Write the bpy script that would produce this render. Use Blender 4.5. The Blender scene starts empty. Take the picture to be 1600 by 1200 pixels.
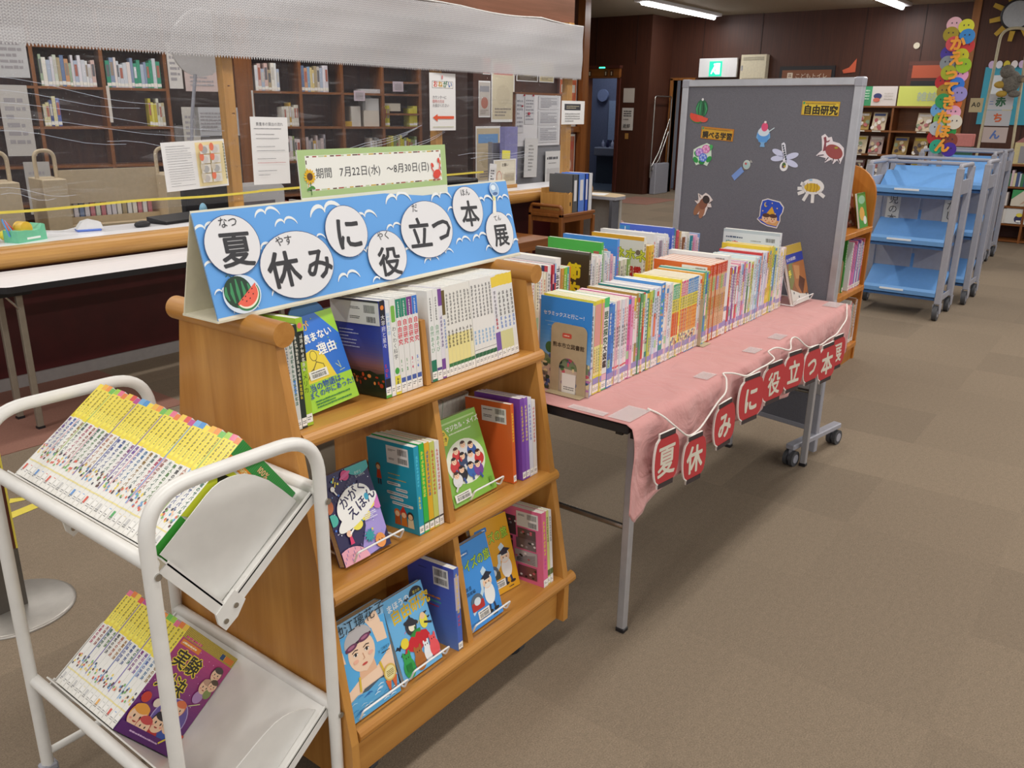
import bpy, random
from math import *
from mathutils import Vector, Matrix

S = bpy.context.scene
COL = S.collection
rnd = random.Random(7)

# ------------------------------------------------------------------ camera
CAM_H = 1.45
def camera():
    pitch, roll, yaw = radians(18.207), radians(0.791), radians(37.174)
    f = Vector((cos(yaw)*cos(pitch), sin(yaw)*cos(pitch), -sin(pitch)))
    r = Vector((sin(yaw), -cos(yaw), 0)); u = r.cross(f)
    r2 = r*cos(roll)+u*sin(roll); u2 = -r*sin(roll)+u*cos(roll)
    cd = bpy.data.cameras.new('camera'); co = bpy.data.objects.new('camera', cd); COL.objects.link(co)
    M = Matrix((r2, u2, -f)).transposed().to_4x4(); M.translation = (0, 0, CAM_H)
    co.matrix_world = M
    cd.sensor_width = 36; cd.lens = 1310.67/1600*36; cd.clip_start = .02; cd.clip_end = 100
    S.camera = co
camera()

# ------------------------------------------------------------------ world, exposure, ceiling lamps
W = bpy.data.worlds.new('ambient_fill'); S.world = W; W.use_nodes = True  # even ambient fill, added in place of bounce from unbuilt walls
W.node_tree.nodes['Background'].inputs[0].default_value = (.95, .97, 1, 1)
W.node_tree.nodes['Background'].inputs[1].default_value = .5
S.view_settings.view_transform = 'Standard'; S.view_settings.look = 'None'
S.view_settings.exposure = 0.47; S.view_settings.gamma = 1; S.view_settings.use_curve_mapping = False
LAMP_W = 21.0
LAMP_COL = (1, .965, .92)
CEIL = 2.99

# ------------------------------------------------------------------ colour + materials
def lin(c):
    return c/12.92 if c <= .04045 else ((c+.055)/1.055)**2.4
def H(h):
    h = h.lstrip('#')
    return tuple(lin(int(h[i:i+2], 16)/255) for i in (0, 2, 4))+(1,)
_m = {}
def nt(name):
    m = bpy.data.materials.new(name); m.use_nodes = True
    return m, m.node_tree, m.node_tree.nodes['Principled BSDF']
def paint(name, col, rough=.5, metal=0, spec=.5, noise=.06, scale=30):
    k = (name, col)
    if k in _m: return _m[k]
    m, t, b = nt(name)
    n = t.nodes.new('ShaderNodeTexNoise'); n.inputs['Scale'].default_value = scale; n.inputs['Detail'].default_value = 4
    tc = t.nodes.new('ShaderNodeTexCoord'); t.links.new(tc.outputs['Object'], n.inputs['Vector'])
    r = t.nodes.new('ShaderNodeValToRGB'); c = H(col)
    r.color_ramp.elements[0].position = .3; r.color_ramp.elements[1].position = .7
    r.color_ramp.elements[0].color = tuple(x*(1-noise) for x in c[:3])+(1,)
    r.color_ramp.elements[1].color = tuple(min(1, x*(1+noise)) for x in c[:3])+(1,)
    t.links.new(n.outputs['Fac'], r.inputs[0]); t.links.new(r.outputs[0], b.inputs['Base Color'])
    b.inputs['Roughness'].default_value = rough; b.inputs['Metallic'].default_value = metal
    b.inputs['Specular IOR Level'].default_value = spec
    _m[k] = m; return m
def wood(name, dark, light, scale=(2, 2, 14), rough=.38, axis='X', bump=.02, vein=9):
    k = (name, 'w', axis)
    if k in _m: return _m[k]
    m, t, b = nt(name+'_'+axis.lower())
    tc = t.nodes.new('ShaderNodeTexCoord'); mp = t.nodes.new('ShaderNodeMapping')
    s = {'X': (.6, vein, vein), 'Y': (vein, .6, vein), 'Z': (vein, vein, .6)}[axis]
    mp.inputs['Scale'].default_value = s
    t.links.new(tc.outputs['Object'], mp.inputs['Vector'])
    n = t.nodes.new('ShaderNodeTexNoise'); n.inputs['Scale'].default_value = 2.2; n.inputs['Detail'].default_value = 8; n.inputs['Roughness'].default_value = .62; n.inputs['Distortion'].default_value = .5
    t.links.new(mp.outputs[0], n.inputs['Vector'])
    r = t.nodes.new('ShaderNodeValToRGB'); r.color_ramp.elements[0].color = H(dark); r.color_ramp.elements[1].color = H(light)
    r.color_ramp.elements[0].position = .32; r.color_ramp.elements[1].position = .68
    t.links.new(n.outputs['Fac'], r.inputs[0]); t.links.new(r.outputs[0], b.inputs['Base Color'])
    b.inputs['Roughness'].default_value = rough
    bp = t.nodes.new('ShaderNodeBump'); bp.inputs['Strength'].default_value = bump; t.links.new(n.outputs['Fac'], bp.inputs['Height']); t.links.new(bp.outputs[0], b.inputs['Normal'])
    _m[k] = m; return m
def ink(name, rough, coat=0):
    m, t, b = nt(name)
    a = t.nodes.new('ShaderNodeAttribute'); a.attribute_name = 'ink'; a.attribute_type = 'GEOMETRY'
    t.links.new(a.outputs['Color'], b.inputs['Base Color']); b.inputs['Roughness'].default_value = rough
    b.inputs['Coat Weight'].default_value = coat; b.inputs['Coat Roughness'].default_value = .12
    return m
def glow(name, col, k):
    m, t, b = nt(name)
    b.inputs['Base Color'].default_value = H(col); b.inputs['Emission Color'].default_value = H(col); b.inputs['Emission Strength'].default_value = k
    return m
INK = ink('printed_paper', .55)
GLOSS = ink('laminated_print', .33, .25)
OAK = {a: wood('oiled_alder_wood', '#a9712f', '#c58f48', axis=a) for a in 'XYZ'}
BEECH = {a: wood('honey_post_wood', '#a8783c', '#c89854', axis=a) for a in 'XYZ'}
BROWN = {a: wood('brown_furniture_wood', '#70401a', '#8f5727', axis=a) for a in 'XYZ'}
CASEW = {a: wood('dark_bookcase_wood', '#46201a', '#5c2e20', axis=a, rough=.5) for a in 'XYZ'}
WHITE = paint('white_enamel', '#dfdeda', .32, noise=.03)
WHITEP = paint('white_plastic', '#e3e3e4', .4, noise=.02)
LAM = paint('white_laminate', '#ececf0', .3, noise=.015)
GREYM = paint('grey_painted_metal', '#9b9ca6', .4, noise=.04)
ALU = paint('brushed_aluminium', '#b9bac0', .38, metal=.55, noise=.05)
CHROME = paint('worn_chrome', '#b6b4ae', .22, metal=.9, noise=.1)
BLACK = paint('black_plastic', '#1d1c20', .45)
RUBBER = paint('dark_grey_rubber', '#45464a', .6)
BLUEP = paint('sky_blue_plastic', '#6ea3de', .42, noise=.03)
FELT = paint('grey_felt', '#6d6d75', .95, noise=.16, scale=420)
TAN = paint('tan_painted_steel', '#c4b294', .5)
DARKRED = paint('dark_red_panel', '#461013', .4, noise=.15, scale=8)
PAGES = paint('paper_edges', '#dcd5c2', .8, noise=.1, scale=260)
PAGESW = paint('white_paper_edges', '#e4e1d8', .8, noise=.08, scale=260)
CARD = paint('beige_card', '#b9aa8c', .6)
WIRE = paint('white_coated_wire', '#e8e8e6', .35)
YTAPE = paint('yellow_tape', '#e0cf55', .45)

# ------------------------------------------------------------------ mesh builder
class MB:
    def __init__(s, T=None):
        s.v = []; s.f = []; s.m = []; s.c = []; s.s = []; s.mats = []; s.T = T; s.useink = False
    def add(s, V, F, mat, col=None, smooth=False):
        if mat not in s.mats: s.mats.append(mat)
        i = s.mats.index(mat); n = len(s.v)
        if s.T is not None: V = [s.T @ Vector(p) for p in V]
        s.v += [tuple(p) for p in V]
        cc = H(col) if col else (1, 1, 1, 1)
        if col: s.useink = True
        for f in F:
            s.f.append(tuple(n+k for k in f)); s.m.append(i); s.c.append(cc); s.s.append(smooth)
    def box(s, x0, y0, z0, x1, y1, z1, mat, col=None, bev=0):
        if x0 > x1: x0, x1 = x1, x0
        if y0 > y1: y0, y1 = y1, y0
        if z0 > z1: z0, z1 = z1, z0
        if not bev:
            V = [(x, y, z) for z in (z0, z1) for y in (y0, y1) for x in (x0, x1)]
            F = [(0, 2, 3, 1), (4, 5, 7, 6), (0, 1, 5, 4), (2, 6, 7, 3), (0, 4, 6, 2), (1, 3, 7, 5)]
            s.add(V, F, mat, col); return
        b = min(bev, (x1-x0)*.45, (y1-y0)*.45, (z1-z0)*.45)
        c = ((x0+x1)/2, (y0+y1)/2, (z0+z1)/2); h = ((x1-x0)/2, (y1-y0)/2, (z1-z0)/2)
        V = []; idx = {}
        for sx in (-1, 1):
            for sy in (-1, 1):
                for sz in (-1, 1):
                    for a in range(3):
                        sg = (sx, sy, sz)
                        p = tuple(c[k]+sg[k]*(h[k]-(0 if k == a else b)) for k in range(3))
                        idx[(sx, sy, sz, a)] = len(V); V.append(p)
        F = []
        for a in range(3):
            o = [k for k in range(3) if k != a]
            for sg in (-1, 1):
                q = []
                for (p1, p2) in ((-1, -1), (1, -1), (1, 1), (-1, 1)):
                    t = [0, 0, 0]; t[a] = sg; t[o[0]] = p1; t[o[1]] = p2; q.append(idx[(*t, a)])
                F.append(tuple(q))
            for p1 in (-1, 1):
                for p2 in (-1, 1):
                    q = []
                    for e, ax in ((-1, o[0]), (1, o[0]), (1, o[1]), (-1, o[1])):
                        t = [0, 0, 0]; t[a] = e; t[o[0]] = p1; t[o[1]] = p2; q.append(idx[(*t, ax)])
                    F.append(tuple(q))
        for sx in (-1, 1):
            for sy in (-1, 1):
                for sz in (-1, 1): F.append(tuple(idx[(sx, sy, sz, a)] for a in range(3)))
        G = []
        cv = Vector(c)
        for f in F:
            P = [Vector(V[k]) for k in f]; n = (P[1]-P[0]).cross(P[2]-P[0])
            ctr = sum(P, Vector())/len(P)
            G.append(f if n.dot(ctr-cv) > 0 else f[::-1])
        s.add(V, G, mat, col)
    def tube(s, pts, r, mat, n=12, col=None, caps=True, radii=None):
        P = [Vector(p) for p in pts]; V = []; F = []
        t0 = (P[1]-P[0]).normalized()
        u = t0.orthogonal().normalized()
        for i, p in enumerate(P):
            a = P[max(i-1, 0)]; b = P[min(i+1, len(P)-1)]
            t = (b-a).normalized()
            u = (u-t*u.dot(t)).normalized(); w = t.cross(u)
            rr = radii[i] if radii else r
            if 0 < i < len(P)-1:
                d = (P[i+1]-p).normalized().dot((p-P[i-1]).normalized()); rr = rr
            for k in range(n):
                A = 2*pi*k/n; V.append(p+u*cos(A)*rr+w*sin(A)*rr)
        for i in range(len(P)-1):
            for k in range(n):
                a = i*n+k; b = i*n+(k+1) % n
                F.append((a, b, b+n, a+n))
        s.add(V, F, mat, col, True)
        if caps:
            s.add(V[:n], [tuple(range(n))[::-1]], mat, col); s.add(V[-n:], [tuple(range(n))], mat, col)
    def cyl(s, p, q, r, mat, n=20, col=None, r2=None):
        s.tube([p, q], r, mat, n, col, True, [r, r if r2 is None else r2])
    def prism(s, poly, O, U, V, N, d, mat, col=None, side=None, smooth=False, sidecol=None):
        O, U, V, N = Vector(O), Vector(U), Vector(V), Vector(N)
        A = [O+U*x+V*y for x, y in poly]; B = [p+N*d for p in A]; n = len(poly)
        flip = (U.cross(V)).dot(N)*d*area(poly) < 0
        top = tuple(range(n, 2*n)); bot = tuple(range(n))[::-1]
        sd = [(i, (i+1) % n, n+(i+1) % n, n+i) for i in range(n)]
        if flip: top = top[::-1]; bot = bot[::-1]; sd = [f[::-1] for f in sd]
        s.add(A+B, [top, bot], mat, col)
        s.add(A+B, sd, side or mat, sidecol or col, smooth)
    def lathe(s, prof, c, mat, n=24, col=None):
        c = Vector(c); V = []; F = []
        for r, z in prof:
            for k in range(n): V.append(c+Vector((r*cos(2*pi*k/n), r*sin(2*pi*k/n), z)))
        for i in range(len(prof)-1):
            for k in range(n):
                a = i*n+k; b = i*n+(k+1) % n; F.append((a, b, b+n, a+n))
        s.add(V, F, mat, col, True)
        s.add(V[:n], [tuple(range(n))[::-1]], mat, col); s.add(V[-n:], [tuple(range(n))], mat, col)
    def grid(s, fn, nu, nv, mat, col=None, smooth=True):
        V = [fn(i/nu, j/nv) for j in range(nv+1) for i in range(nu+1)]
        F = [(j*(nu+1)+i, j*(nu+1)+i+1, (j+1)*(nu+1)+i+1, (j+1)*(nu+1)+i) for j in range(nv) for i in range(nu)]
        s.add(V, F, mat, col, smooth)
    def sphere(s, c, r, mat, n=14, sc=(1, 1, 1), col=None):
        pr = [(r*sin(pi*i/n)+1e-5, -r*cos(pi*i/n)) for i in range(n+1)]
        T = s.T; M = Matrix.Translation(c) @ Matrix.Diagonal((*sc, 1)); s.T = (T @ M) if T is not None else M
        s.lathe(pr, (0, 0, 0), mat, n+6, col); s.T = T
    def build(s, name, parent=None, loc=None, M=None):
        me = bpy.data.meshes.new(name); me.from_pydata(s.v, [], s.f)
        for m in s.mats: me.materials.append(m)
        me.polygons.foreach_set('material_index', s.m); me.polygons.foreach_set('use_smooth', s.s)
        if s.useink:
            a = me.color_attributes.new('ink', 'FLOAT_COLOR', 'CORNER'); buf = []
            for f, c in zip(s.f, s.c): buf += list(c)*len(f)
            a.data.foreach_set('color', buf)
        me.update()
        o = bpy.data.objects.new(name, me); COL.objects.link(o)
        if parent: o.parent = parent
        if M is not None: o.matrix_local = M
        elif loc: o.location = loc
        return o
def area(p):
    return sum(p[i][0]*p[(i+1) % len(p)][1]-p[(i+1) % len(p)][0]*p[i][1] for i in range(len(p)))/2
def tag(o, label, cat, group=None, kind=None):
    o['label'] = label; o['category'] = cat
    if group: o['group'] = group
    if kind: o['kind'] = kind
    return o
def thing(name, label, cat, group=None, loc=(0, 0, 0), rz=0, M=None):
    o = bpy.data.objects.new(name, None); COL.objects.link(o); o.empty_display_size = .05
    if M is not None: o.matrix_world = M
    else: o.location = loc; o.rotation_euler = (0, 0, rz)
    return tag(o, label, cat, group)
def struct(mb, name, label=None):
    o = mb.build(name); o['kind'] = 'structure'
    if label: o['label'] = label
    return o
def fillet(pts, r, n=7):
    P = [Vector(p) for p in pts]; out = [P[0]]
    for i in range(1, len(P)-1):
        a = (P[i-1]-P[i]); b = (P[i+1]-P[i]); rr = min(r, a.length*.49, b.length*.49)
        p0 = P[i]+a.normalized()*rr; p1 = P[i]+b.normalized()*rr
        for k in range(n+1):
            t = k/n; out.append(p0*(1-t)**2+P[i]*2*t*(1-t)+p1*t*t)
    out.append(P[-1]); return out

# ------------------------------------------------------------------ lettering and flat print
_g = {}
def glyph(ch):
    k = ch
    if k not in _g:
        c = bpy.data.curves.new('g', 'FONT'); c.body = ch; c.size = 1; c.resolution_u = 2
        o = bpy.data.objects.new('g', c); COL.objects.link(o)
        dg = bpy.context.evaluated_depsgraph_get(); e = o.evaluated_get(dg); me = e.to_mesh()
        V = [(v.co.x, v.co.y) for v in me.vertices]; F = [tuple(p.vertices) for p in me.polygons]
        e.to_mesh_clear(); bpy.data.objects.remove(o); bpy.data.curves.remove(c)
        # keep every letter facing forward
        G = []
        for f in F:
            G.append(f if area([V[i] for i in f]) > 0 else f[::-1])
        wide = ord(ch) > 0x2000
        adv = 1.0 if wide else ((max(x for x, y in V)+.07) if V else .3)
        _g[k] = (V, G, adv)
    return _g[k]
def clip(P, x0, y0, x1, y1):
    for ax, lim, sg in ((0, x0, 1), (0, x1, -1), (1, y0, 1), (1, y1, -1)):
        out = []
        for i in range(len(P)):
            a, c = P[i-1], P[i]; ia, ic = (a[ax]-lim)*sg >= -1e-9, (c[ax]-lim)*sg >= -1e-9
            if ia != ic:
                t = (lim-a[ax])/(c[ax]-a[ax]); q = [a[0]+(c[0]-a[0])*t, a[1]+(c[1]-a[1])*t]; q[ax] = lim; out.append(tuple(q))
            if ic: out.append(c)
        P = out
        if len(P) < 3: return []
    return P
class Art:
    """flat print on a face: origin, right, up, normal in the mesh's own space"""
    def __init__(s, mb, O, U, V, N, mat=None, eps=.00004, clip=None):
        s.b = mb; s.O = Vector(O); s.U = Vector(U).normalized(); s.V = Vector(V).normalized(); s.N = Vector(N).normalized(); s.mat = mat or INK; s.e = eps; s.k = 1; s.clip = clip
    def P(s, x, y): return s.O+s.U*x+s.V*y+s.N*(s.e*s.k)
    def poly(s, pts, col, up=True):
        if area(pts) < 0: pts = pts[::-1]
        if s.clip: pts = clip(pts, *s.clip)
        if len(pts) < 3: return
        s.b.add([s.P(x, y) for x, y in pts], [tuple(range(len(pts)))], s.mat, col)
        s.k += 1 if up else .06
    def rect(s, x, y, w, h, col, up=True): s.poly([(x, y), (x+w, y), (x+w, y+h), (x, y+h)], col, up)
    def rrect(s, x, y, w, h, r, col, n=5):
        p = []
        for cx, cy, a in ((x+w-r, y+r, -90), (x+w-r, y+h-r, 0), (x+r, y+h-r, 90), (x+r, y+r, 180)):
            for k in range(n+1): t = radians(a+90*k/n); p.append((cx+r*cos(t), cy+r*sin(t)))
        s.poly(p, col)
    def ell(s, cx, cy, rx, ry, col, rot=0, n=28, a0=0, a1=360, up=True):
        p = []; full = a1-a0 >= 360
        for k in range(n if full else n+1):
            t = radians(a0+(a1-a0)*k/n); x = rx*cos(t); y = ry*sin(t)
            p.append((cx+x*cos(rot)-y*sin(rot), cy+x*sin(rot)+y*cos(rot)))
        s.poly(p, col, up)
    def stroke(s, pts, w, col, taper=False):
        n = len(pts); L = []; R = []
        for i, (x, y) in enumerate(pts):
            a = pts[max(i-1, 0)]; b = pts[min(i+1, n-1)]; dx, dy = b[0]-a[0], b[1]-a[1]; l = hypot(dx, dy) or 1
            ww = w/2*((sin(pi*(i+.25)/(n-.5))*.9+.1) if taper else 1)
            L.append((x-dy/l*ww, y+dx/l*ww)); R.append((x+dy/l*ww, y-dx/l*ww))
        if s.clip:
            for i in range(n-1): s.poly([L[i], R[i], R[i+1], L[i+1]], col, up=False)
            s.k += 1; return
        V = [s.P(*p) for p in L]+[s.P(*p) for p in R]
        s.b.add(V, [(i, n+i, n+i+1, i+1) for i in range(n-1)], s.mat, col); s.k += 1
    def text(s, t, x, y, size, col, bold=.0, rot=0, vert=False, center=False, sx=1.0):
        pen = 0; items = []
        for ch in t:
            if ch == ' ': pen += .35; continue
            V, F, adv = glyph(ch)
            items.append((V, F, pen, ch)); pen += (1.04 if vert else adv)
        off = -pen/2 if center else 0
        cr, sr = cos(rot), sin(rot)
        ring = [(bold*.9*cos(q*pi/3), bold*.9*sin(q*pi/3)) for q in range(6)] if bold > .012 and size > .006 else [(0, 0)]
        for (V, F, p, ch), (bx, by) in [(it, q) for it in items for q in ring]:
            Q = []; s.k += .03
            for vx, vy in V:
                vx += bx; vy += by
                if vert: px, py = (vx-.5)*sx, -(p+off)-1+vy+.12
                else: px, py = (vx+p+off)*sx, vy
                px *= size; py *= size
                Q.append(s.P(x+px*cr-py*sr, y+px*sr+py*cr))
            s.b.add(Q, F, s.mat, col)
        s.k += 1
    def scrib(s, x, y, w, h, rows, col, seed=0, fill=.55):
        """unreadably small lines of print"""
        r = random.Random(seed); rh = h/rows
        for i in range(rows):
            px = x; yy = y+h-(i+1)*rh+rh*(1-fill)/2
            end = x+w*(1 if r.random() < .7 else r.uniform(.4, .9))
            while px < end-rh*.2:
                l = min(rh*fill*r.uniform(.7, 2.6), end-px)
                s.rect(px, yy, l, rh*fill*r.uniform(.75, 1), col, up=False); px += l+rh*fill*.28
        s.k += 1
    def column(s, x, y1, n, size, col, seed=0):
        """vertical run of characters too small to read"""
        r = random.Random(seed)
        for i in range(n):
            yy = y1-(i+1)*size*1.06
            for q in range(r.randint(2, 3)):
                s.rect(x-size*.42*r.uniform(.7, 1), yy+size*(.06+.3*q), size*.84*r.uniform(.7, 1), size*.16, col, up=False)
            s.rect(x-size*r.uniform(-.2, .3), yy+size*.04, size*.15, size*.84, col, up=False)
        s.k += 1
    def barcode(s, x, y, w, h, seed=1):
        r = random.Random(seed); px = x; s.k += 1
        while px < x+w:
            l = w*r.uniform(.012, .035); s.rect(px, y, min(l, x+w-px), h, '#2a2a2c', up=False); px += l+w*r.uniform(.012, .035)
        s.k += 1
NUM = 'zero first second third fourth fifth sixth seventh eighth ninth tenth eleventh twelfth thirteenth fourteenth fifteenth sixteenth seventeenth eighteenth nineteenth twentieth'.split()
TENS = {2: 'twenty', 3: 'thirty', 4: 'forty', 5: 'fifty', 6: 'sixty', 7: 'seventy', 8: 'eighty', 9: 'ninety'}
TENTH = {2: 'twentieth', 3: 'thirtieth', 4: 'fortieth', 5: 'fiftieth', 6: 'sixtieth', 7: 'seventieth', 8: 'eightieth', 9: 'ninetieth'}
def nth(i):
    if i <= 20: return NUM[i]
    if i >= 100: return 'hundred-and-'+nth(i-100) if i > 100 else 'hundredth'
    return TENTH[i//10] if i % 10 == 0 else TENS[i//10]+'-'+NUM[i % 10]
NAMED = {'white': '#f0efec', 'grey': '#9a9a9a', 'black': '#26262a', 'red': '#c8322c', 'orange': '#e07a30', 'yellow': '#ecd23c', 'green': '#3f9a50', 'lime green': '#b4d234', 'blue': '#3c78d2', 'pale blue': '#a8c8ea', 'navy': '#26305e', 'purple': '#7a4aa0', 'lilac': '#c4b8e0', 'pink': '#e88aa8', 'pale pink': '#f2cdd2', 'brown': '#7c5030', 'tan': '#d0a878', 'cream': '#efe6c8', 'teal': '#2f8c8c'}
def cname(h):
    c = [int(h[i:i+2], 16) for i in (1, 3, 5)]
    return min(NAMED, key=lambda k: sum((a-int(NAMED[k][1+2*i:3+2*i], 16))**2 for i, a in enumerate(c)))

# ------------------------------------------------------------------ books
def book(t, d, h, cover='#eeeeee', spine=None, left=None, right=None, c=.0012, pages=None, sp_col=None, M=None, parent=None, thing_args=None, small=False):
    """spine faces -Y, thickness along +X from 0, height +Z; spine/left/right draw on the faces"""
    c = min(c, t*.06) if t < .018 else c
    b = MB()
    b.box(0, 0, 0, c, d, h, GLOSS, cover); b.box(t-c, 0, 0, t, d, h, GLOSS, cover)
    b.box(c, 0, 0, t-c, c, h, GLOSS, sp_col or cover)
    if spine: spine(Art(b, (0, 0, 0), (1, 0, 0), (0, 0, 1), (0, -1, 0), GLOSS, clip=(0, 0, t, h)), t, h)
    if left: left(Art(b, (0, d, 0), (0, -1, 0), (0, 0, 1), (-1, 0, 0), GLOSS, clip=(0, 0, d, h)), d, h)
    if right: right(Art(b, (t, 0, 0), (0, 1, 0), (0, 0, 1), (1, 0, 0), GLOSS, clip=(0, 0, d, h)), d, h)
    name, label, cat, group = thing_args
    if small:
        b.box(c, c, .001, t-c, d-.001, h-.0005, pages or PAGESW)
        o = b.build(name); o.matrix_world = M
        return tag(o, label, cat, group)
    root = thing(name, label, cat, group, M=M)
    b.build('cover', root)
    p = MB(); p.box(c, c, .001, t-c, d-.001, h-.0006, pages or PAGESW); p.build('page_block', root)
    return root
def at(x, y, z, rz=0, rx=0, ry=0):
    return Matrix.Translation((x, y, z)) @ Matrix.Rotation(rz, 4, 'Z') @ Matrix.Rotation(rx, 4, 'X') @ Matrix.Rotation(ry, 4, 'Y')

# ------------------------------------------------------------------ the room
def carpet():
    m, t, b = nt('carpet_tiles'); L = t.links.new
    tc = t.nodes.new('ShaderNodeTexCoord')
    def brick(sx, rot, off):
        mp = t.nodes.new('ShaderNodeMapping'); mp.inputs['Rotation'].default_value = (0, 0, rot); mp.inputs['Location'].default_value = (off, .3, 0); L(tc.outputs['Object'], mp.inputs[0])
        br = t.nodes.new('ShaderNodeTexBrick'); br.inputs['Scale'].default_value = 1; br.inputs['Brick Width'].default_value = .5; br.inputs['Row Height'].default_value = .5; br.inputs['Mortar Size'].default_value = .0; br.offset = 0
        br.inputs['Color1'].default_value = (0, 0, 0, 1); br.inputs['Color2'].default_value = (1, 1, 1, 1); br.inputs['Bias'].default_value = 0
        L(mp.outputs[0], br.inputs[0]); return br
    br = brick(1, 0, 0)
    n = t.nodes.new('ShaderNodeTexNoise'); n.inputs['Scale'].default_value = 260; n.inputs['Detail'].default_value = 3; L(tc.outputs['Object'], n.inputs['Vector'])
    n2 = t.nodes.new('ShaderNodeTexNoise'); n2.inputs['Scale'].default_value = 55; n2.inputs['Detail'].default_value = 6; n2.inputs['Roughness'].default_value = .75; L(tc.outputs['Object'], n2.inputs['Vector'])
    r = t.nodes.new('ShaderNodeValToRGB'); r.color_ramp.elements[0].color = H('#75685a'); r.color_ramp.elements[1].color = H('#958673'); r.color_ramp.elements[0].position = .25; r.color_ramp.elements[1].position = .75
    L(n.outputs['Fac'], r.inputs[0])
    mx = t.nodes.new('ShaderNodeMix'); mx.data_type = 'RGBA'; mx.blend_type = 'MULTIPLY'; mx.inputs[0].default_value = 1
    r2 = t.nodes.new('ShaderNodeValToRGB'); r2.color_ramp.elements[0].color = (.9, .9, .9, 1); r2.color_ramp.elements[1].color = (1.06, 1.06, 1.05, 1); L(br.outputs['Color'], r2.inputs[0])
    L(r.outputs[0], mx.inputs[6]); L(r2.outputs[0], mx.inputs[7])
    mx2 = t.nodes.new('ShaderNodeMix'); mx2.data_type = 'RGBA'; mx2.blend_type = 'MULTIPLY'; mx2.inputs[0].default_value = 1
    r3 = t.nodes.new('ShaderNodeValToRGB'); r3.color_ramp.elements[0].color = (.88, .88, .88, 1); r3.color_ramp.elements[1].color = (1.08, 1.08, 1.08, 1); r3.color_ramp.elements[0].position = .3; r3.color_ramp.elements[1].position = .7; L(n2.outputs['Fac'], r3.inputs[0])
    L(mx.outputs[2], mx2.inputs[6]); L(r3.outputs[0], mx2.inputs[7]); L(mx2.outputs[2], b.inputs['Base Color'])
    b.inputs['Roughness'].default_value = .95; b.inputs['Specular IOR Level'].default_value = .15
    bp = t.nodes.new('ShaderNodeBump'); bp.inputs['Strength'].default_value = .35; bp.inputs['Distance'].default_value = .004; L(n.outputs['Fac'], bp.inputs['Height']); L(bp.outputs[0], b.inputs['Normal'])
    return m
def panelwall():
    m = wood('mahogany_wall_panel', '#3b1c0f', '#4c2615', axis='Z', rough=.55, vein=22)
    return m
CARPET = carpet(); PANEL = panelwall()
CEILM = paint('ceiling_board', '#a99c88', .9, noise=.05, scale=60)
STAFFW = paint('cream_wall_paint', '#8f7f70', .8)
SEAM = paint('panel_seam', '#2c140c', .6)
TRIMW = wood('trim_wood', '#7a4a20', '#9a6430', axis='Z')

b = MB(); b.box(-5, -7, -.05, 20, 14, 0, CARPET); struct(b, 'floor', 'brown carpet tile floor')
b = MB(); b.box(-5, -7, CEIL, 20, 14, CEIL+.05, CEILM); struct(b, 'ceiling', 'beige ceiling')
# wall with the exit sign
b = MB()
for y0, y1, z0 in ((2.58, 7.02, 0), (7.02, 7.42, 1.96), (7.42, 7.5, 0)):
    b.box(14.47, y0, z0, 14.6, y1, CEIL, PANEL)
for y in (3.35, 4.2, 5.86, 6.9):
    b.box(14.462, y-.006, 1.97 if y == 6.9 else 0, 14.47, y+.006, CEIL, SEAM)
struct(b, 'wall_back', 'dark mahogany panelled wall')
b = MB(); b.box(13.7, 7.5, 0, 14.6, 7.62, CEIL, PANEL); struct(b, 'wall_jog', 'dark panelled return wall')
b = MB()
b.box(13.7, 7.62, 0, 13.82, 8.06, CEIL, PANEL); b.box(13.7, 8.06, 2.0, 13.82, 8.78, CEIL, PANEL); b.box(13.7, 8.78, 0, 13.82, 12.5, CEIL, PANEL)
for y in (7.78, 8.6, 9.5): b.box(13.693, y-.006, 2.2, 13.7, y+.006, CEIL, SEAM)
struct(b, 'wall_restroom', 'dark panelled wall round the restroom doorway')
b = MB(); b.box(13.9, 2.46, 0, 14.6, 2.58, CEIL, PANEL); b.box(13.78, -5, 0, 13.9, 2.58, CEIL, PANEL)
for y in (.6, 1.75): b.box(13.773, y-.006, 0, 13.78, y+.006, CEIL, SEAM)
b.box(13.76, 2.5, 0, 13.9, 2.6, CEIL, TRIMW)
struct(b, 'wall_right', 'dark panelled wall on the right')
# restroom doorway and the bright room behind it
b = MB(); b.box(13.66, 8.06, 0, 13.84, 8.12, 2.0, CASEW['Z']); b.box(13.66, 8.74, 0, 13.84, 8.8, 2.15, BROWN['Z']); b.box(13.62, 8.06, 1.98, 13.86, 8.8, 2.14, BROWN['Y'])
b.box(13.6, 8.04, 2.14, 13.88, 8.82, 2.19, CASEW['Y'])
A = Art(b, (13.62, 8.8, 1.98), (0, -1, 0), (0, 0, 1), (-1, 0, 0), eps=.002)
A.rect(.1, .03, .07, .1, '#4a2a16'); A.rect(.115, .045, .03, .06, '#d8c8a8'); A.rect(.44, .03, .07, .1, '#4a2a16'); A.rect(.46, .045, .02, .06, '#d8c8a8'); A.rect(.56, .03, .07, .1, '#4a2a16'); A.rect(.58, .045, .02, .06, '#d8c8a8')
struct(b, 'door_1', 'wood framed restroom doorway')
b = MB(); b.box(14.45, 6.99, 0, 14.62, 7.02, 1.99, TRIMW); b.box(14.43, 7.42, 0, 14.62, 7.47, 1.99, TRIMW); b.box(14.43, 6.99, 1.96, 14.62, 7.47, 2.0, TRIMW)
b.box(14.9, 6.9, 0, 14.95, 7.5, 2.1, CASEW['Z']); struct(b, 'door_2', 'dark open doorway with a thin wood frame')
TILE = paint('pale_blue_tile', '#7d8298', .4)
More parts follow.
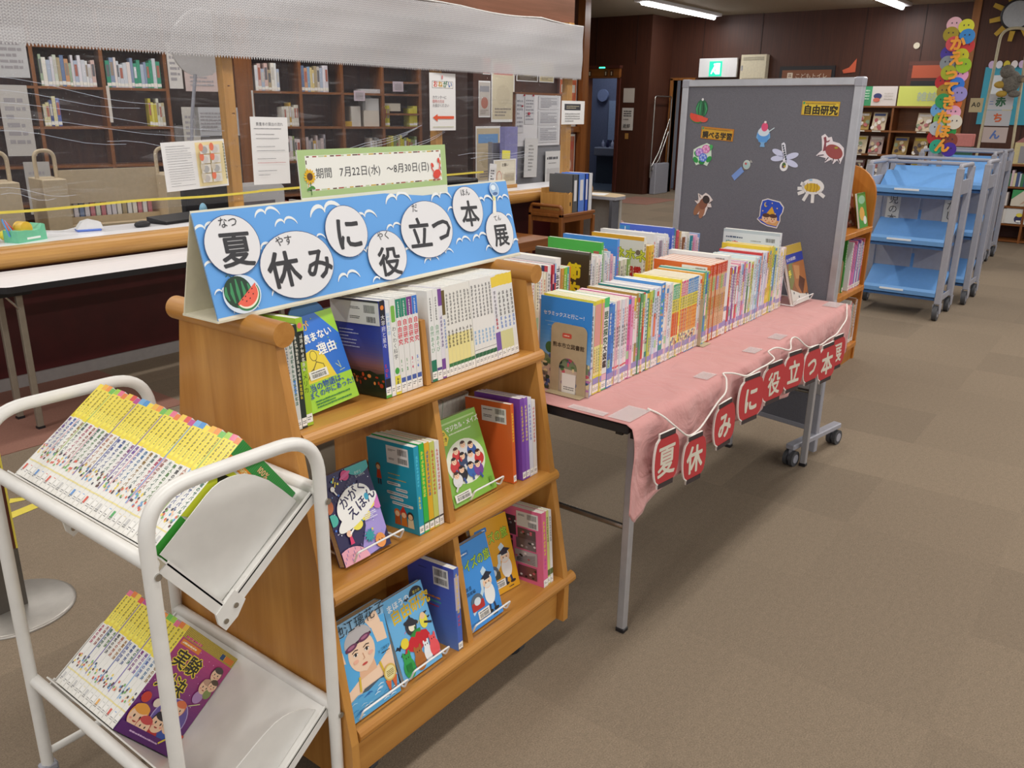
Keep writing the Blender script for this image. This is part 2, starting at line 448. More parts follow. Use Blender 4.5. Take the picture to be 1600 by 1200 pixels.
for nm, bx in (('wall_restroom_far', (15.6, 7.7, 0, 15.7, 11.2, CEIL)), ('wall_restroom_near', (13.82, 7.7, 0, 15.6, 7.74, CEIL)), ('wall_restroom_side', (13.82, 9.9, 0, 15.6, 9.95, CEIL))):
    b = MB(); b.box(*bx, TILE); struct(b, nm, 'pale blue restroom wall')
b = MB(); b.box(13.84, 8.12, .002, 15.6, 9.9, .006, paint('restroom_floor', '#59626e', .4)); struct(b, 'floor_restroom')
# staff side wall with notices, beam over the counter
b = MB(); b.box(8.72, 7.3, 0, 11.2, 7.42, CEIL, PANEL); b.box(11.1, 7.18, 0, 11.25, 7.3, CEIL, BROWN['Z']); b.box(10.55, 7.2, 1.12, 11.1, 7.3, 1.2, BROWN['X']); struct(b, 'wall_staff', 'dark wall with notices behind the counter')
b = MB(); b.box(-2, 9.6, 0, 13.7, 9.7, CEIL, paint('dark_back_wall', '#4a3a33', .8)); struct(b, 'wall_far_left')
SOF = wood('beam_veneer', '#6e4228', '#84523a', axis='X')
b = MB(); b.box(4.2, 4.46, 1.86, 6.72, 4.9, CEIL, SOF); struct(b, 'wall_beam', 'brown wooden beam above the lace strip')
# inlaid carpet pieces
RED = paint('dusty_red_carpet', '#8d6456', .95, noise=.1, scale=200)
for i, (x0, y0, x1, y1) in enumerate(((1.05, 3.75, 2.2, 4.66), (12.2, 6.6, 13.3, 7.4))):
    b = MB(); b.box(x0, y0, 0, x1, y1, .003, RED if i < 2 else paint('dark_carpet_piece', '#5a4c43', .95)); o = struct(b, 'floor_inlay_%d' % (i+1))
b = MB()
A = Art(b, (1.06, 3.05, .001), (1, 0, 0), (0, 1, 0), (0, 0, 1), YTAPE)
for P in ([(.0, .06), (.26, .1), (.26, .15), (.0, .11)], [(.24, .15), (.27, .1), (.17, .2), (.1, .24), (.08, .2)]): A.poly(P, '#e0cf55')
tag(b.build('floor_arrow'), 'yellow tape arrow stuck on the carpet beside the book cart', 'tape')

# ------------------------------------------------------------------ ceiling lights
TUBE = glow('lit_tube', '#fbfcff', 14)
for yi, y in enumerate((6.58, 3.62, .66, -2.3)):
    for xi, x in enumerate((-1.9, .7, 3.3, 5.9, 8.5, 12.9)):
        seen = yi == 0 and xi >= 4
        L = bpy.data.lights.new('tube_light', 'AREA'); L.shape = 'RECTANGLE'; L.size = 2.2; L.size_y = .16; L.energy = LAMP_W*(.95, 1, 1, 1.7)[yi]; L.color = LAMP_COL
        lo = bpy.data.objects.new('tube_light', L); COL.objects.link(lo); lo.location = (x, y, CEIL-.1)
        if seen or (yi == 1 and xi == 5):
            t = thing('ceiling_light', 'long lit ceiling strip light nearest the far corner' if (yi, xi) == (0, 5) else ('ceiling strip light over the hall, near edge of the photo top' if yi == 0 else 'round-ended ceiling light above the far wall on the right'), 'ceiling light', 'ceiling strip lights', (x, y, CEIL))
            b = MB(); b.box(-1.25, -.13, -.05, 1.25, .13, 0, WHITEP, bev=.01); b.build('housing', t)
            b = MB(); b.tube([(-1.22, 0, -.065), (1.22, 0, -.065)], .03, TUBE); b.build('tube', t)
LI = bpy.data.lights.new('restroom_light', 'AREA'); LI.energy = 9; LI.size = .8; LI.color = (.75, .85, 1)
lo = bpy.data.objects.new('restroom_light', LI); COL.objects.link(lo); lo.location = (14.7, 8.9, 2.8)

# ------------------------------------------------------------------ wooden display shelf
SX0, SX1, SYC = .922, 1.722, 1.405
Z1, Z2, Z3 = .852, .527, .225
sh = thing('display_shelf', 'honey wood two-sided display shelf under the blue banner', 'shelf', loc=(0, 0, 0))
def shelf_half(z): return .155+(1.03-z)*.178     # how far the side panel reaches from the centre line at height z
def side_panel(x0, x1):
    b = MB()
    zs = (.03, 1.035)
    poly = [(SYC-shelf_half(.2)-.004, .2), (SYC-shelf_half(.2)-.004, .09), (SYC+shelf_half(.2)+.004, .09), (SYC+shelf_half(.2)+.004, .2), (SYC+shelf_half(1.03), 1.035), (SYC-shelf_half(1.03), 1.035)]
    b.prism(poly, (x0, 0, 0), (0, 1, 0), (0, 0, 1), (1, 0, 0), x1-x0, OAK['Z'])
    return b.build('side_panel', sh)
side_panel(SX0, SX0+.0195); side_panel(SX1-.022, SX1)
for x in (SX0+.008, SX1-.004):
    b = MB(); b.cyl((x, SYC-.175, 1.05), (x, SYC+.175, 1.05), .024, OAK['Y'], 28); b.build('top_rail', sh)
for z in (Z1, Z2, Z3):
    hd = shelf_half(z)
    b = MB(); e = .012 if z > .3 else .045
    f = SYC-hd-.012
    n = 7; LH = .017; lip = [(f+LH-LH*sin(pi*k/n), z-LH-LH*cos(pi*k/n)) for k in range(n+1)]
    prof = lip[::-1]+[(f+.04, z-2*LH), (f+.04, z-.022), (SYC, z-.036), (SYC+hd, z-.022), (SYC+hd, z), (SYC, z-.014)]; prof = prof[::-1]
    b.prism(prof, (SX0+.0225, 0, 0), (0, 1, 0), (0, 0, 1), (1, 0, 0), SX1-SX0-.045, OAK['X'])
    if 1:
        b.prism(lip+[(f+.02, z), (f+.02, z-2*LH)], (SX1-.0225, 0, 0), (0, 1, 0), (0, 0, 1), (1, 0, 0), .0225+(.01 if z > .3 else .03), OAK['X'])
    b.build('shelf_board', sh)
b = MB(); b.box(SX0+.0225, SYC-.285, .09, SX1-.0225, SYC+.285, .2, OAK['X'], bev=.003); b.build('plinth', sh)
for x in (SX0+.12, SX1-.12):
    for y in (SYC-.2, SYC+.2):
        b = MB(); b.cyl((x-.012, y, .04), (x+.012, y, .04), .04, RUBBER, 20); b.box(x-.018, y-.016, .035, x+.018, y+.016, .09, GREYM, bev=.003); b.build('caster', sh)
for z, zt in ((Z2, Z1), (Z3, Z2)):
    b = MB(); hd = shelf_half(zt-.05)
    b.prism([(SYC-shelf_half(z)+.012, z), (SYC+shelf_half(z)-.02, z), (SYC+hd-.02, zt-.02), (SYC-shelf_half(zt-.02)+.012, zt-.02)], (1.316, 0, 0), (0, 1, 0), (0, 0, 1), (1, 0, 0), .018, OAK['Z']); b.build('divider', sh)
b = MB(); b.prism([(SYC-shelf_half(Z1)+.02, Z1), (SYC, Z1), (SYC, 1.0), (SYC-.15, 1.0)], (1.316, 0, 0), (0, 1, 0), (0, 0, 1), (1, 0, 0), .014, OAK['Z']); b.build('divider', sh)
for z, h in ((Z1, .1), (Z2, .11), (Z3, .11)):
    b = MB(); b.box(SX0+.022, SYC-.009, z, SX1-.022, SYC+.009, z+h, OAK['X'], bev=.003); b.build('back_stop', sh)
# frosted sheets fixed behind the left bays
FROST = paint('taped_grey_card', '#8d8373', .5, noise=.1, scale=12)
for x0, x1, z0, z1 in ((SX0+.024, 1.23, Z1+.002, .985), (SX0+.024, 1.19, Z2+.002, .82)):
    b = MB(); b.box(x0, SYC+.012, z0+.1, x1, SYC+.016, z1, FROST); b.build('card_backing', sh)

def wire_easel(x0, x1, y, z, depth, tilt, hgt=.03):
    """white wire book stand: front lip, feet and back leg"""
    b = MB(); r = .0024
    b.tube(fillet([(x0, depth, .003), (x0, 0, .003), (x0, -.012, hgt), (x1, -.012, hgt), (x1, 0, .003), (x1, depth, .003)], .006, 4), r, WIRE, 8)
    b.tube(fillet([(x0+.02, .02, .003), (x0+.02, .02+.14*sin(tilt)+.01, .14), (x1-.02, .02+.14*sin(tilt)+.01, .14), (x1-.02, .02, .003)], .01, 4), r, WIRE, 8)
    b.tube([((x0+x1)/2, .04+.14*sin(tilt), .14), ((x0+x1)/2, depth, .003)], r, WIRE, 8)
    b.tube([(x0, depth, .003), (x1, depth, .003)], r, WIRE, 8)
    return b

def disp(x, y, z, w, t, h, tilt, left, label, cover, yaw=0, sp=None, stand=None, pages=None, right=None, roll=0):
    """book standing cover-forward; x = left edge of the cover"""
    # faceL looks at -X; turn +90 about Z so it looks at -Y
    s = MB()
    M = Matrix.Translation((x+w, y, z+w*sin(roll))) @ Matrix.Rotation(yaw, 4, 'Z') @ Matrix.Rotation(-tilt, 4, 'X') @ Matrix.Rotation(-roll, 4, 'Y') @ Matrix.Rotation(pi/2, 4, 'Z')
    # in the turned frame: local x (thickness) -> +Y, local y (depth) -> -X
    bk = book(t, w, h, cover, sp, left, right, pages=pages, M=M, thing_args=('book', label, 'book', 'books shown cover-forward'))
    if stand:
        e = wire_easel(-.004+stand[0], w+.004-stand[1], 0, 0, .12, tilt)
        o = e.build('book_stand'); o.matrix_world = Matrix.Translation((x, y, z)) @ Matrix.Rotation(yaw, 4, 'Z') @ Matrix.Translation((0, -.002, 0))
        tag(o, stand[2], 'book stand', 'wire book stands')
    return bk
def face(A, x, y, r, skin='#f4cfae', hair='#3a2a22', smile=True, long=False):
    A.ell(x, y+r*.15, r*1.1, r*1.1, hair)
    A.ell(x, y, r, r*.98, skin)
    A.ell(x, y+r*.75, r*.95, r*.45, hair)
    for s in (-1, 1): A.ell(x+s*r*.38, y, r*.1, r*.15, '#2a2020', up=False); A.ell(x+s*r*.6, y-r*.3, r*.16, r*.1, '#f0a08c', up=False)
    A.k += 1
    A.ell(x, y-r*.38, r*.25, r*.14, '#b04038', a0=180, a1=360)
def lib_label(A, x, y, w, h, seed=3):
    A.rect(x, y, w, h, '#eceae4'); A.barcode(x+w*.12, y+h*.14, w*.76, h*.45, seed); A.scrib(x+w*.12, y+h*.66, w*.76, h*.22, 1, '#444444', seed)

# --- top shelf, left bay
def sp_text(txt, col, bgs=(), y0=.93, bold=.01, k=.72, lab=True, extra=None):
    def f(A, t, h):
        for (a, c_, cc) in bgs: A.rect(0, h*a, t, h*(c_-a), cc)
        sz = min(t*k, h*.62/max(1, len(txt)))
        A.text(txt, t/2, h*y0, sz, col, bold, vert=True)
        if extra: extra(A, t, h)
        if lab: A.rect(t*.06, h*.03, t*.88, h*.08, '#f3f2ee'); A.scrib(t*.2, h*.05, t*.6, h*.04, 2, '#555555', 4)
    return f
def sp_col(n, col, bgs=(), y1=.94, size=.7, lab=True, seed=1, second=None, labcol='#f3f2ee', lab2=None):
    def f(A, t, h):
        for (a, c_, cc) in bgs: A.rect(0, h*a, t, h*(c_-a), cc)
        sz = min(t*size, h*.7/max(1, n)); A.column(t/2, h*y1, n, sz, col, seed)
        if second:
            n2, c2, y2 = second; A.column(t/2, h*y2, n2, min(t*size, h*.3/n2), c2, seed+7)
        if lab2: A.rect(0, h*.105, t, h*.085, lab2)
        if lab: A.rect(t*.05, h*.02, t*.9, h*.08, labcol); A.scrib(t*.2, h*.04, t*.6, h*.035, 2, '#666666', seed)
    return f
TSH = 'on the top wooden shelf'
def up(x, t, d, h, y, z, label, cover, spine, left=None, right=None, group='upright books on the wooden shelf', lean=0, pages=None, sp_c=None):
    tl = -radians(4); M = at(x, y, z, 0, tl, lean)
    return book(t, d, h, cover, spine, left, right, M=M, pages=pages, sp_col=sp_c, thing_args=('book', label, 'book', group))
up(.941, .005, .148, .212, 1.243, Z1, 'very thin white book against the left side of the top shelf', '#d8d6da', sp_col(16, '#444444', lab=False, size=.8))
up(.947, .007, .148, .215, 1.243, Z1, 'thin white book with tiny grey print beside the black spine', '#e6e5e2', sp_col(18, '#5a6a70', seed=5, size=.8))
up(.9545, .0125, .15, .2, 1.243, Z1, 'white speckled picture spine next to the black spined book, top shelf', '#d6d9d4', sp_col(15, '#3c6a58', seed=9, second=(3, '#3a86d8', .5)))
up(.9675, .0125, .15, .205, 1.243, Z1, 'black spined book with yellow lettering on the top shelf', '#23302c', sp_col(11, '#e4e0d0', (), .9, .6, seed=3, second=(5, '#d8c438', .48)))
up(.981, .016, .15, .215, 1.246, Z1, 'lime green spined book beside the black spined book, top shelf', '#a2c832', sp_text('アメリカ', '#1c3a20', y0=.55, k=.8, extra=lambda A, t, h: (A.rect(0, h*.6, t, h*.28, '#20241e'), A.column(t/2, h*.86, 8, t*.55, '#d8d8c8', 4), A.ell(t/2, h*.93, t*.35, t*.35, '#e87a6a'))))
def c_boku(A, w, h):
    A.rect(0, 0, w, h, '#2470d2')
    A.poly([(w*.68, h), (w, h*.72), (w, h)], '#9ed03c')
    A.poly([(w*.08, h*.3), (w*.3, h*.62), (w*.42, h*.64), (w*.6, h*.58), (w*.72, h*.3)], '#ecd23a')
    A.rect(0, 0, w, h*.3, '#a6d838')
    A.stroke([(w*.4, h*.58), (w*.44, h*.5), (w*.36, h*.44), (w*.3, h*.36)], .0022, '#6a5a20'); A.ell(w*.42, h*.57, .009, .011, '#6a5a20'); A.ell(w*.42, h*.57, .0075, .0095, '#ecd23a')
    A.stroke([(w*.44, h*.5), (w*.55, h*.46), (w*.56, h*.38)], .0018, '#6a5a20'); A.stroke([(w*.2, h*.34), (w*.3, h*.42), (w*.36, h*.44)], .0018, '#6a5a20')
    A.stroke([(w*.76, h*.42), (w*.84, h*.36), (w*.8, h*.33), (w*.9, h*.34)], .0012, '#d8e890'); A.stroke([(w*.82, h*.44), (w*.84, h*.36)], .0012, '#d8e890')
    for i in range(14): A.ell(w*rnd.uniform(.04, .9), h*rnd.uniform(.6, .97), .0016, .0012, '#8ac83a')
    A.text('ぼくが', w*.06, h*.83, .021, '#e0b040', .02, .08); A.text('本を読まない', w*.03, h*.7, .0195, '#f4f4f0', .03, .07); A.text('理由', w*.52, h*.56, .025, '#f4f4f0', .03, .05); A.text('わけ', w*.56, h*.665, .006, '#f0f0f0')
    lib_label(A, w*.24, h*.33, w*.34, h*.09)
    A.text('本当の物語は、', w*.06, h*.215, .0165, '#1c4aa8', .015, .03); A.text('ぼくの中にあった！', w*.11, h*.145, .0145, '#1c4aa8', .015, .03)
    A.scrib(w*.2, h*.03, w*.66, h*.09, 3, '#3a7a3a', 5)
disp(1.018, 1.287, Z1, .138, .017, .195, radians(19), c_boku, 'blue, yellow and lime book with stick figure drawing on the top shelf', '#2470d2', radians(-2), roll=radians(4))
b = MB(); b.cyl((0, 0, 0), (0, .004, 0), .05, paint('clear_blue_plastic', '#4a7ab0', .2), 32)
o = b.build('book_prop'); o.location = (1.085, 1.352, Z1+.172); o.rotation_euler = (radians(-14), 0, 0); tag(o, 'round blue plastic book holder behind the lime and blue book', 'book stand')
def c_castle(A, w, h):
    n = 26
    stops = [(0, '#10140f'), (.12, '#15180f'), (.3, '#8a5a58'), (.36, '#7a5a78'), (.45, '#55508c'), (.6, '#38449a'), (.75, '#2e3a92')]
    for i in range(n):
        f0 = .75*i/n; 
        for j in range(len(stops)-1):
            if stops[j][0] <= f0 <= stops[j+1][0]:
                t = (f0-stops[j][0])/(stops[j+1][0]-stops[j][0]); a, c_ = stops[j][1], stops[j+1][1]
                cc = '#'+''.join('%02x' % int(int(a[q:q+2], 16)*(1-t)+int(c_[q:q+2], 16)*t) for q in (1, 3, 5))
        A.rect(0, h*f0, w, h*.75/n+.0004, cc, up=False)
    A.k += 1
    A.poly([(0, h*.27), (w*.12, h*.33), (w*.3, h*.26), (w*.5, h*.24), (w*.7, h*.27), (w*.85, h*.24), (w, h*.26), (w, 0), (0, 0)], '#1d2a1a')
    r = random.Random(4)
    for i in range(34):
        x, y = w*r.uniform(.03, .97), h*r.uniform(.12, .22); A.ell(x, y, r.uniform(.002, .006), r.uniform(.002, .005), r.choice(['#d8582a', '#a83a1c', '#e8904a', '#6a2a18']))
    A.ell(w*.3, h*.54, .0012, .0012, '#ffffff')
    A.rect(0, h*.75, w, h*.23, '#d9d8d6'); A.barcode(w*.7, h*.87, w*.22, h*.08, 2); A.barcode(w*.74, h*.775, w*.18, h*.06, 3); A.scrib(w*.42, h*.9, w*.2, h*.03, 2, '#555555', 2); A.scrib(w*.4, h*.8, w*.26, h*.035, 2, '#555555', 6)
    for i in range(6): A.scrib(w*.15, h*(.67-.035*i), w*.4, h*.02, 1, '#b8bcd8', i+20)
    A.rect(0, h*.98, w, h*.02, '#33303a')
up(1.196, .0165, .152, .212, 1.245, Z1, 'navy book with dusk landscape back cover and barcode on the top shelf', '#2c3a94', sp_text('大宰府と星々', '#e8e8f0', [(0, .06, '#5aa84a'), (.2, .75, '#3446a8')], y0=.86, extra=lambda A, t, h: (A.ell(t/2, h*.93, t*.3, t*.3, '#e07a2a'), A.text('SOS', t/2, h*.36, t*.6, '#d83a3a', .02, vert=True))), c_castle, sp_c='#20202a')
up(1.2135, .0115, .15, .209, 1.245, Z1, 'white spine with pale blue lettering right of the navy book', '#e4e6ea', sp_text('科学者の目', '#56a6e0', y0=.88, k=.82, lab=True))
up(1.226, .0165, .15, .211, 1.245, Z1, 'white science book with green and yellow patches on its spine', '#e6e6e2', sp_text('わくわく科学', '#333a3c', [(0, .2, '#e4d84a')], y0=.72, extra=lambda A, t, h: (A.rrect(t*.15, h*.76, t*.7, h*.17, t*.2, '#7ab84a'), A.ell(t/2, h*.25, t*.4, h*.035, '#4aa84a'), A.column(t/2, h*.19, 4, t*.5, '#333333', 2))))
G4 = 'red and white project books on the top shelf'
for i, (cc, nn, ordn) in enumerate((('#2a8a6e', '1･2', 'first'), ('#2a8a6e', '1･2', 'second'), ('#7a3a8a', '3･4', 'third'), ('#3a78d0', '5･6', 'fourth'))):
    up(1.2435+.0168*i, .0158, .15, .212, 1.245, Z1, 'white book with red lettering and '+cname(cc)+' top, '+ordn+' of its four', '#e6e5e2',
       sp_text('自由研究', '#d23a4c', [(.79, .98, cc)], y0=.765, k=.86, bold=.03, extra=lambda A, t, h, cc=cc, nn=nn: (A.column(t/2, h*.96, 7, h*.023, '#f0f0f0', 3), A.text(nn, t/2, h*.36, t*.6, ('#3a9a50', '#3a9a50', '#d03a6a', '#3a70d0')[i], .04, vert=True), A.rect(t*.1, h*.1, t*.8, h*.06, '#4a62a8'))), group=G4)
def upl(x, *a, **k):
    up(x, *a, lean=-radians(6.2)*max(0, (x-1.36)/.31), **k)
# right bay of the top shelf
upl(1.343, .0165, .15, .21, 1.245, Z1, 'white nature play book with dark green foot, left of its twin', '#e8e8e6', sp_text('自然あそび', '#2f8f56', [(0, .24, '#237a60')], y0=.62, k=.74, extra=lambda A, t, h: A.column(t/2, h*.93, 9, t*.35, '#555555', 3)))
upl(1.3605, .0165, .15, .21, 1.245, Z1, 'white nature play book with purple band at its foot', '#e8e8e6', sp_text('自然あそび', '#2f8f56', [(.1, .14, '#5a4a8a')], y0=.62, k=.74, extra=lambda A, t, h: A.column(t/2, h*.93, 9, t*.35, '#555555', 4)))
upl(1.378, .0125, .15, .213, 1.245, Z1, 'white spine with purple head and foot on the top shelf', '#e2dfe6', sp_col(8, '#6a5a8a', [(.8, .98, '#7a4a9a'), (0, .22, '#7a4a9a')], .7, lab=True, seed=8))
upl(1.3912, .0105, .15, .21, 1.245, Z1, 'white spine with brown gold patch at its head, top shelf', '#e6e4de', sp_col(9, '#4a78c0', [(.7, .97, '#6a5a30')], .66, seed=11))
for i in range(7):
    upl(1.4025+.0135*i, .0128, .15, .2115-.001*(i == 0), 1.245, Z1, 'white story spine with pale yellow lower half, %s from left on top shelf' % nth(i+1), '#ebe9e2',
       sp_col(9, '#5a5a58', [(.1, .46, '#eee29a' if i < 6 else '#ece6c0'), (.09, .14, '#3a7a4a')], .93, .62, seed=20+i, second=(5, '#4a4440', .52)), group='white science story books')
for i in range(6):
    upl(1.4985+.0142*i, .0135, .15, .213, 1.245, Z1, 'white story spine with green foot band, %s of six on top shelf' % nth(i+1), '#eceae6',
       sp_col(9, '#4a4a4a', [(.1, .15, '#2f6a48'), (.185, .19, '#444444')], .94, .62, seed=40+i, second=(4, '#6aa8d8', .42)), group='white green-footed science books')
upl(1.584, .0185, .15, .212, 1.245, Z1, 'white spine with large purple foot among the yellow-topped books', '#e8e6ea', sp_col(10, '#555560', [(.02, .32, '#7a5aa8'), (.86, .98, '#f0d24a')], .82, .5, seed=60, second=(3, '#d03a4a', .5)))
for i in range(4):
    upl(1.6035+.017*i, .0165, .15, .2135, 1.245, Z1, 'white yellow-headed book, %s of four by the right side panel' % nth(i+1), '#e9e9e6',
       sp_col(6, '#2c2c30', [(.86, .99, '#f2d448'), (.06, .32, '#d8d49a' if i < 3 else '#e6e4e0')], .8, .6, seed=70+i, second=(3, '#4a7ac8', .5)), group='yellow-topped story books')

# --- middle shelf
def c_kagaku(A, w, h):
    A.rect(0, 0, w, h, '#2c2550')
    r = random.Random(2)
    A.poly([(w*.45, h*.12), (w*.62, h*.32), (w*.66, h*.5), (w, h*.62), (w, h*.2), (w*.8, h*.02), (w*.5, 0)], '#a898dc')
    for i in range(50): A.ell(w*r.random(), h*r.random(), .0012, .0012, r.choice(['#e8e8f8', '#5a78c8', '#8ab8f0']))
    for i in range(16): A.ell(w*r.random(), h*r.random(), .0026, .0026, r.choice(['#4a78d0', '#e8d850', '#5ab8d0']))
    A.ell(w*.8, h*1.02, w*.28, h*.14, '#3f9a98'); A.ell(w*.5, h*.93, .011, .011, '#c23a72'); A.ell(w*.5, h*.93, .017, .004, '#c85a8a', .3)
    A.ell(w*.02, h*.68, .014, .016, '#b8663a'); A.ell(w*.04, h*.52, .013, .013, '#4ab0a0'); A.ell(w*.96, h*.52, .014, .016, '#d478c0')
    A.stroke([(w*.28, h*.95), (w*.24, h*.9), (w*.29, h*.9), (w*.25, h*.85)], .0028, '#e8d23a')
    for x, y in ((.46, .37), (.66, .43), (.8, .53)): A.ell(w*x, h*y, .014, .011, '#f0e25a')
    A.ell(w*.52, h*.6, w*.38, h*.19, '#eeeeea', .35); A.ell(w*.54, h*.5, w*.49, h*.095, '#eeeeea', .38)
    A.stroke([(w*.25, h*.76), (w*.2, h*.83)], .003, '#eeeeea'); A.ell(w*.2, h*.84, .0055, .0055, '#eeeeea')
    A.text('かがく', w*.27, h*.585, .028, '#2c2550', .02, .36); A.text('えほん', w*.36, h*.44, .03, '#2c2550', .02, .36); A.text('たんじょうよみきかせ', w*.19, h*.68, .0075, '#5a5470', 0, .55)
    A.ell(w*.78, h*.62, .006, .008, '#3aa0c0')
    A.ell(w*.16, -h*.02, w*.36, h*.2, '#e8a8b8'); 
    for i in range(12): A.rect(w*(.02+.035*i), h*(.03+.035*(i % 4)), .0015, .006, '#7a6aa8', up=False)
    A.k += 1
    A.ell(w*.8, h*.1, .014, .016, '#ea9a50'); A.ell(w*.77, h*.11, .0015, .0015, '#5a3a20'); A.ell(w*.83, h*.11, .0015, .0015, '#5a3a20')
    s = [(w*.62+cos(k*pi/10)*(.016 if k % 2 else .009), h*.2+sin(k*pi/10)*(.016 if k % 2 else .009)) for k in range(20)]; A.poly(s, '#2f9aa0')
    A.poly([(w*.22, h*.2), (w*.3, h*.2), (w*.28, h*.3), (w*.24, h*.3)], '#d83a6a'); A.ell(w*.25, h*.32, .007, .007, '#f4c8a8'); A.stroke([(w*.27, h*.31), (w*.36, h*.35)], .004, '#f0f0f0')
    A.scrib(w*.62, h*.37, w*.26, h*.08, 4, '#e8e6f4', 4); A.text('かがく', w*.68, h*.9, .007, '#d8f0e8'); A.text('じっけん', w*.68, h*.86, .007, '#d8f0e8')
disp(1.024, 1.208, Z2+.004, .135, .019, .195, radians(22), c_kagaku, 'navy space picture book with white rocket cloud on wire stand, middle shelf', '#2c2550', stand=(.028, -.022, 'white wire stand under the navy space book'), pages=paint('tan_page_edges', '#c8b08a', .8, noise=.1, scale=260))
def c_teal(A, w, h):
    A.rect(0, 0, w, h, '#1f9ab8'); A.rect(w*.42, h*.76, w*.46, h*.2, '#e6e6e4'); A.barcode(w*.66, h*.87, w*.19, h*.07, 5); A.barcode(w*.66, h*.78, w*.19, h*.06, 6); A.scrib(w*.46, h*.9, w*.16, h*.025, 2, '#666666', 8); A.scrib(w*.46, h*.8, w*.12, h*.025, 2, '#666666', 9)
    for i, (x, l, cc) in enumerate(((.42, .32, '#c8a83a'), (.42, .38, '#c8a83a'), (.4, .26, '#f0f0f0'), (.58, .22, '#f0f0f0'), (.38, .42, '#f0f0f0'), (.44, .26, '#f0f0f0'), (.48, .42, '#f0f0f0'))):
        y = h*(.63-.055*i)
        if i > 1: A.rrect(w*x-.002, y-.002, w*l+.004, h*.034, .003, '#d8d8d6')
        A.scrib(w*x, y, w*l, h*.02, 1, cc if i < 2 else '#5a6a78', i)
    A.ell(w*.22, h*.69, .008, .009, '#8a5a30'); A.ell(w*.22, h*.68, .006, .006, '#f0c89a'); A.poly([(w*.17, h*.55), (w*.28, h*.55), (w*.26, h*.65), (w*.19, h*.65)], '#c84a30'); A.rect(w*.19, h*.48, .004, .014, '#3a3040'); A.rect(w*.24, h*.48, .004, .014, '#3a3040')
    for x, cc, hh in ((.56, '#b85a2a', '#d8682a'), (.7, '#d0782a', '#c84a2a'), (.84, '#e8d8b0', '#3a3028')):
        A.poly([(w*x-.01, h*.06), (w*x+.01, h*.06), (w*x+.008, h*.17), (w*x-.008, h*.17)], cc); A.ell(w*x, h*.2, .01, .01, hh); A.ell(w*x, h*.19, .007, .007, '#f0c89a')
    A.poly([(w*.62, h*.22), (w*.76, h*.22), (w*.7, h*.3)], '#c83a2a')
up(1.2285, .0155, .15, .212, 1.187, Z2, 'teal book with white barcode box and cartoon children on the middle shelf', '#1f9ab8', sp_col(9, '#5ad0e8', [], .9, .5, seed=80, second=(4, '#e0d84a', .45)), c_teal)
for i, (cc, tc, nm) in enumerate((('#35b84a', '#e8e04a', 'bright green'), ('#e0b02c', '#2a6a9a', 'golden yellow'), ('#c6cc66', '#c84a3a', 'pale lime'), ('#e2e0dc', '#c85a5a', 'white'))):
    up(1.2455+.0168*i, .0158 if i < 3 else .0145, .15, .214-.003*i, 1.187, Z2, nm+' spined book next to the teal book on the middle shelf', cc, sp_col(11, tc, [(.03, .12, '#2f6a3a' if i < 2 else '#46464a')], .92, .6, seed=84+i))
def c_magical(A, w, h):
    A.rect(0, 0, w, h, '#84b84a'); A.text('マジカル・メイズ', w*.25, h*.84, .0155, '#f2f2ea', .03, .02); A.scrib(w*.3, h*.79, w*.5, h*.03, 1, '#e0ecc8', 3); A.rect(w*.05, h*.93, w*.9, h*.02, '#b8d890')
    A.poly([(w*.02, h*.74), (w*.2, h*.7), (w*.28, h*.78), (w*.22, h*.88), (w*.03, h*.9)], '#ecd23a'); A.text('算数の', w*.03, h*.82, .0105, '#2a2a20', .03); A.text('まとき', w*.05, h*.755, .0105, '#2a2a20', .03)
    A.ell(w*.5, h*.45, w*.43, h*.26, '#e8ecd8')
    r = random.Random(11)
    for x, y, cc in ((.34, .6, '#c83a3a'), (.52, .64, '#d8d8d8'), (.68, .6, '#3a5a9a'), (.24, .5, '#c83a3a'), (.44, .52, '#3a4a6a'), (.62, .5, '#e0e0e0'), (.78, .48, '#c83a3a'), (.34, .38, '#2a2a30'), (.55, .38, '#3f6ab0'), (.7, .36, '#7a4a9a'), (.2, .34, '#e0e0e0')):
        A.ell(w*x, h*(y-.06), .017, .016, cc, r.uniform(-.4, .4)); face(A, w*x, h*y, .0085, hair=r.choice(['#2a2020', '#4a2a1a']))
        A.stroke([(w*x, h*(y-.1)), (w*(x+r.uniform(-.1, .1)), h*(y-.17))], .006, r.choice(['#2a2a30', '#3f5a9a', '#d8d8d8']))
    A.text('8', w*.36, h*.47, .015, '#c83a3a', .03)
    lib_label(A, w*.04, h*.05, w*.36, h*.09, 7); A.rect(w*.86, h*.04, w*.06, h*.12, '#6a9a3a')
disp(1.374, 1.208, Z2+.004, .162, .02, .213, radians(21), c_magical, 'green book with crowd of cartoon children on wire stand, middle shelf', '#84b84a', stand=(.06, -.006, 'white wire stand under the green cartoon book'))
def c_orange(A, w, h):
    A.rect(0, 0, w, h, '#d8652e'); A.rect(w*.36, h*.74, w*.54, h*.19, '#e4e2de'); A.barcode(w*.66, h*.85, w*.2, h*.065, 9); A.barcode(w*.66, h*.76, w*.2, h*.06, 10); A.scrib(w*.4, h*.88, w*.2, h*.025, 1, '#666666', 3); A.scrib(w*.4, h*.79, w*.18, h*.04, 2, '#666666', 5)
up(1.583, .0125, .15, .214, 1.19, Z2, 'plain orange book with barcode box on the middle shelf', '#d8652e', sp_col(10, '#f0d84a', [], .9, .6, seed=90), c_orange)
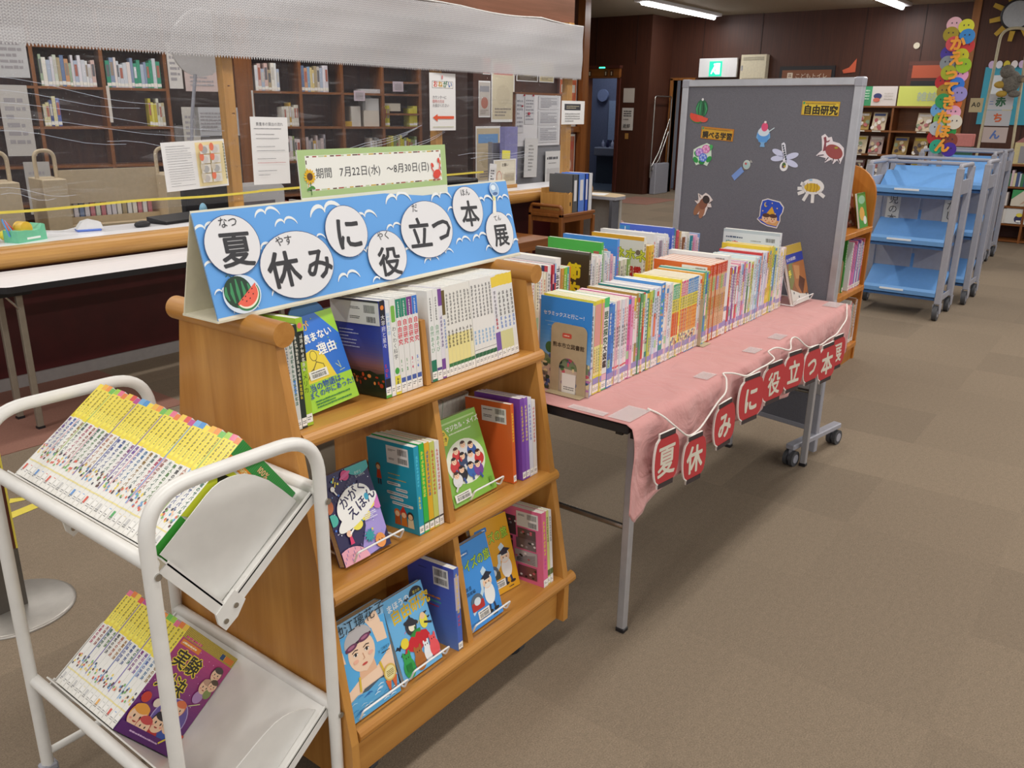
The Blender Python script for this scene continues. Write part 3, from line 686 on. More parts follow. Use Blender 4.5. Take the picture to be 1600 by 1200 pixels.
for i, (cc, tc, hh, nm) in enumerate((('#7a48a8', '#e0c43a', .222, 'deep purple'), ('#8a5ab8', '#f0e070', .22, 'violet'), ('#d8d8e4', '#5a6ac0', .216, 'white and blue'), ('#e2dcd8', '#c83a4a', .205, 'white and red'))):
    up(1.613+.0165*i, .0155, .15, hh, 1.183, Z2, nm+' spined book at the right end of the middle shelf', cc, sp_col(10, tc, [], .92, .6, seed=94+i))
# low pile seen on the far side of the middle shelf
for i in range(10):
    b = MB(); M = at(1.515+.0175*i, 1.575, Z2, pi, -radians(6), 0)
    b.box(-.008, 0, 0, .008, .13, .19, PAGESW); b.box(-.0085, -.001, 0, -.0075, .131, .191, GLOSS, rnd.choice(['#e8e6e0', '#d8d0c0', '#9ac0a0', '#c8c0b0']))
    o = b.build('book'); o.matrix_world = M; tag(o, 'pale book on the shelf’s far side, %s from the divider, page tops showing' % nth(i+1), 'book', 'books on the far side of the wooden shelf')

# --- bottom shelf
def c_swim(A, w, h):
    A.rect(0, 0, w, h, '#58aee6'); A.rect(0, h*.86, w, h*.14, '#8ab8da')
    sk, sk2 = '#f2d2b6', '#e6b896'
    A.poly([(0, h*.3), (w*.1, h*.32), (w*.32, h*.38), (w*.62, h*.38), (w*.86, h*.46), (w, h*.52), (w, 0), (0, 0)], sk)
    A.poly([(w*.3, h*.36), (w*.36, h*.56), (w*.62, h*.56), (w*.66, h*.38)], sk2)
    A.poly([(w*.76, h*.62), (w*.96, h*.6), (w*.94, h*.78), (w*.8, h*.84), (w*.7, h*.8)], sk)
    for i in range(4): A.stroke([(w*(.72+.05*i), h*.8), (w*(.64+.06*i), h*(.9+.012*i))], .009, sk)
    A.poly([(0, h*.62), (w*.12, h*.6), (w*.1, h*.72), (0, h*.76)], sk)
    A.ell(w*.44, h*.62, w*.26, h*.19, sk); A.poly([(w*.2, h*.62), (w*.68, h*.62), (w*.6, h*.47), (w*.46, h*.415), (w*.32, h*.46)], sk)
    A.ell(w*.42, h*.75, w*.27, h*.14, '#b9b6b8', 0.06, a0=-5, a1=185)
    A.stroke([(w*.16, h*.7), (w*.4, h*.735), (w*.68, h*.76)], .006, '#3a2a3a'); A.ell(w*.27, h*.715, w*.12, h*.032, '#6a3a5a', .1); A.ell(w*.54, h*.745, w*.12, h*.032, '#6a3a5a', .1); A.ell(w*.27, h*.718, w*.07, h*.015, '#a86a8a', .1); A.ell(w*.54, h*.748, w*.07, h*.015, '#a86a8a', .1)
    for x in (.32, .54):
        A.stroke([(w*(x-.06), h*.655), (w*x, h*.672), (w*(x+.06), h*.664)], .0022, '#3a2a26'); A.ell(w*x, h*.625, w*.042, h*.016, '#f6f2ee'); A.ell(w*x, h*.625, w*.022, h*.016, '#2a2424'); A.stroke([(w*(x-.045), h*.632), (w*x, h*.645), (w*(x+.045), h*.632)], .0016, '#3a2a26')
    A.stroke([(w*.45, h*.61), (w*.47, h*.55), (w*.43, h*.545)], .0014, '#c89070'); A.ell(w*.45, h*.495, w*.055, h*.012, '#c8504a'); A.ell(w*.3, h*.56, w*.05, h*.02, '#f0b8a0'); A.ell(w*.6, h*.57, w*.05, h*.02, '#f0b8a0')
    A.stroke([(w*.3, h*.4), (w*.27, h*.25)], .005, '#d8b83a'); A.stroke([(w*.72, h*.42), (w*.78, h*.25)], .005, '#d8b83a'); A.poly([(w*.22, h*.2), (w*.34, h*.26), (w*.74, h*.27), (w*.84, h*.2)], '#4a5a6a')
    A.poly([(0, h*.2), (w*.2, h*.24), (w*.4, h*.22), (w*.65, h*.26), (w, h*.2), (w, 0), (0, 0)], '#5aa8d8')
    r = random.Random(5)
    for i in range(30):
        x, y = w*r.uniform(.02, .9), h*r.uniform(.02, .22); A.stroke([(x, y), (x+w*.06, y+h*.01), (x+w*.12, y)], .0022, r.choice(['#e0f0f8', '#3a88c8', '#a8d4ec', '#2a6ab0']), True)
    A.text('池江璃花子', w*.0, h*.875, w*.205, '#1c2a34', .01, .03)
    A.text('文', w*.72, h*.51, .006, '#1c2a34'); A.text('江璃花子', w*.78, h*.52, .0065, '#1c2a34'); A.scrib(w*.78, h*.48, w*.2, h*.02, 1, '#1c2a34', 2)
    A.poly([(w*.74, h*.2), (w*.8, h*.04), (w*.86, h*.2)], '#d86a3a'); A.poly([(w*.86, h*.2), (w*.92, h*.05), (w*.98, h*.2)], '#d86a3a')
    A.ell(w*.86, h*.26, w*.125, h*.088, '#d8b860'); A.ell(w*.86, h*.26, w*.1, h*.07, '#e8dca0'); A.scrib(w*.79, h*.22, w*.15, h*.07, 4, '#7a6a30', 8)
disp(.947, 1.12, Z3+.004, .14, .02, .215, radians(14), c_swim, 'pale blue book with swimmer in cap and goggles on the bottom shelf', '#6aa8d0', stand=(.022, -.006, 'white wire stand under the swimmer book'), pages=paint('tan_page_edges', '#c8b08a', .8))
def c_mahou(A, w, h):
    A.rect(0, 0, w, h, '#6ab2e2'); A.text('まほうの', w*.06, h*.845, .018, '#e8eef4', .03, .05); A.text('自由研究', w*.1, h*.69, .034, '#d8b41e', .035, .05, sx=.92)
    A.ell(w*.8, h*.88, .021, .018, '#1c1c24', a0=0, a1=180); A.text('夏の本', w*.73, h*.895, .008, '#d8c83a'); A.stroke([(w*.8, h*.89), (w*.78, h*.8)], .0015, '#1c1c24')
    for x, y, s in ((.55, .87, .009), (.1, .4, .013), (.14, .3, .008), (.88, .62, .007), (.56, .56, .008), (.93, .55, .006)):
        A.poly([(w*x-s, h*y), (w*x-s*.4, h*y+s*.5), (w*x, h*y+s*.2), (w*x+s*.4, h*y+s*.5), (w*x+s, h*y), (w*x+s*.4, h*y-s*.1), (w*x, h*y-s*.5), (w*x-s*.4, h*y-s*.1)], '#22222c')
    for i in range(9): A.stroke([(w*(.3+.07*i), h*(.52+.02*(i % 4))), (w*(.34+.07*i), h*(.54+.02*(i % 3)))], .0016, ['#e05a8a', '#2a3a6a', '#e8c83a'][i % 3])
    A.ell(w*.48, h*.56, .017, .02, '#33343a'); A.ell(w*.5, h*.55, .01, .01, '#f4ead0'); A.ell(w*.5, h*.6, .022, .007, '#2c2c32', -.3); A.poly([(w*.4, h*.6), (w*.58, h*.58), (w*.5, h*.7)], '#2c2c32')
    A.ell(w*.8, h*.54, .012, .018, '#e8e04a'); A.ell(w*.8, h*.6, .008, .008, '#f0c89a'); A.stroke([(w*.8, h*.52), (w*.98, h*.47)], .005, '#23232b')
    A.poly([(w*.18, h*.3), (w*.3, h*.3), (w*.52, h*.22), (w*.64, h*.27), (w*.86, h*.35), (w*.8, h*.43), (w*.6, h*.47), (w*.4, h*.44), (w*.24, h*.37)], '#c8222e')
    A.poly([(w*.4, h*.46), (w*.5, h*.42), (w*.56, h*.47), (w*.66, h*.44), (w*.68, h*.49), (w*.54, h*.5)], '#2f8a3a'); A.stroke([(w*.54, h*.48), (w*.56, h*.54)], .003, '#2f8a3a')
    A.ell(w*.24, h*.42, .012, .012, '#e8d23a')
    for x, y, cc, rx, ry in ((.2, .13, '#2f9a4a', .017, .024), (.48, .13, '#a8662e', .017, .022), (.7, .16, '#e8eaee', .012, .02), (.88, .17, '#e8565c', .015, .022)):
        A.ell(w*x, h*y, rx, ry, cc); A.ell(w*x, h*y+ry*.9, rx*.7, rx*.7, cc); A.ell(w*x-.003, h*y+ry, .0015, .0018, '#2a1a1a'); A.ell(w*x+.004, h*y+ry, .0015, .0018, '#2a1a1a')
        for s in (-1, 1): A.ell(w*x+s*rx*.5, h*y+ry*1.35, rx*.22, rx*.42, cc)
    A.rect(w*.13, h*.1, .016, .016, '#1f7a38')
disp(1.108, 1.128, Z3+.004, .125, .012, .192, radians(20), c_mahou, 'sky blue book with red umbrella and animals on the bottom shelf', '#6ab2e2', stand=(.02, -.005, 'white wire stand under the red umbrella book'))
def c_blue(A, w, h):
    for i in range(20): A.rect(0, h*i/20, w, h/20+.0003, '#%02x%02x%02x' % (int(0x5e-i*1.2), int(0x86-i*2.6), int(0xd2-i*1.2)), up=False)
    A.k += 1
    A.rect(w*.56, h*.74, w*.32, h*.22, '#e2e2e2'); A.barcode(w*.59, h*.86, w*.26, h*.08, 21); A.barcode(w*.59, h*.765, w*.26, h*.07, 22); A.scrib(w*.25, h*.9, w*.2, h*.02, 1, '#2a3a6a', 2)
    A.scrib(w*.42, h*.56, w*.26, h*.045, 1, '#e08a2a', 3); A.scrib(w*.4, h*.51, w*.3, h*.04, 1, '#4ab0a0', 4); A.scrib(w*.44, h*.46, w*.2, h*.03, 1, '#c83a4a', 5)
up(1.276, .0165, .15, .214, 1.115, Z3, 'shiny blue book with barcode box on the bottom shelf by the divider', '#4a6ac0', sp_col(10, '#e8c85a', [(0, .1, '#7a6a5a'), (.5, .9, '#b8b0c8')], .95, .6, seed=101, second=(3, '#d04a5a', .45)), c_blue)
def c_quiz(bg, dark):
    def f(A, w, h):
        A.rect(0, 0, w, h, bg); A.text('クイズの旅', w*.04, h*.68, .0305, '#23603a', .07, .04, sx=.8); A.text('クイズの旅', w*.04, h*.68, .0305, '#b6d83a', .02, .04, sx=.8)
        A.rrect(w*.1, h*.86, w*.32, h*.06, .003, '#2f7ac8'); A.scrib(w*.14, h*.875, w*.24, h*.03, 1, '#e8f0f8', 4)
        A.poly([(w*.62, h*.6), (w*.72, h*.64), (w*.78, h*.58), (w*.7, h*.52), (w*.64, h*.55)], '#c8e0ee'); A.poly([(w*.56, h*.5), (w*.64, h*.52), (w*.6, h*.36), (w*.4, h*.24), (w*.2, h*.16), (w*.18, h*.2), (w*.4, h*.3), (w*.54, h*.4)], '#c8e0ee')
        A.text('鉄道', w*.12, h*.47, .011, '#1c2c3a', .01); A.text('路線編', w*.12, h*.41, .011, '#1c2c3a', .01)
        A.ell(w*.74, h*.3, .019, .028, '#f0f0ee'); A.stroke([(w*.68, h*.18), (w*.66, h*.1)], .007, '#2a3a5a'); A.stroke([(w*.8, h*.18), (w*.82, h*.1)], .007, '#2a3a5a'); A.ell(w*.66, h*.095, .01, .004, '#222222'); A.ell(w*.84, h*.095, .01, .004, '#222222')
        face(A, w*.74, h*.44, .016, hair='#e6e2da'); A.ell(w*.74, h*.405, .012, .006, '#e8e4dc'); A.poly([(w*.58, h*.51), (w*.74, h*.48), (w*.92, h*.52), (w*.76, h*.57)], '#232a3a'); A.rect(w*.66, h*.475, w*.17, h*.03, '#232a3a')
        A.ell(w*.35, h*.3, .022, .02, '#5a6a7a'); A.rrect(w*.18, h*.2, w*.36, h*.1, .004, '#b8322e' if not dark else '#4a4a3a'); A.ell(w*.36, h*.3, .012, .01, '#d8e4ec')
        lib_label(A, w*.3, h*.08, w*.34, h*.1, 12); A.scrib(w*.7, h*.03, w*.14, h*.025, 1, '#2a2a2a', 4)
    return f
disp(1.342, 1.132, Z3+.004, .128, .016, .215, radians(17), c_quiz('#3f92e0', False), 'bright blue quiz book with cartoon professor on the bottom shelf', '#3f92e0', stand=(.005, -.006, 'white wire stand under the bright blue quiz book'))
disp(1.47, 1.18, Z3, .135, .016, .205, radians(17), c_quiz('#e0a41e', True), 'golden yellow quiz book with cartoon professor on the bottom shelf', '#e0a41e', radians(-6))
def c_pink(A, w, h):
    A.rect(0, 0, w, h, '#e06a92'); A.rect(w*.44, h*.76, w*.48, h*.2, '#e0dedc'); A.barcode(w*.68, h*.87, w*.2, h*.07, 31); A.barcode(w*.7, h*.77, w*.18, h*.07, 32); A.scrib(w*.48, h*.9, w*.16, h*.03, 2, '#555555', 2)
    for x, y, ww, hh, cc in ((.06, .62, .36, .26, '#4a3a3c'), (.1, .4, .24, .2, '#3a2e2e'), (.46, .6, .4, .14, '#5a484a'), (.42, .46, .44, .14, '#6a5a5c'), (.38, .26, .5, .18, '#a8a0a2'), (.44, .06, .42, .17, '#6a4044'), (.08, .22, .26, .16, '#8a3a40')):
        A.rect(w*x, h*y, w*ww, h*hh, cc); r = random.Random(int(x*100+y*1000))
        for i in range(6): A.ell(w*(x+ww*r.random()*.9+.03), h*(y+hh*(.15+r.random()*.7)), .004, .003, r.choice(['#d8d0d0', '#1e1a1c', '#8a8488', '#c85a6a']))
    for i in range(6): A.stroke([(w*.42, h*.28+.002*i), (w*.84, h*(.28+.024*i))], .0012, '#3a3638')
up(1.628, .0195, .15, .216, 1.117, Z3, 'pink book with dark photographs and barcode box on the bottom shelf', '#e06a92', sp_col(9, '#e8d23a', [(0, .1, '#dedcd8')], .9, .55, seed=111, second=(3, '#c83aa0', .4)), c_pink)
for i, (cc, nm, hh) in enumerate((('#d0d47a', 'pale lime', .215), ('#e2dede', 'white', .212))):
    up(1.649+.0125*i, .0115, .15, hh, 1.118, Z3, nm+' spine at the right end of the bottom shelf', cc, sp_col(10, '#4a4a40', [(.12, .2, '#5a6a3a')], .92, .6, seed=115+i))

# ------------------------------------------------------------------ blue banner on top of the shelf
BNW, BNH = .965, .197
bn = thing('title_banner', 'blue folded card banner with white circles and black title lettering on the display shelf', 'banner', loc=(.858, 1.325, 1.074), rz=radians(2.3))
bz, bd = .19, .1
nrm = Vector((0, -bz, bd/2)).normalized(); vup = Vector((0, bd/2, bz)).normalized()
CARDW = paint('cream_card', '#d9d4bf', .7)
b = MB()
b.prism([(0, 0), (bd/2, bz), (bd/2, bz+.004), (-.003, 0)], (0, 0, 0), (0, 1, 0), (0, 0, 1), (1, 0, 0), BNW, INK, '#5a98da', sidecol='#d9d4bf')
A = Art(b, (0, -.003, 0), (1, 0, 0), vup, nrm, INK, .00004, (0, 0, BNW, BNH+.01))
A.rect(0, .004, BNW, BNH-.004, '#5e9ee0'); A.rect(0, 0, BNW, .005, '#dcd8c8')
def wave(x, y, s, fl=1):
    for q, rx_, ry_ in ((-1, .42*s, .4*s), (1, .55*s, .5*s)):
        pts = [(x+q*(rx_+rx_*cos(t)), y+ry_*sin(t)-.12*s*(1+cos(t))) for t in [pi-.05-(pi-.35)*i/10 for i in range(11)]]
        A.stroke(pts, s*.17, '#e4e8e8', True)
r = random.Random(12)
for x, y, s in ((.02, .165, .03), (.16, .18, .032), (.02, .1, .028), (.2, .158, .03), (.31, .17, .05), (.13, .115, .03), (.42, .15, .034), (.53, .178, .045), (.5, .118, .028), (.16, .03, .038), (.06, .012, .03), (.33, .03, .034), (.4, .075, .03), (.54, .06, .03), (.6, .03, .028), (.68, .172, .04), (.66, .04, .026), (.73, .06, .03), (.72, .14, .026), (.8, .06, .034), (.85, .15, .036), (.93, .15, .028), (.94, .03, .03), (.84, .03, .028), (.02, .05, .02), (.42, .012, .026), (.27, .12, .022), (.93, .1, .024)):
    wave(x, y, s)
for i, (cx, cy, rx, ry) in enumerate(((.068, .1316, .0598, .055), (.2073, .0755, .092, .066), (.3559, .1262, .059, .054), (.4607, .061, .06, .0545), (.6107, .1036, .0905, .066), (.7766, .1368, .0585, .056), (.889, .066, .0585, .054))):
    A.ell(cx, cy, rx+.0012, ry+.0012, '#3a4a78', n=40); A.ell(cx, cy, rx, ry, '#dcdcdf', n=40)
INKC = '#2e2e33'
for tx, x, y, s in (('夏', .0725, .097, .07), ('休', .17, .043, .075), ('み', .259, .045, .07), ('に', .358, .093, .076), ('役', .462, .022, .068), ('立', .58, .069, .075), ('つ', .66, .073, .072), ('本', .779, .1, .068), ('展', .891, .036, .062)):
    A.text(tx, x, y, s, INKC, .026, -.04 if tx != '休' else 0, center=True, sx=1.06)
for tx, x, y, s in (('なつ', .068, .166, .0215), ('やす', .185, .118, .0215), ('やく', .46, .098, .0205), ('だ', .58, .149, .0205), ('ほん', .777, .172, .019), ('てん', .889, .098, .016)):
    A.text(tx, x, y, s, INKC, .008, center=True)
b.build('front_panel', bn)
b = MB(); b.prism([(bd/2, bz), (bd, 0), (bd+.003, 0), (bd/2, bz+.004)], (0, 0, 0), (0, 1, 0), (0, 0, 1), (1, 0, 0), BNW, CARDW); b.build('back_panel', bn)
b = MB(); b.box(-.002, -.003, -.004, BNW+.002, bd+.003, 0, CARDW); b.build('base_strip', bn)
PT = Matrix.Translation((.858, 1.325, 1.074)) @ Matrix.Rotation(radians(2.3), 4, 'Z')
def on_banner(name, fn, label):
    b = MB(T=PT); A = Art(b, Vector((0, -.003, 0))+nrm*.0045, (1, 0, 0), vup, nrm, INK, .00005); fn(A, b)
    return tag(b.build(name), label, 'cut-out')
def melon(A, b):
    A.ell(.061, .04, .042, .036, '#cfdcea', n=36)
    A.ell(.053, .045, .031, .03, '#1c3a2a')
    for q in range(-2, 3): A.stroke([(.053+q*.012, .07-abs(q)*.006), (.053+q*.0135, .045), (.053+q*.011, .02+abs(q)*.006)], .0075, '#3a8a58', True)
    A.stroke([(.045, .074), (.04, .08), (.034, .076)], .0018, '#2a4a34')
    A.ell(.07, .036, .031, .027, '#2f7a4a', .55, a0=180, a1=360); A.ell(.0705, .037, .028, .024, '#e8e4d0', .55, a0=180, a1=360); A.ell(.071, .038, .026, .021, '#e2604c', .55, a0=180, a1=360)
    A.poly([(.0475, .02), (.095, .053), (.0935, .057), (.046, .0245)], '#e2604c')
    for x, y in ((.058, .03), (.066, .035), (.075, .041), (.084, .047), (.066, .026), (.075, .03), (.084, .037)): A.ell(x, y, .0017, .0011, '#3a2020', .6)
on_banner('watermelon_cutout', melon, 'laminated watermelon cut-out at the lower left of the blue banner')
def bell(A, b):
    A.poly([(.874, .118), (.888, .112), (.899, .155), (.889, .157)], '#e6e4da'); A.rect(.887, .15, .012, .012, '#e0dc9a')
    A.ell(.9, .178, .02, .019, '#c3d6e8', n=30); A.ell(.9, .178, .0175, .0165, '#93b4d8', n=30); A.ell(.897, .183, .01, .007, '#dce8f2'); A.ell(.901, .167, .011, .004, '#4a6a9a')
    A.stroke([(.9, .196), (.903, .215), (.902, .222)], .0012, '#c8ccd0')
on_banner('wind_chime_cutout', bell, 'pale glass wind chime cut-out at the right end of the blue banner')
# green period sign standing on the ridge
b = MB(T=PT @ Matrix.Translation((.262, .0525, .197)) @ Matrix.Rotation(radians(-1.2), 4, 'Z') @ Matrix.Rotation(radians(-4), 4, 'X'))
b.box(0, 0, -.02, .452, .003, .094, INK, '#e0e4d8'); A = Art(b, (0, 0, 0), (1, 0, 0), (0, 0, 1), (0, -1, 0), INK, .00006)
A.rect(0, 0, .452, .094, '#a9c488'); A.rect(.018, .012, .416, .07, '#e9eae4')
for i in range(26):
    for y in (.0125, .0785): A.rect(.022+.0158*i, y, .007+.004*(i % 3), .0025, ['#5a3a30', '#c8a83a', '#b8c8a0', '#a04a3a'][(i*7) % 4], up=False)
for i in range(4):
    for x in (.019, .43): A.rect(x, .02+.015*i, .0025, .008, ['#c8a83a', '#5a3a30'][i % 2], up=False)
A.k += 1
A.text('期間', .042, .038, .0225, '#3a3a40', .004); A.text('7月22日(水)', .107, .038, .0228, '#3a3a40', .004); A.text('～8月30日(日)', .247, .038, .0228, '#3a3a40', .004)
for k in range(14): A.ell(.0255+.011*cos(k*2*pi/14), .041+.011*sin(k*2*pi/14), .0042, .0022, '#e2b21e', k*2*pi/14)
A.ell(.0255, .041, .0075, .0075, '#5a3a1c'); A.stroke([(.0255, .03), (.026, .004)], .0018, '#3a6a30'); A.ell(.021, .017, .006, .003, '#4a8a3a', .5); A.ell(.031, .019, .006, .003, '#4a8a3a', -.5)
A.ell(.415, .027, .014, .01, '#d8483a', .3); A.stroke([(.404, .033), (.397, .042), (.401, .047)], .003, '#d8483a'); A.stroke([(.424, .036), (.428, .05), (.424, .056)], .003, '#d8483a'); A.ell(.423, .058, .004, .006, '#d8483a'); A.ell(.4, .048, .004, .006, '#d8483a', .7)
for q in range(4): A.stroke([(.407+.004*q, .02), (.402+.006*q, .011)], .0015, '#c83a30')
tag(b.build('period_sign'), 'pale green bordered date sign with sunflower and crab, on top of the blue banner', 'sign')

# ------------------------------------------------------------------ white two-tray book cart
CX0, CX1, CY0, CY1, CT = .572, .9085, 1.13, 1.692, .888
ct = thing('book_cart', 'white tubular steel book cart with two sloping trays', 'cart')
for y in (CY0, CY1):
    b = MB(); b.tube(fillet([(CX0, y, .075), (CX0, y, CT), (CX1, y, CT), (CX1, y, .075)], .085, 10), .0125, WHITE, 18); b.build('hoop_frame', ct)
    b = MB(); b.tube([(CX0, y, .105), (CX1, y, .105)], .0085, WHITE, 12); b.build('cross_bar', ct)
for x in (CX0, CX1):
    for y in (CY0, CY1):
        b = MB(); b.cyl((x-.012, y, .034), (x+.012, y, .034), .034, RUBBER, 22); b.box(x-.017, y-.014, .03, x+.017, y+.014, .08, GREYM, bev=.004); b.build('caster', ct)
ang = radians(36); ua = Vector((cos(ang), 0, sin(ang))); ub = Vector((-sin(ang), 0, cos(ang)))
for zo in (0, -.477):
    V0 = Vector((.702, 0, .627+zo))
    b = MB()
    for (d0, ln, off) in ((ua, .262, -ub), (ub, .176, -ua)):
        b.prism([(0, 0), (ln, 0), (ln, .003), (0, .003)], V0+Vector((0, CY0+.012, 0)), d0, off, (0, 1, 0), CY1-CY0-.024, WHITE)
    tr = b.build('tray', ct)
    for y in (CY0+.012, CY1-.016):
        b = MB()
        for (d0, ln, off) in ((ua, .258, -ub), (ub, .16, -ua)):
            b.prism([(0, -.004), (ln, -.004), (ln, .02), (0, .02)], V0+Vector((0, y, 0)), d0, off, (0, 1, 0), .004, WHITE)
        b.prism([(-.02, -.01), (.03, -.012), (.03, .022), (.0, .032), (-.03, .03), (-.03, .01)], V0+Vector((0, y-.002, 0)), ua, -ub, (0, 1, 0), .006, WHITE)
        for q in ((.012, .012), (-.018, .016)):
            p = V0+ua*q[0]-ub*q[1]+Vector((0, y-.004, 0)); b.cyl(p, p+Vector((0, .008, 0)), .005, CHROME, 10)
        b.build('tray_end_rail', tr)
    for p in (Vector((CX0+.004, 0, .77+zo)), Vector((CX1, 0, .775+zo))):
        b = MB(); b.tube([p+Vector((0, CY0, 0)), p+Vector((0, CY1, 0))], .0125, WHITE, 14); b.build('side_rail', ct)
    for x in (CX0, CX1):
        b = MB(); b.cyl((x+(.006 if x > .7 else .004), CY0-.0155, .755+zo), (x+(.006 if x > .7 else .004), CY0-.011, .755+zo), .006, CHROME, 12); b.build('screw', ct)
    for y, lo in ((CY0+.03, 0), (CY1-.035, 0)):
        b = MB()
        P = [(.004, .002), (.218, .002), (.214, .047), (.209, .085), (.199, .115), (.189, .135), (.177, .148), (.165, .158), (.151, .166), (.135, .17), (.12, .171), (.004, .168)]
        if zo: P = [(.004, .002), (.229, .002), (.222, .026), (.212, .046), (.2, .062), (.186, .075), (.168, .085), (.145, .092), (.12, .097), (.07, .105), (.004, .112)]
        if y > 1.4: P = [(.004, .002), (.2, .002)]+[(.2-.06*(k/8), .02+.15*sin(k/8*pi/2)) for k in range(9)]+[(.004, .172)]
        b.prism(P, V0+Vector((0, y, 0)), ua, ub, (0, 1, 0), .002, WHITE); b.build('end_plate', tr)
TOPC = ['#f0d83a', '#e06a8a', '#6aa8d8', '#6ab848', '#d8453a', '#e8b030', '#e0782a', '#3f8ed0', '#9ac83a', '#b83a8a', '#e8903a', '#e8c23a']
TXC = ['#6a3a9a', '#3a6a5a', '#2a6a58', '#a82a5a', '#4a5a9a', '#8a6a1a', '#a85a3a', '#3a5aa8', '#4a7a3a', '#7a2a7a', '#8a3a30', '#2a4a8a', '#3a5a5a', '#9a6a1a', '#2a6a9a', '#4a4a4a']
def sp_manga(i, lower):
    r = random.Random(100+i+50*lower)
    tc, xc = TOPC[(i*5+lower) % 12], TXC[(i*7+3*lower) % 16]
    def f(A, t, h):
        A.rect(0, h*.945, t, h*.055, tc); A.rect(0, h*.63, t, h*.315, '#ecd93c')
        A.column(t*.5, h*.94, 6, h*.0285, '#3c3618', i); A.rect(t*.2, h*.66, t*.6, h*.1, '#f3e65a'); A.column(t*.5, h*.76, 3, h*.022, '#8a8038', i+3)
        tt = ['無人島', '昆虫', '宇宙', '深海', '砂漠', '地震', '恐竜', '火山', '南極', '洞窟', '人体', '微生物'][(i*5) % 12]+'のサバイバル'
        if i % 5 == 2: A.rect(0, h*.2, t*.16, h*.44, r.choice(['#8ab4e0', '#e0a8b8', '#f0c8a0', '#5a6ab0']))
        if i % 6 == 3: A.rect(t*.84, h*.2, t*.16, h*.74, r.choice(['#6aa0d8', '#7a6ab8', '#a8c86a']))
        A.text(tt if not lower else ['水質', '天体', '植物', '光', '電気', '磁石'][i % 6]+'の対決', t/2, h*.622, min(t*.82, h*.0385), xc, .035, vert=True)
        for q in range(7): A.ell(t*r.uniform(.2, .8), h*r.uniform(.2, .32), t*.16, t*.2, r.choice(['#5a3a3a', '#d86a5a', '#f0c8a8', '#6aa0d0', '#7ab06a', '#4a4a5a', '#e8d060']), up=False)
        A.k += 1
        A.rect(0, h*.15, t, h*.012, '#e8dc9a'); A.rect(t*.3, h*.055, t*.4, h*.06, r.choice(['#e8d8a0', '#d85a4a', '#5ab06a', '#e8b060', '#6a9ad8', '#c8c8c8', '#c8c8c8'])); A.rect(t*.08, h*.01, t*.84, h*.1, '#efeeea') if i % 3 else None; A.scrib(t*.2, h*.04, t*.6, h*.03, 2, '#888888', i)
    return f
def c_green(A, w, h):
    A.rect(0, 0, w, h, '#d8d8d0'); A.rect(0, h*.86, w, h*.14, '#2f8a3f')
    for i in range(40): A.rect(w*i/40, h*.86, w/90, h*.14, '#3f9a4c', up=False)
    A.k += 1; A.rect(0, h*.8, w, h*.06, '#c8432e'); A.rect(0, h*.8, w*.35, h*.06, '#e08a30'); A.rect(w*.6, h*.8, w*.4, h*.03, '#8a2438')
    A.text('100%', w*.38, h*.905, .016, '#d84a3a', .03, sx=.9); A.text('100%', w*.38, h*.905, .016, '#e8d8a0', .0, sx=.9); A.text('大研究', w*.16, h*.815, .009, '#f0e8a0', .02); A.rect(w*.76, h*.88, w*.08, h*.05, '#22321f'); A.rect(w*.85, h*.88, w*.12, h*.05, '#d8902e')
    A.poly([(0, h*.78), (w*.4, h*.78), (w*.3, h*.4), (0, h*.3)], '#c8d03a'); A.poly([(0, h*.7), (w*.3, h*.76), (w*.16, h*.6)], '#2a2a24'); A.rect(0, 0, w, h*.3, '#3f9a3a')
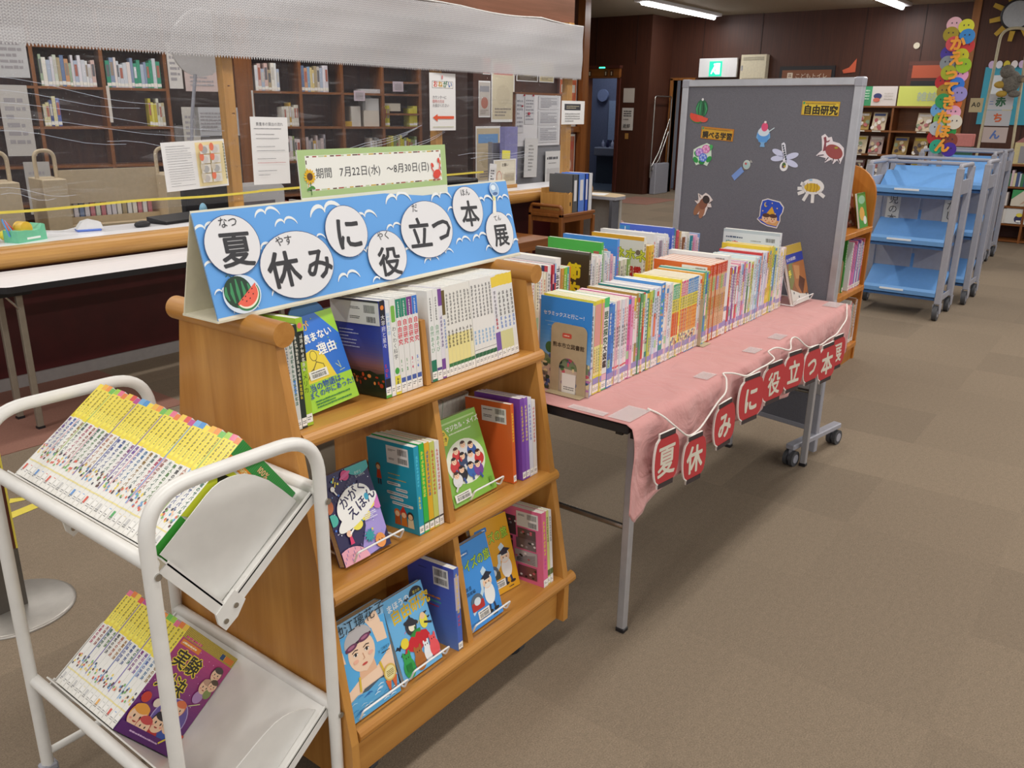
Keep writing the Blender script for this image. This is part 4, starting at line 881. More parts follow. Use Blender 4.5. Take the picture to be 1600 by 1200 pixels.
def c_purple(A, w, h):
    n = 24
    for i in range(n): 
        t = i/n; A.rect(0, h*t, w, h/n+.0004, '#%02x%02x%02x' % (int(0x4a+(0xd0-0x4a)*t), int(0x22+(0x48-0x22)*t), int(0x78+(0x80-0x78)*t)), up=False)
    A.k += 1; A.rect(0, h*.9, w, h*.1, '#e0c848')
    for i in range(46): A.rect(w*i/46, h*.9, w/110, h*.1, '#3a3020', up=False)
    A.k += 1
    A.scrib(w*.05, h*.9, w*.3, h*.04, 1, '#d85a8a', 3); A.rect(w*.03, h*.84, w*.36, h*.05, '#e88a30'); A.scrib(w*.06, h*.85, w*.3, h*.03, 1, '#fff0d0', 2); A.rect(w*.8, h*.915, w*.17, h*.05, '#d87a2a'); A.rect(w*.72, h*.915, w*.07, h*.05, '#2a4a7a')
    for tx, y in (('実験', .67), ('対決', .46)):
        A.text(tx, w*.08, h*y, h*.175, '#f0da3a', .085, sx=1.02); A.text(tx, w*.08, h*y, h*.175, '#26221e', .02, sx=1.02)
    r = random.Random(9)
    for i in range(60): A.ell(w*r.random(), h*.88*r.random(), .0009, .0009, '#f0c8f0', up=False)
    A.k += 1
    A.ell(w*.62, h*.26, w*.28, h*.2, '#b8a8d8'); A.ell(w*.62, h*.26, w*.265, h*.19, '#6a5aa8')
    for x, y, hr, cc, s in ((.5, .34, '#7a5a3a', '#e8d8a0', .016), (.66, .37, '#e0784a', '#d85a8a', .016), (.52, .2, '#26202a', '#c83a3a', .02), (.7, .22, '#7a3a34', '#3a5ab0', .017), (.84, .78, '#4a4440', '#3a8a5a', .014), (.8, .64, '#c8a088', '#b890c8', .015), (.9, .68, '#5a4a3a', '#8a9a5a', .012), (.17, .17, '#e8a040', '#f0f0f0', .022), (.33, .12, '#c84a4a', '#d83a4a', .018)):
        A.ell(w*x, h*y-s*1.5, s*.9, s*.9, cc); face(A, w*x, h*y, s, hair=hr)
    A.rect(0, 0, w, h*.1, '#5a2070'); A.scrib(w*.2, h*.04, w*.5, h*.025, 1, '#d8b8e0', 5); A.ell(w*.97, h*.12, .014, .02, '#d8482a'); A.ell(w*.1, h*.34, .012, .011, '#c83a2a'); A.ell(w*.3, h*.34, .01, .009, '#e8d8c8')
    A.stroke([(w*.9, h*.5), (w*.75, h*.44)], .002, '#e0e8a0'); A.stroke([(w*.9, h*.22), (w*.7, h*.06)], .004, '#e8d03a')
for lower in (0, 1):
    V0 = Vector((.702, 0, .627-.477*lower)); n = 31 if not lower else 15; t = .0154
    R = Matrix(((0, -ub.x, ua.x), (-1, 0, 0), (0, -ub.z, ua.z))).to_4x4()
    yfar = 1.652
    for i in range(n):
        y = yfar-t*i
        last = i == n-1
        dep_, hh = (.172 if not lower else .17), (.232 if not lower else .228)
        M = Matrix.Translation(V0+ua*.0022+ub*(dep_+.002)+Vector((0, y, 0))) @ R
        lbl = '%s-topped comic, %s from the far end of the white cart’s %s tray' % (cname(TOPC[(i*5+lower) % 12]), nth(i+1), 'lower' if lower else 'upper')
        if last: lbl = 'last science comic on the %s tray, its %s front cover showing' % (('upper', 'green striped') if not lower else ('lower', 'purple and magenta'))
        book(t-.0006, dep_, hh-.003*((i*7) % 3 == 0), '#e9e8e3', sp_manga(i, lower), None, (c_purple if lower else c_green) if last else None, M=M, thing_args=('comic_book', lbl, 'comic book', 'science comics on the white cart, %s tray' % ('lower' if lower else 'upper')))

# ------------------------------------------------------------------ pink covered folding tables
TX0, TX1, TY0, TZ = 1.742, 3.53, .952, .70
for i, (y0, lab) in enumerate(((TY0, 'silver legged folding table under the front of the pink cloth'), (TY0+.46, 'folding table under the back of the pink cloth behind the first'))):
    tb = thing('folding_table', lab, 'table', 'pink covered tables')
    y1 = y0+.45
    b = MB(); b.box(TX0+.004, y0+.004, TZ-.03, TX1-.004, y1, TZ-.003, BLACK, bev=.004); b.build('table_top', tb)
    for x in (TX0+.14, TX1-.11):
        for y in (y0+.06, y1-.05):
            b = MB(); b.box(x-.0125, y-.0125, .012, x+.0125, y+.0125, TZ-.03, ALU, bev=.003); b.box(x-.014, y-.014, 0, x+.014, y+.014, .014, BLACK, bev=.002); b.build('leg', tb)
        b = MB(); b.tube([(x, y0+.06, .335), (x, y1-.05, .335)], .009, CHROME, 12); b.build('leg_brace', tb)
        b = MB(); b.box(x-.1, y0+.04, TZ-.05, x+.02, y0+.06, TZ-.03, BLACK); b.box(x-.016, y0+.044, TZ-.09, x-.01, y0+.062, TZ-.03, BLACK); b.build('hinge_bracket', tb)
def cloth_mat():
    m, t, b = nt('pink_cotton_cloth'); L = t.links.new
    tc = t.nodes.new('ShaderNodeTexCoord')
    w = t.nodes.new('ShaderNodeTexNoise'); w.inputs['Scale'].default_value = 9; w.inputs['Detail'].default_value = 5; w.inputs['Distortion'].default_value = 1.2; L(tc.outputs['Object'], w.inputs['Vector'])
    r = t.nodes.new('ShaderNodeValToRGB'); r.color_ramp.elements[0].color = H('#c28986'); r.color_ramp.elements[1].color = H('#cd9794'); L(w.outputs['Fac'], r.inputs[0]); L(r.outputs[0], b.inputs['Base Color'])
    b.inputs['Roughness'].default_value = .85; b.inputs['Sheen Weight'].default_value = .2; b.inputs['Specular IOR Level'].default_value = .2
    bp = t.nodes.new('ShaderNodeBump'); bp.inputs['Strength'].default_value = .35; bp.inputs['Distance'].default_value = .03; L(w.outputs['Fac'], bp.inputs['Height']); L(bp.outputs[0], b.inputs['Normal'])
    return m
PINKC = cloth_mat()
from mathutils import noise
HEM = [(1.74, .478), (1.77, .44), (1.84, .462), (1.95, .49), (2.15, .512), (2.33, .526), (2.59, .51), (2.9, .5), (3.2, .485), (3.42, .475), (3.56, .5)]
def hem(x):
    for (a, za), (c, zc) in zip(HEM, HEM[1:]):
        if a <= x <= c: return za+(zc-za)*(x-a)/(c-a)
    return HEM[0][1] if x < HEM[0][0] else HEM[-1][1]
def clothp(u, v):
    x = TX0-.004+(TX1-TX0+.008)*u
    Lt = .93
    if v < .6:
        y = TY0+Lt*(1-v/.6); z = TZ+.0015+.0022*max(0, noise.noise((x*5, y*5, 0)))
        return (x, y, z)
    k = (v-.6)/.4
    zz = TZ-(TZ-hem(x))*k
    wob = .012*k*noise.noise((x*7, 2.1, 0))+.008*k*sin(x*23)+.006*noise.noise((x*16, zz*12, 4))*min(1, k*4)
    y = TY0-.006-.014*min(1, k*6)**.5-.008*k-wob
    return (x+.006*k*noise.noise((x*9, zz*9, 9))-(.035*k if u < .03 else .012*k if u < .06 else 0), y, zz)
b = MB(); b.grid(clothp, 150, 62, PINKC)
def clothr(u, v):   # short drop over the far end
    y = TY0-.02+(.95)*u; z = TZ-.2*v+.02*v*sin(u*9)
    return (TX1+.004+.006*v**.5+.003*v*sin(u*17), y, z)
b.grid(clothr, 40, 10, PINKC)
cl = tag(b.build('table_cloth'), 'pink cotton cloth over the book tables, hanging down the front', 'tablecloth')
sm = cl.modifiers.new('thickness', 'SOLIDIFY'); sm.thickness = .0012; sm.offset = 0
def tape_mat():
    m, t, b = nt('clear_tape'); b.inputs['Base Color'].default_value = H('#e8e6e6'); b.inputs['Roughness'].default_value = .2; b.inputs['Alpha'].default_value = .35
    n = t.nodes.new('ShaderNodeTexNoise'); n.inputs['Scale'].default_value = 40; bp = t.nodes.new('ShaderNodeBump'); bp.inputs['Strength'].default_value = .3; t.links.new(n.outputs['Fac'], bp.inputs['Height']); t.links.new(bp.outputs[0], b.inputs['Normal'])
    return m
TAPE = tape_mat()
for i, (x0, y0, x1, y1, lab) in enumerate(((1.75, .955, 1.86, 1.02, 'clear tape at the near corner of the pink cloth'), (1.745, 1.03, 1.775, 1.14, 'clear tape along the near short edge of the pink cloth'), (2.2, .955, 2.27, 1.0, 'clear tape holding the yarn above the fourth lantern card'), (2.56, .955, 2.63, 1.0, 'clear tape holding the yarn above the fifth lantern card'), (2.78, .955, 2.86, 1.0, 'clear tape holding the yarn above the sixth lantern card'), (3.42, .96, 3.52, 1.02, 'clear tape at the far corner of the pink cloth'))):
    b = MB(); b.box(x0, y0, TZ+.0045, x1, y1, TZ+.005, TAPE); tag(b.build('tape_strip'), lab, 'tape', 'clear tape strips on the cloth')
b = MB(); b.box(1.866, .9965, .4, 1.898, .999, .475, TAPE); tag(b.build('tape_strip'), 'clear tape joining the cloth corner to the silver table leg', 'tape', 'clear tape strips on the cloth')

# lantern cards on white yarn
LANT = (('夏', 1.846, .512, .668, .106, -.05), ('休', 2.02, .462, .607, .104, -.1), ('み', 2.21, .505, .652, .112, -.18), ('に', 2.4, .53, .685, .132, -.08), ('役', 2.59, .54, .682, .131, -.1), ('立', 2.775, .532, .678, .122, -.04), ('つ', 2.97, .51, .652, .122, -.05), ('本', 3.1, .487, .64, .12, -.16), ('展', 3.265, .495, .635, .116, -.12))
for i, (ch, x, z0, z1, w, rot) in enumerate(LANT):
    h = z1-z0
    yy = TY0-.056-(.014 if ch in '本' else 0)
    T = Matrix.Translation((x, yy, (z0+z1)/2)) @ Matrix.Rotation(rot*.6, 4, 'Y') @ Matrix.Rotation(radians(rnd.uniform(-14, -8)), 4, 'Z')
    b = MB()
    P = [(w/2*(.62+.38*cos(a)**.7 if False else 0)+0, 0) for a in ()]
    P = []
    for k in range(13): a = -1+2*k/12; P.append((w/2*(.6+.4*sqrt(max(0, 1-a*a))), a*(h/2-.013)))
    P += [(-p[0], p[1]) for p in P[::-1]]
    b.prism(P, (0, .002, 0), (1, 0, 0), (0, 0, 1), (0, -1, 0), .006, INK, '#b9373b', sidecol='#e6e2dc')
    for s in (-1, 1): 
        q = [(-w*.31, s*(h/2-.015)), (w*.31, s*(h/2-.015)), (w*.31, s*h/2), (-w*.31, s*h/2)]
        b.prism(q if area(q) > 0 else q[::-1], (0, .002, 0), (1, 0, 0), (0, 0, 1), (0, -1, 0), .006, INK, '#3a3032', sidecol='#e6e2dc')
    A = Art(b, (0, -.0042, 0), (1, 0, 0), (0, 0, 1), (0, -1, 0), INK, .0001)
    A.stroke([(p[0], p[1]) for p in P[13:]], .004, '#e2ddd6'); A.text(ch, 0, -h*.24, h*.6, '#d8d2c2', .024 if ch in '夏展役' else .036, center=True, sx=.82)
    o = b.build('lantern_card'); o.matrix_world = T
    tag(o, 'red paper lantern card reading %s on the pink cloth' % ch, 'lantern card', 'red lantern cards')
YARN = paint('white_yarn', '#e2ddd6', .9, noise=.1, scale=400)
pts = [(1.86, .965, .708), (1.875, .93, .695), (1.9, .902, .662), (1.985, .9, .605), (2.055, .9, .608), (2.17, .9, .662), (2.22, .9, .672), (2.27, .925, .7), (2.28, .945, .708), (2.33, .925, .7), (2.36, .9, .686), (2.45, .9, .688), (2.54, .9, .684), (2.6, .9, .69), (2.6, .93, .706), (2.68, .93, .706), (2.75, .9, .68), (2.81, .93, .706), (2.87, .93, .704), (2.92, .9, .655), (3.02, .9, .645), (3.08, .9, .632), (3.15, .9, .64), (3.25, .9, .638), (3.4, .91, .67), (3.5, .945, .708)]
b = MB(); b.tube(fillet(pts, .03, 4), .0028, YARN, 8); tag(b.build('yarn_string'), 'white yarn carrying the red lantern cards along the table edge', 'string')

# ------------------------------------------------------------------ books on the pink tables
TB = TZ+.0045
def c_ceram(A, w, h):
    n = 22
    for i in range(n):
        t = i/n; A.rect(0, h*t, w, h/n+.0004, '#%02x%02x%02x' % (int(0xc8+(0x34-0xc8)*min(1, t*1.4)), int(0xd4+(0x8c-0xd4)*min(1, t*1.4)), int(0xe0+(0xe2-0xe0)*min(1, t*1.4))), up=False)
    A.k += 1
    A.poly([(0, 0), (w, 0), (w, h*.34), (w*.7, h*.4), (w*.3, h*.34), (0, h*.42)], '#7a8a6a'); A.poly([(0, 0), (w, 0), (w, h*.24), (0, h*.28)], '#c8b4a0')
    r = random.Random(3)
    for i in range(70): A.ell(w*r.random(), h*r.uniform(.02, .38), r.uniform(.003, .009), r.uniform(.003, .008), r.choice(['#5a7a4a', '#8a6a8a', '#d8c8b0', '#c85a6a', '#4a5a8a', '#e0d0a0', '#3a4a3a', '#b87ab0']), up=False)
    A.k += 1
    A.ell(w*.2, h*.46, .014, .016, '#3f6a3a')
    A.text('セラミックスと行こー！', w*.06, h*.81, .0128, '#e8f0f8', .02, -.0)
    for i in range(4): A.scrib(w*(.1+.05*i), h*(.73-.04*i), w*.68, h*.02, 1, '#7ab0e0', i)
    A.barcode(w*.05, h*.14, w*.12, h*.05, 3); A.barcode(w*.05, h*.07, w*.12, h*.05, 4)
def tb(x, t, h, cover, spine, left=None, d=.17, y=1.14, label='', group='books in the near row on the pink table', right=None, jig=.006, sp_c=None, pages=None, rz=0, c=.0012):
    M = at(x, y+rnd.uniform(-.4, 1)*jig*.5, TB, rz)
    return book(t, d, h, cover, spine, left, right, M=M, sp_col=sp_c, pages=pages, c=c, thing_args=('book', label, 'book', group))
b = MB(T=at(1.842, 1.135, TB))
b.box(0, 0, 0, .0025, .166, .262, INK, '#4a8ac8'); c_ceram(Art(b, (0, .166, 0), (0, -1, 0), (0, 0, 1), (-1, 0, 0), INK), .166, .262)
tag(b.build('pamphlet'), 'blue sky pamphlet held by the beige bookend at the near end of the table', 'pamphlet')
# beige metal bookend in front of it
def bookend(x, y, z, wid, hgt, foot, label, art=True, rz=0):
    b = MB(); n = 10; r0 = wid*.16
    out = [(0, 0), (wid, 0)]+[(wid-r0+r0*sin(k/n*pi/2), hgt-r0+r0*cos(k/n*pi/2)) for k in range(n, -1, -1)]+[(r0-r0*sin(k/n*pi/2), hgt-r0+r0*cos(k/n*pi/2)) for k in range(0, n+1)]
    out = [(0, 0), (wid*.24, 0), (wid*.24, hgt*.36)]+[(wid*.5-wid*.26*cos(k/12*pi), hgt*.36+wid*.26*sin(k/12*pi)) for k in range(1, 12)]+[(wid*.76, hgt*.36), (wid*.76, 0)]+out[1:]
    m = paint('beige_metal', '#b3a384', .45)
    # plate looks at -X : right is -Y
    b.prism(out, (0, wid, 0), (0, -1, 0), (0, 0, 1), (-1, 0, 0), .0015, m)
    b.box(-.0015, -.0, 0, foot, wid, .0015, m)
    if art:
        A = Art(b, (-.0015, wid, 0), (0, -1, 0), (0, 0, 1), (-1, 0, 0), INK)
        A.text('熊本市立図書館', wid*.05, hgt*.66, wid*.128, '#3a2c20', .03, sx=1.0); A.rrect(wid*.32, hgt*.8, wid*.26, hgt*.07, .004, '#c85040'); A.scrib(wid*.36, hgt*.82, wid*.18, hgt*.03, 1, '#f0d8c8', 2)
    o = b.build('bookend'); o.location = (x, y, z); o.rotation_euler = (0, 0, rz)
    return tag(o, label, 'bookend', 'metal bookends')
bookend(1.838, 1.145, TB, .115, .195, -.028, 'beige metal bookend with arched opening in front of the blue pamphlet')
b = MB(); b.box(0, 0, 0, .0012, .045, .055, INK, '#e8e6e0'); Art(b, (0, .045, 0), (0, -1, 0), (0, 0, 1), (-1, 0, 0)).scrib(.006, .008, .034, .012, 2, '#777777', 3)
o = b.build('paper_slip'); o.location = (1.8395, 1.178, TB); tag(o, 'white paper slip inside the arch of the beige bookend', 'paper slip')

seq = []    # (thickness, height, cover colour, style, words)
def add(n, t, h, cols, style, words, **k):
    for i in range(n): seq.append((t, h-.0018*((i*3) % 4)*(style == 'mix'), cols[i % len(cols)], style, words, i, n, k))
add(1, .021, .25, ['#d6d6da'], 'blackcap', 'pale grey')
add(4, .0098, .262, ['#f0d8d8'], 'pinkyel', 'pink and yellow thin')
add(1, .026, .262, ['#54c878'], 'zukan', 'green edged picture encyclopaedia,')
add(2, .0135, .243, ['#3a74cc', '#4a8ad8'], 'mix', 'blue')
add(6, .0115, .243, ['#eceae6', '#e8b8c4', '#f0ede8', '#e2e2ea', '#f0d8de', '#eceae6'], 'black', 'pale')
add(2, .013, .246, ['#d86aa8', '#e8a0c8'], 'mix', 'magenta')
add(1, .01, .24, ['#e6e6e2'], 'mix', 'white')
add(3, .0115, .247, ['#a88a3a', '#9ab8a8', '#5a9a68'], 'mix', 'olive and green')
add(2, .0105, .243, ['#cc3a38', '#e4e2d8'], 'mix', 'red or white')
add(2, .015, .246, ['#2a8a8a', '#c8cc5a'], 'mix', 'teal or lime')
add(4, .0125, .246, ['#dcd8ea', '#cfe0ee', '#d6d2e6', '#eceaf0'], 'mix', 'lilac white')
add(1, .022, .253, ['#4a90d8'], 'pictures', 'bright blue picture-spined')
add(4, .012, .246, ['#eceae4', '#f0d8d0', '#e4e4ec', '#e0ecf0'], 'mix', 'white')
add(4, .0098, .236, ['#3fae7a'], 'fire', 'green-topped orange')
add(1, .009, .246, ['#ecd838'], 'plain', 'plain yellow')
add(4, .0098, .238, ['#d8428a'], 'fire', 'pink-topped orange')
add(7, .0098, .24, ['#3a88d0'], 'fire', 'blue-topped orange')
add(2, .011, .24, ['#ece8e0', '#e8dcd8'], 'mix', 'white')
add(1, .013, .243, ['#e0a23a'], 'mix', 'amber')
add(3, .012, .248, ['#48a8a0', '#4a90c8', '#a8c04a'], 'mix', 'teal, blue or lime')
add(8, .0152, .262, ['#d8682e'], 'tanseries', 'orange-backed brown')
add(1, .026, .275, ['#eceae8'], 'plain2', 'tall white')
add(6, .0125, .232, ['#c8323a', '#3f5aa8', '#e4dcea', '#8a4a9a', '#e8e4e0', '#d84a5a'], 'mix', 'red, blue and lilac')
add(6, .012, .236, ['#e8a8c0', '#cfd8ee', '#e0e0e8', '#d87a9a', '#c8b8e0', '#e8e6e2'], 'mix', 'pink and white')
add(4, .0135, .23, ['#3f7a4a', '#e8e6da', '#c8cc6a', '#e8e8e4'], 'mix', 'green and white')
add(4, .0125, .24, ['#dcecf0', '#bcd8ec', '#e8eaf0', '#9ac0e0'], 'mix', 'icy blue')
add(5, .012, .248, ['#c83438', '#e0dce8', '#c0d0ea', '#e8e8ee', '#d4cce0'], 'mix', 'pale lilac')
add(4, .0125, .262, ['#e4c83c'], 'mix', 'yellow-topped')
add(3, .0135, .255, ['#b8cc5a', '#4a90c8', '#e4e2b8'], 'mix', 'lime and blue')
add(1, .02, .302, ['#dfe4ea'], 'shinjitsu', 'tallest white')
add(5, .012, .24, ['#efd8d4', '#ece4d4', '#f0e8e4', '#e0c8d0', '#e8d0d8'], 'mix', 'pale pink')
def st_spine(style, col, i, s):
    r = random.Random(s*13+5)
    lav = '#9a92c8'
    def f(A, t, h):
        if style == 'blackcap': A.column(t/2, h*.9, 9, t*.62, '#3a3a3e', s); A.rect(0, h*.02, t, h*.1, '#e6e4e0'); A.rect(0, h*.3, t, h*.02, '#8a7ab0'); return
        if style == 'pinkyel': A.rect(0, h*.52, t, h*.44, '#e2a09a'); A.rect(0, h*.96, t, h*.04, '#e8d84a'); A.rect(0, h*.2, t, h*.32, '#ece29a'); A.column(t/2, h*.5, 9, t*.72, ['#b8402c', '#7a6a30', '#4a7a6a', '#c87a2a'][i], s)
        elif style == 'zukan': A.rect(0, h*.12, t, h*.86, '#e8eae6'); A.rect(0, h*.9, t, h*.1, '#54c878'); A.text('昆虫探究', t/2, h*.86, t*.85, '#2a5a3a', .035, vert=True); A.text('大図鑑', t/2, h*.5, t*.8, '#242428', .04, vert=True); A.rect(0, h*.12, t, h*.06, '#b05a4a')
        elif style == 'black': A.column(t/2, h*.9, 6, t*.7, r.choice(['#c85a7a', '#5a8ac0', '#d8685a']), s); A.column(t/2, h*.7, 6, t*.8, '#2c2c30', s+2); A.column(t/2, h*.42, 4, t*.6, '#a8aab8', s+3); A.rect(0, h*.2, t, h*.02, '#d85a5a')
        elif style == 'fire':
            A.rect(0, h*.8, t, h*.2, col); A.column(t/2, h*.98, 5, h*.032, '#e8f0e8', s); A.rect(0, h*.62, t, h*.18, '#ecdc4a'); A.column(t/2, h*.79, 4, h*.036, '#3a5a6a', s+1)
            A.rect(0, h*.3, t, h*.32, '#e07a2e' if col != '#d8428a' else '#d84a34'); A.column(t/2, h*.61, 6, h*.048, '#d8352a' if col == '#3fae7a' else '#f0c060', s+2); A.rect(0, h*.16, t, h*.14, '#efe6b0'); 
            for q in range(5): A.ell(t*r.uniform(.2, .8), h*r.uniform(.18, .28), t*.3, t*.4, r.choice(['#c83a3a', '#2a5aa8', '#f0c8a0', '#2c2430']), up=False)
            A.k += 1
        elif style == 'plain': A.rect(0, h*.3, t, h*.1, '#f2ec9a')
        elif style == 'tanseries':
            A.rect(0, h*.86, t, h*.13, '#c83a34'); A.column(t/2, h*.98, 4, h*.028, '#f0c8a8', s); A.rect(0, h*.14, t, h*.72, '#d8b088'); A.rect(0, h*.66, t, h*.18, ['#e0a878', '#a8c880', '#d8b0a0', '#b8a0d0'][i % 4]); A.column(t/2, h*.83, 5, h*.03, '#8a7a5a', s+1); A.rect(0, h*.42, t, h*.16, '#cc9a62'); A.column(t/2, h*.6, 7, h*.034, ['#9a5a2a', '#5a8a3a', '#7a5a9a', '#b86a2a'][i % 4], s+2); A.column(t/2, h*.3, 4, h*.026, '#a87a50', s+5)
        elif style == 'plain2': A.rect(0, h*.3, t, h*.06, '#8a90b8'); A.column(t/2, h*.2, 3, t*.5, '#7a7a8a', s)
        elif style == 'shinjitsu': A.column(t/2, h*.92, 8, t*.6, '#7a8a9a', s); A.rect(0, h*.3, t, h*.2, '#d0dce8')
        elif style == 'pictures':
            for q in range(26): A.ell(t*r.uniform(.15, .85), h*r.uniform(.2, .96), t*.16, t*.2, r.choice(['#e86a8a', '#f0e0a0', '#6ab86a', '#f0f0f0', '#2a5ab0', '#e8a03a']), up=False)
            A.k += 1; A.rect(0, h*.16, t, h*.08, '#2f9a8a')
        else:
            k = s % 4; dk = sum(H(col)[:3]) < .9
            if k == 0: A.rect(0, h*.82, t, h*.16, r.choice(['#d85a8a', '#e8d04a', '#6aa8d8', '#8ac06a', '#d86a4a', '#e8e6e0']))
            if k == 1: A.rect(0, h*.4, t, h*.3, r.choice(['#f0eeea', '#f0e2a0', '#d8e8f0', '#f4d8dc', '#e87a5a']))
            if k == 2: A.rect(0, h*.9, t, h*.06, r.choice(['#d85a4a', '#4a8ac8', '#e8c83a'])); A.rect(0, h*.24, t, h*.1, r.choice(['#e8a0b8', '#a8d0a0', '#f0d870']))
            A.column(t/2, h*.9, r.randint(6, 11), t*.72, r.choice(['#f4f0e0', '#f0e060', '#ffffff'] if dk else ['#3a3a40', '#c83a4a', '#2a5aa8', '#2a7a5a', '#7a3a8a', '#3a3a40']), s)
            A.column(t/2, h*.42, r.randint(2, 5), t*.55, r.choice(['#5a5a60', '#c85a6a', '#4a7ab8']), s+4)
        A.rect(0, h*.105, t, h*.07, lav if s % 5 else '#e2b8c8'); A.rect(t*.04, h*.015, t*.92, h*.085, '#f1efe9' if s % 4 else '#e8d890'); A.scrib(t*.2, h*.035, t*.6, h*.035, 2, '#7a7a7a', s)
    return f
def c_orangeback(A, w, h):
    A.rect(0, 0, w, h, '#dc6a2c'); A.rect(w*.5, h*.84, w*.44, h*.13, '#e8e6e2'); A.barcode(w*.74, h*.9, w*.17, h*.05, 3); A.scrib(w*.55, h*.9, w*.14, h*.03, 1, '#555555', 3)
def c_shin(A, w, h):
    A.rect(0, 0, w, h, '#d3d9e0'); A.rect(0, h*.96, w, h*.04, '#b8c4cc'); A.text('真実', w*.05, h*.78, h*.085, '#2f8a8a', .05); A.text('実', w*.05+h*.0885, h*.78, h*.085, '#c8324a', .05); A.scrib(w*.05, h*.88, w*.3, h*.04, 1, '#4a5a7a', 4); A.barcode(w*.76, h*.87, w*.16, h*.05, 8); A.barcode(w*.76, h*.79, w*.16, h*.05, 9); A.scrib(w*.5, h*.86, w*.18, h*.02, 1, '#888888', 4)
def c_yel(A, w, h): A.rect(0, 0, w, h, '#e8dc4a')
def c_white(A, w, h): A.rect(0, 0, w, h, '#dfe0e2'); A.barcode(w*.8, h*.93, w*.14, h*.04, 3)
x = 1.8465; tot = sum(s[0]+.0009 for s in seq); k_ = (3.285-1.8465)/tot
for n, (t, h, col, style, words, i, m, k) in enumerate(seq):
    tt = t*k_
    lab = '%s spined book, %s book from the blue pamphlet along the near row' % (words.replace(',', ''), nth(n+1))
    left = None; d = .168; y = 1.142
    if style == 'tanseries': d = .21; y = 1.14; left = c_orangeback if i == 0 else None; lab = '%s book, %s of the eight orange-backed books in the near row' % (words, nth(i+1))
    if style == 'shinjitsu': d = .23; left = c_shin; lab = 'tallest white book with teal and red title near the far end of the near row'
    if style == 'plain2': d = .225; left = c_white; lab = 'tall white book right after the orange-backed books in the near row'
    if style == 'pinkyel' and i == 0: left = c_yel
    if style == 'blackcap': d = .166
    cov = col
    if style == 'pinkyel': cov = '#e8dc4a'
    if style == 'fire': cov = '#efe6c8'
    if words == 'yellow-topped': d = .2; cov = '#e4c83c'
    if style == 'mix' and h > .25: d = .19
    tb(x, tt, h, cov, st_spine(style, col, i, n), left, d, y, lab, sp_c=col if style not in ('pinkyel',) else None, pages=PAGES if style in ('fire', 'black') else None)
    x += tt+.0009*k_
b = MB(); b.box(0, -.012, 0, .06, .1, .0015, paint('beige_metal', '#b3a384', .45)); b.box(.0, 0, 0, .0015, .1, .16, paint('beige_metal', '#b3a384', .45)); o = b.build('bookend'); o.location = (2.525-.0, 1.132, TB-.0012); tag(o, 'bookend foot poking out under the near row beside the blue-topped books', 'bookend', 'metal bookends')
# book on a wire stand at the far end
def c_claw(A, w, h):
    A.rect(0, 0, w, h, '#8a5a34'); A.rect(0, h*.82, w, h*.18, '#b89a3a'); A.rect(0, h*.7, w, h*.15, '#2a3a9a'); A.text('モノから知る歴史', w*.03, h*.735, .0145, '#f0e8e8', .02, .04, sx=.8)
    A.poly([(0, h*.5), (w*.12, h*.7), (w*.4, h*.7), (w*.3, h*.4), (0, h*.2)], '#7a7a44'); A.text('手', w*.02, h*.48, .03, '#e8d83a', .04)
    A.poly([(w*.3, h*.68), (w, h*.7), (w, h*.2), (w*.7, 0), (w*.3, h*.3)], '#a86a3a'); A.poly([(w*.36, h*.66), (w*.7, h*.62), (w*.62, h*.4), (w*.4, h*.42)], '#c08a58'); A.poly([(w*.48, h*.3), (w*.62, h*.46), (w*.92, h*.36), (w*.66, h*.12)], '#5a3420'); A.poly([(0, 0), (w, 0), (w, h*.1), (w*.5, h*.16), (0, h*.28)], '#d8d4cc')
    for x, y in ((.14, .18), (.4, .09), (.84, .1)): A.rrect(w*x, h*y, .009, .009, .002, '#3a4a5a')
def st_easel():
    M0 = Matrix.Translation((3.318, 1.1, TB)) @ Matrix.Rotation(radians(-2), 4, 'Z')
    e = wire_easel(0, .175, 0, 0, .12, radians(18)); o = e.build('book_stand'); o.matrix_world = M0; tag(o, 'white wire stand under the brown covered book at the far table end', 'book stand', 'wire book stands')
    M = M0 @ Matrix.Translation((.175, .002, .004)) @ Matrix.Rotation(-radians(16), 4, 'X') @ Matrix.Rotation(pi/2, 4, 'Z')
    book(.012, .175, .24, '#8a5a34', None, c_claw, None, M=M, thing_args=('book', 'brown book with clasped hands cover standing at the far end of the pink table', 'book', None))
st_easel()

# ---- back rows
R2 = []
YB = 1.5
def r2(x, t, h, col, words, d=.2, left=None, sty='mix', y=YB, pages=None): R2.append((x, t, h, col, words, d, left, sty, y, pages))
def c_cream(A, w, h):
    A.rect(0, 0, w, h, '#e6e0cc'); r = random.Random(2)
    for i in range(40): A.ell(w*r.random(), h*r.random(), .006, .004, r.choice(['#a8a070', '#c8b890', '#8a8a5a', '#d8d0b0']), r.random()*3, up=False)
    A.k += 1
def c_check(A, w, h):
    A.rect(0, 0, w, h, '#e4e2e2'); A.rect(w*.1, h*.6, w*.3, h*.2, '#d8a8a0'); A.rect(w*.55, h*.4, w*.36, h*.44, '#c86a4a'); A.rect(w*.58, h*.43, w*.3, h*.38, '#d8a888')
    for i in range(16): A.rect(w*i/16, h*.93, w/16, h*.07, ['#c83a4a', '#3a4aa8', '#a8c8e8', '#e8e8e8', '#2a2a5a'][i % 5], up=False)
    A.k += 1
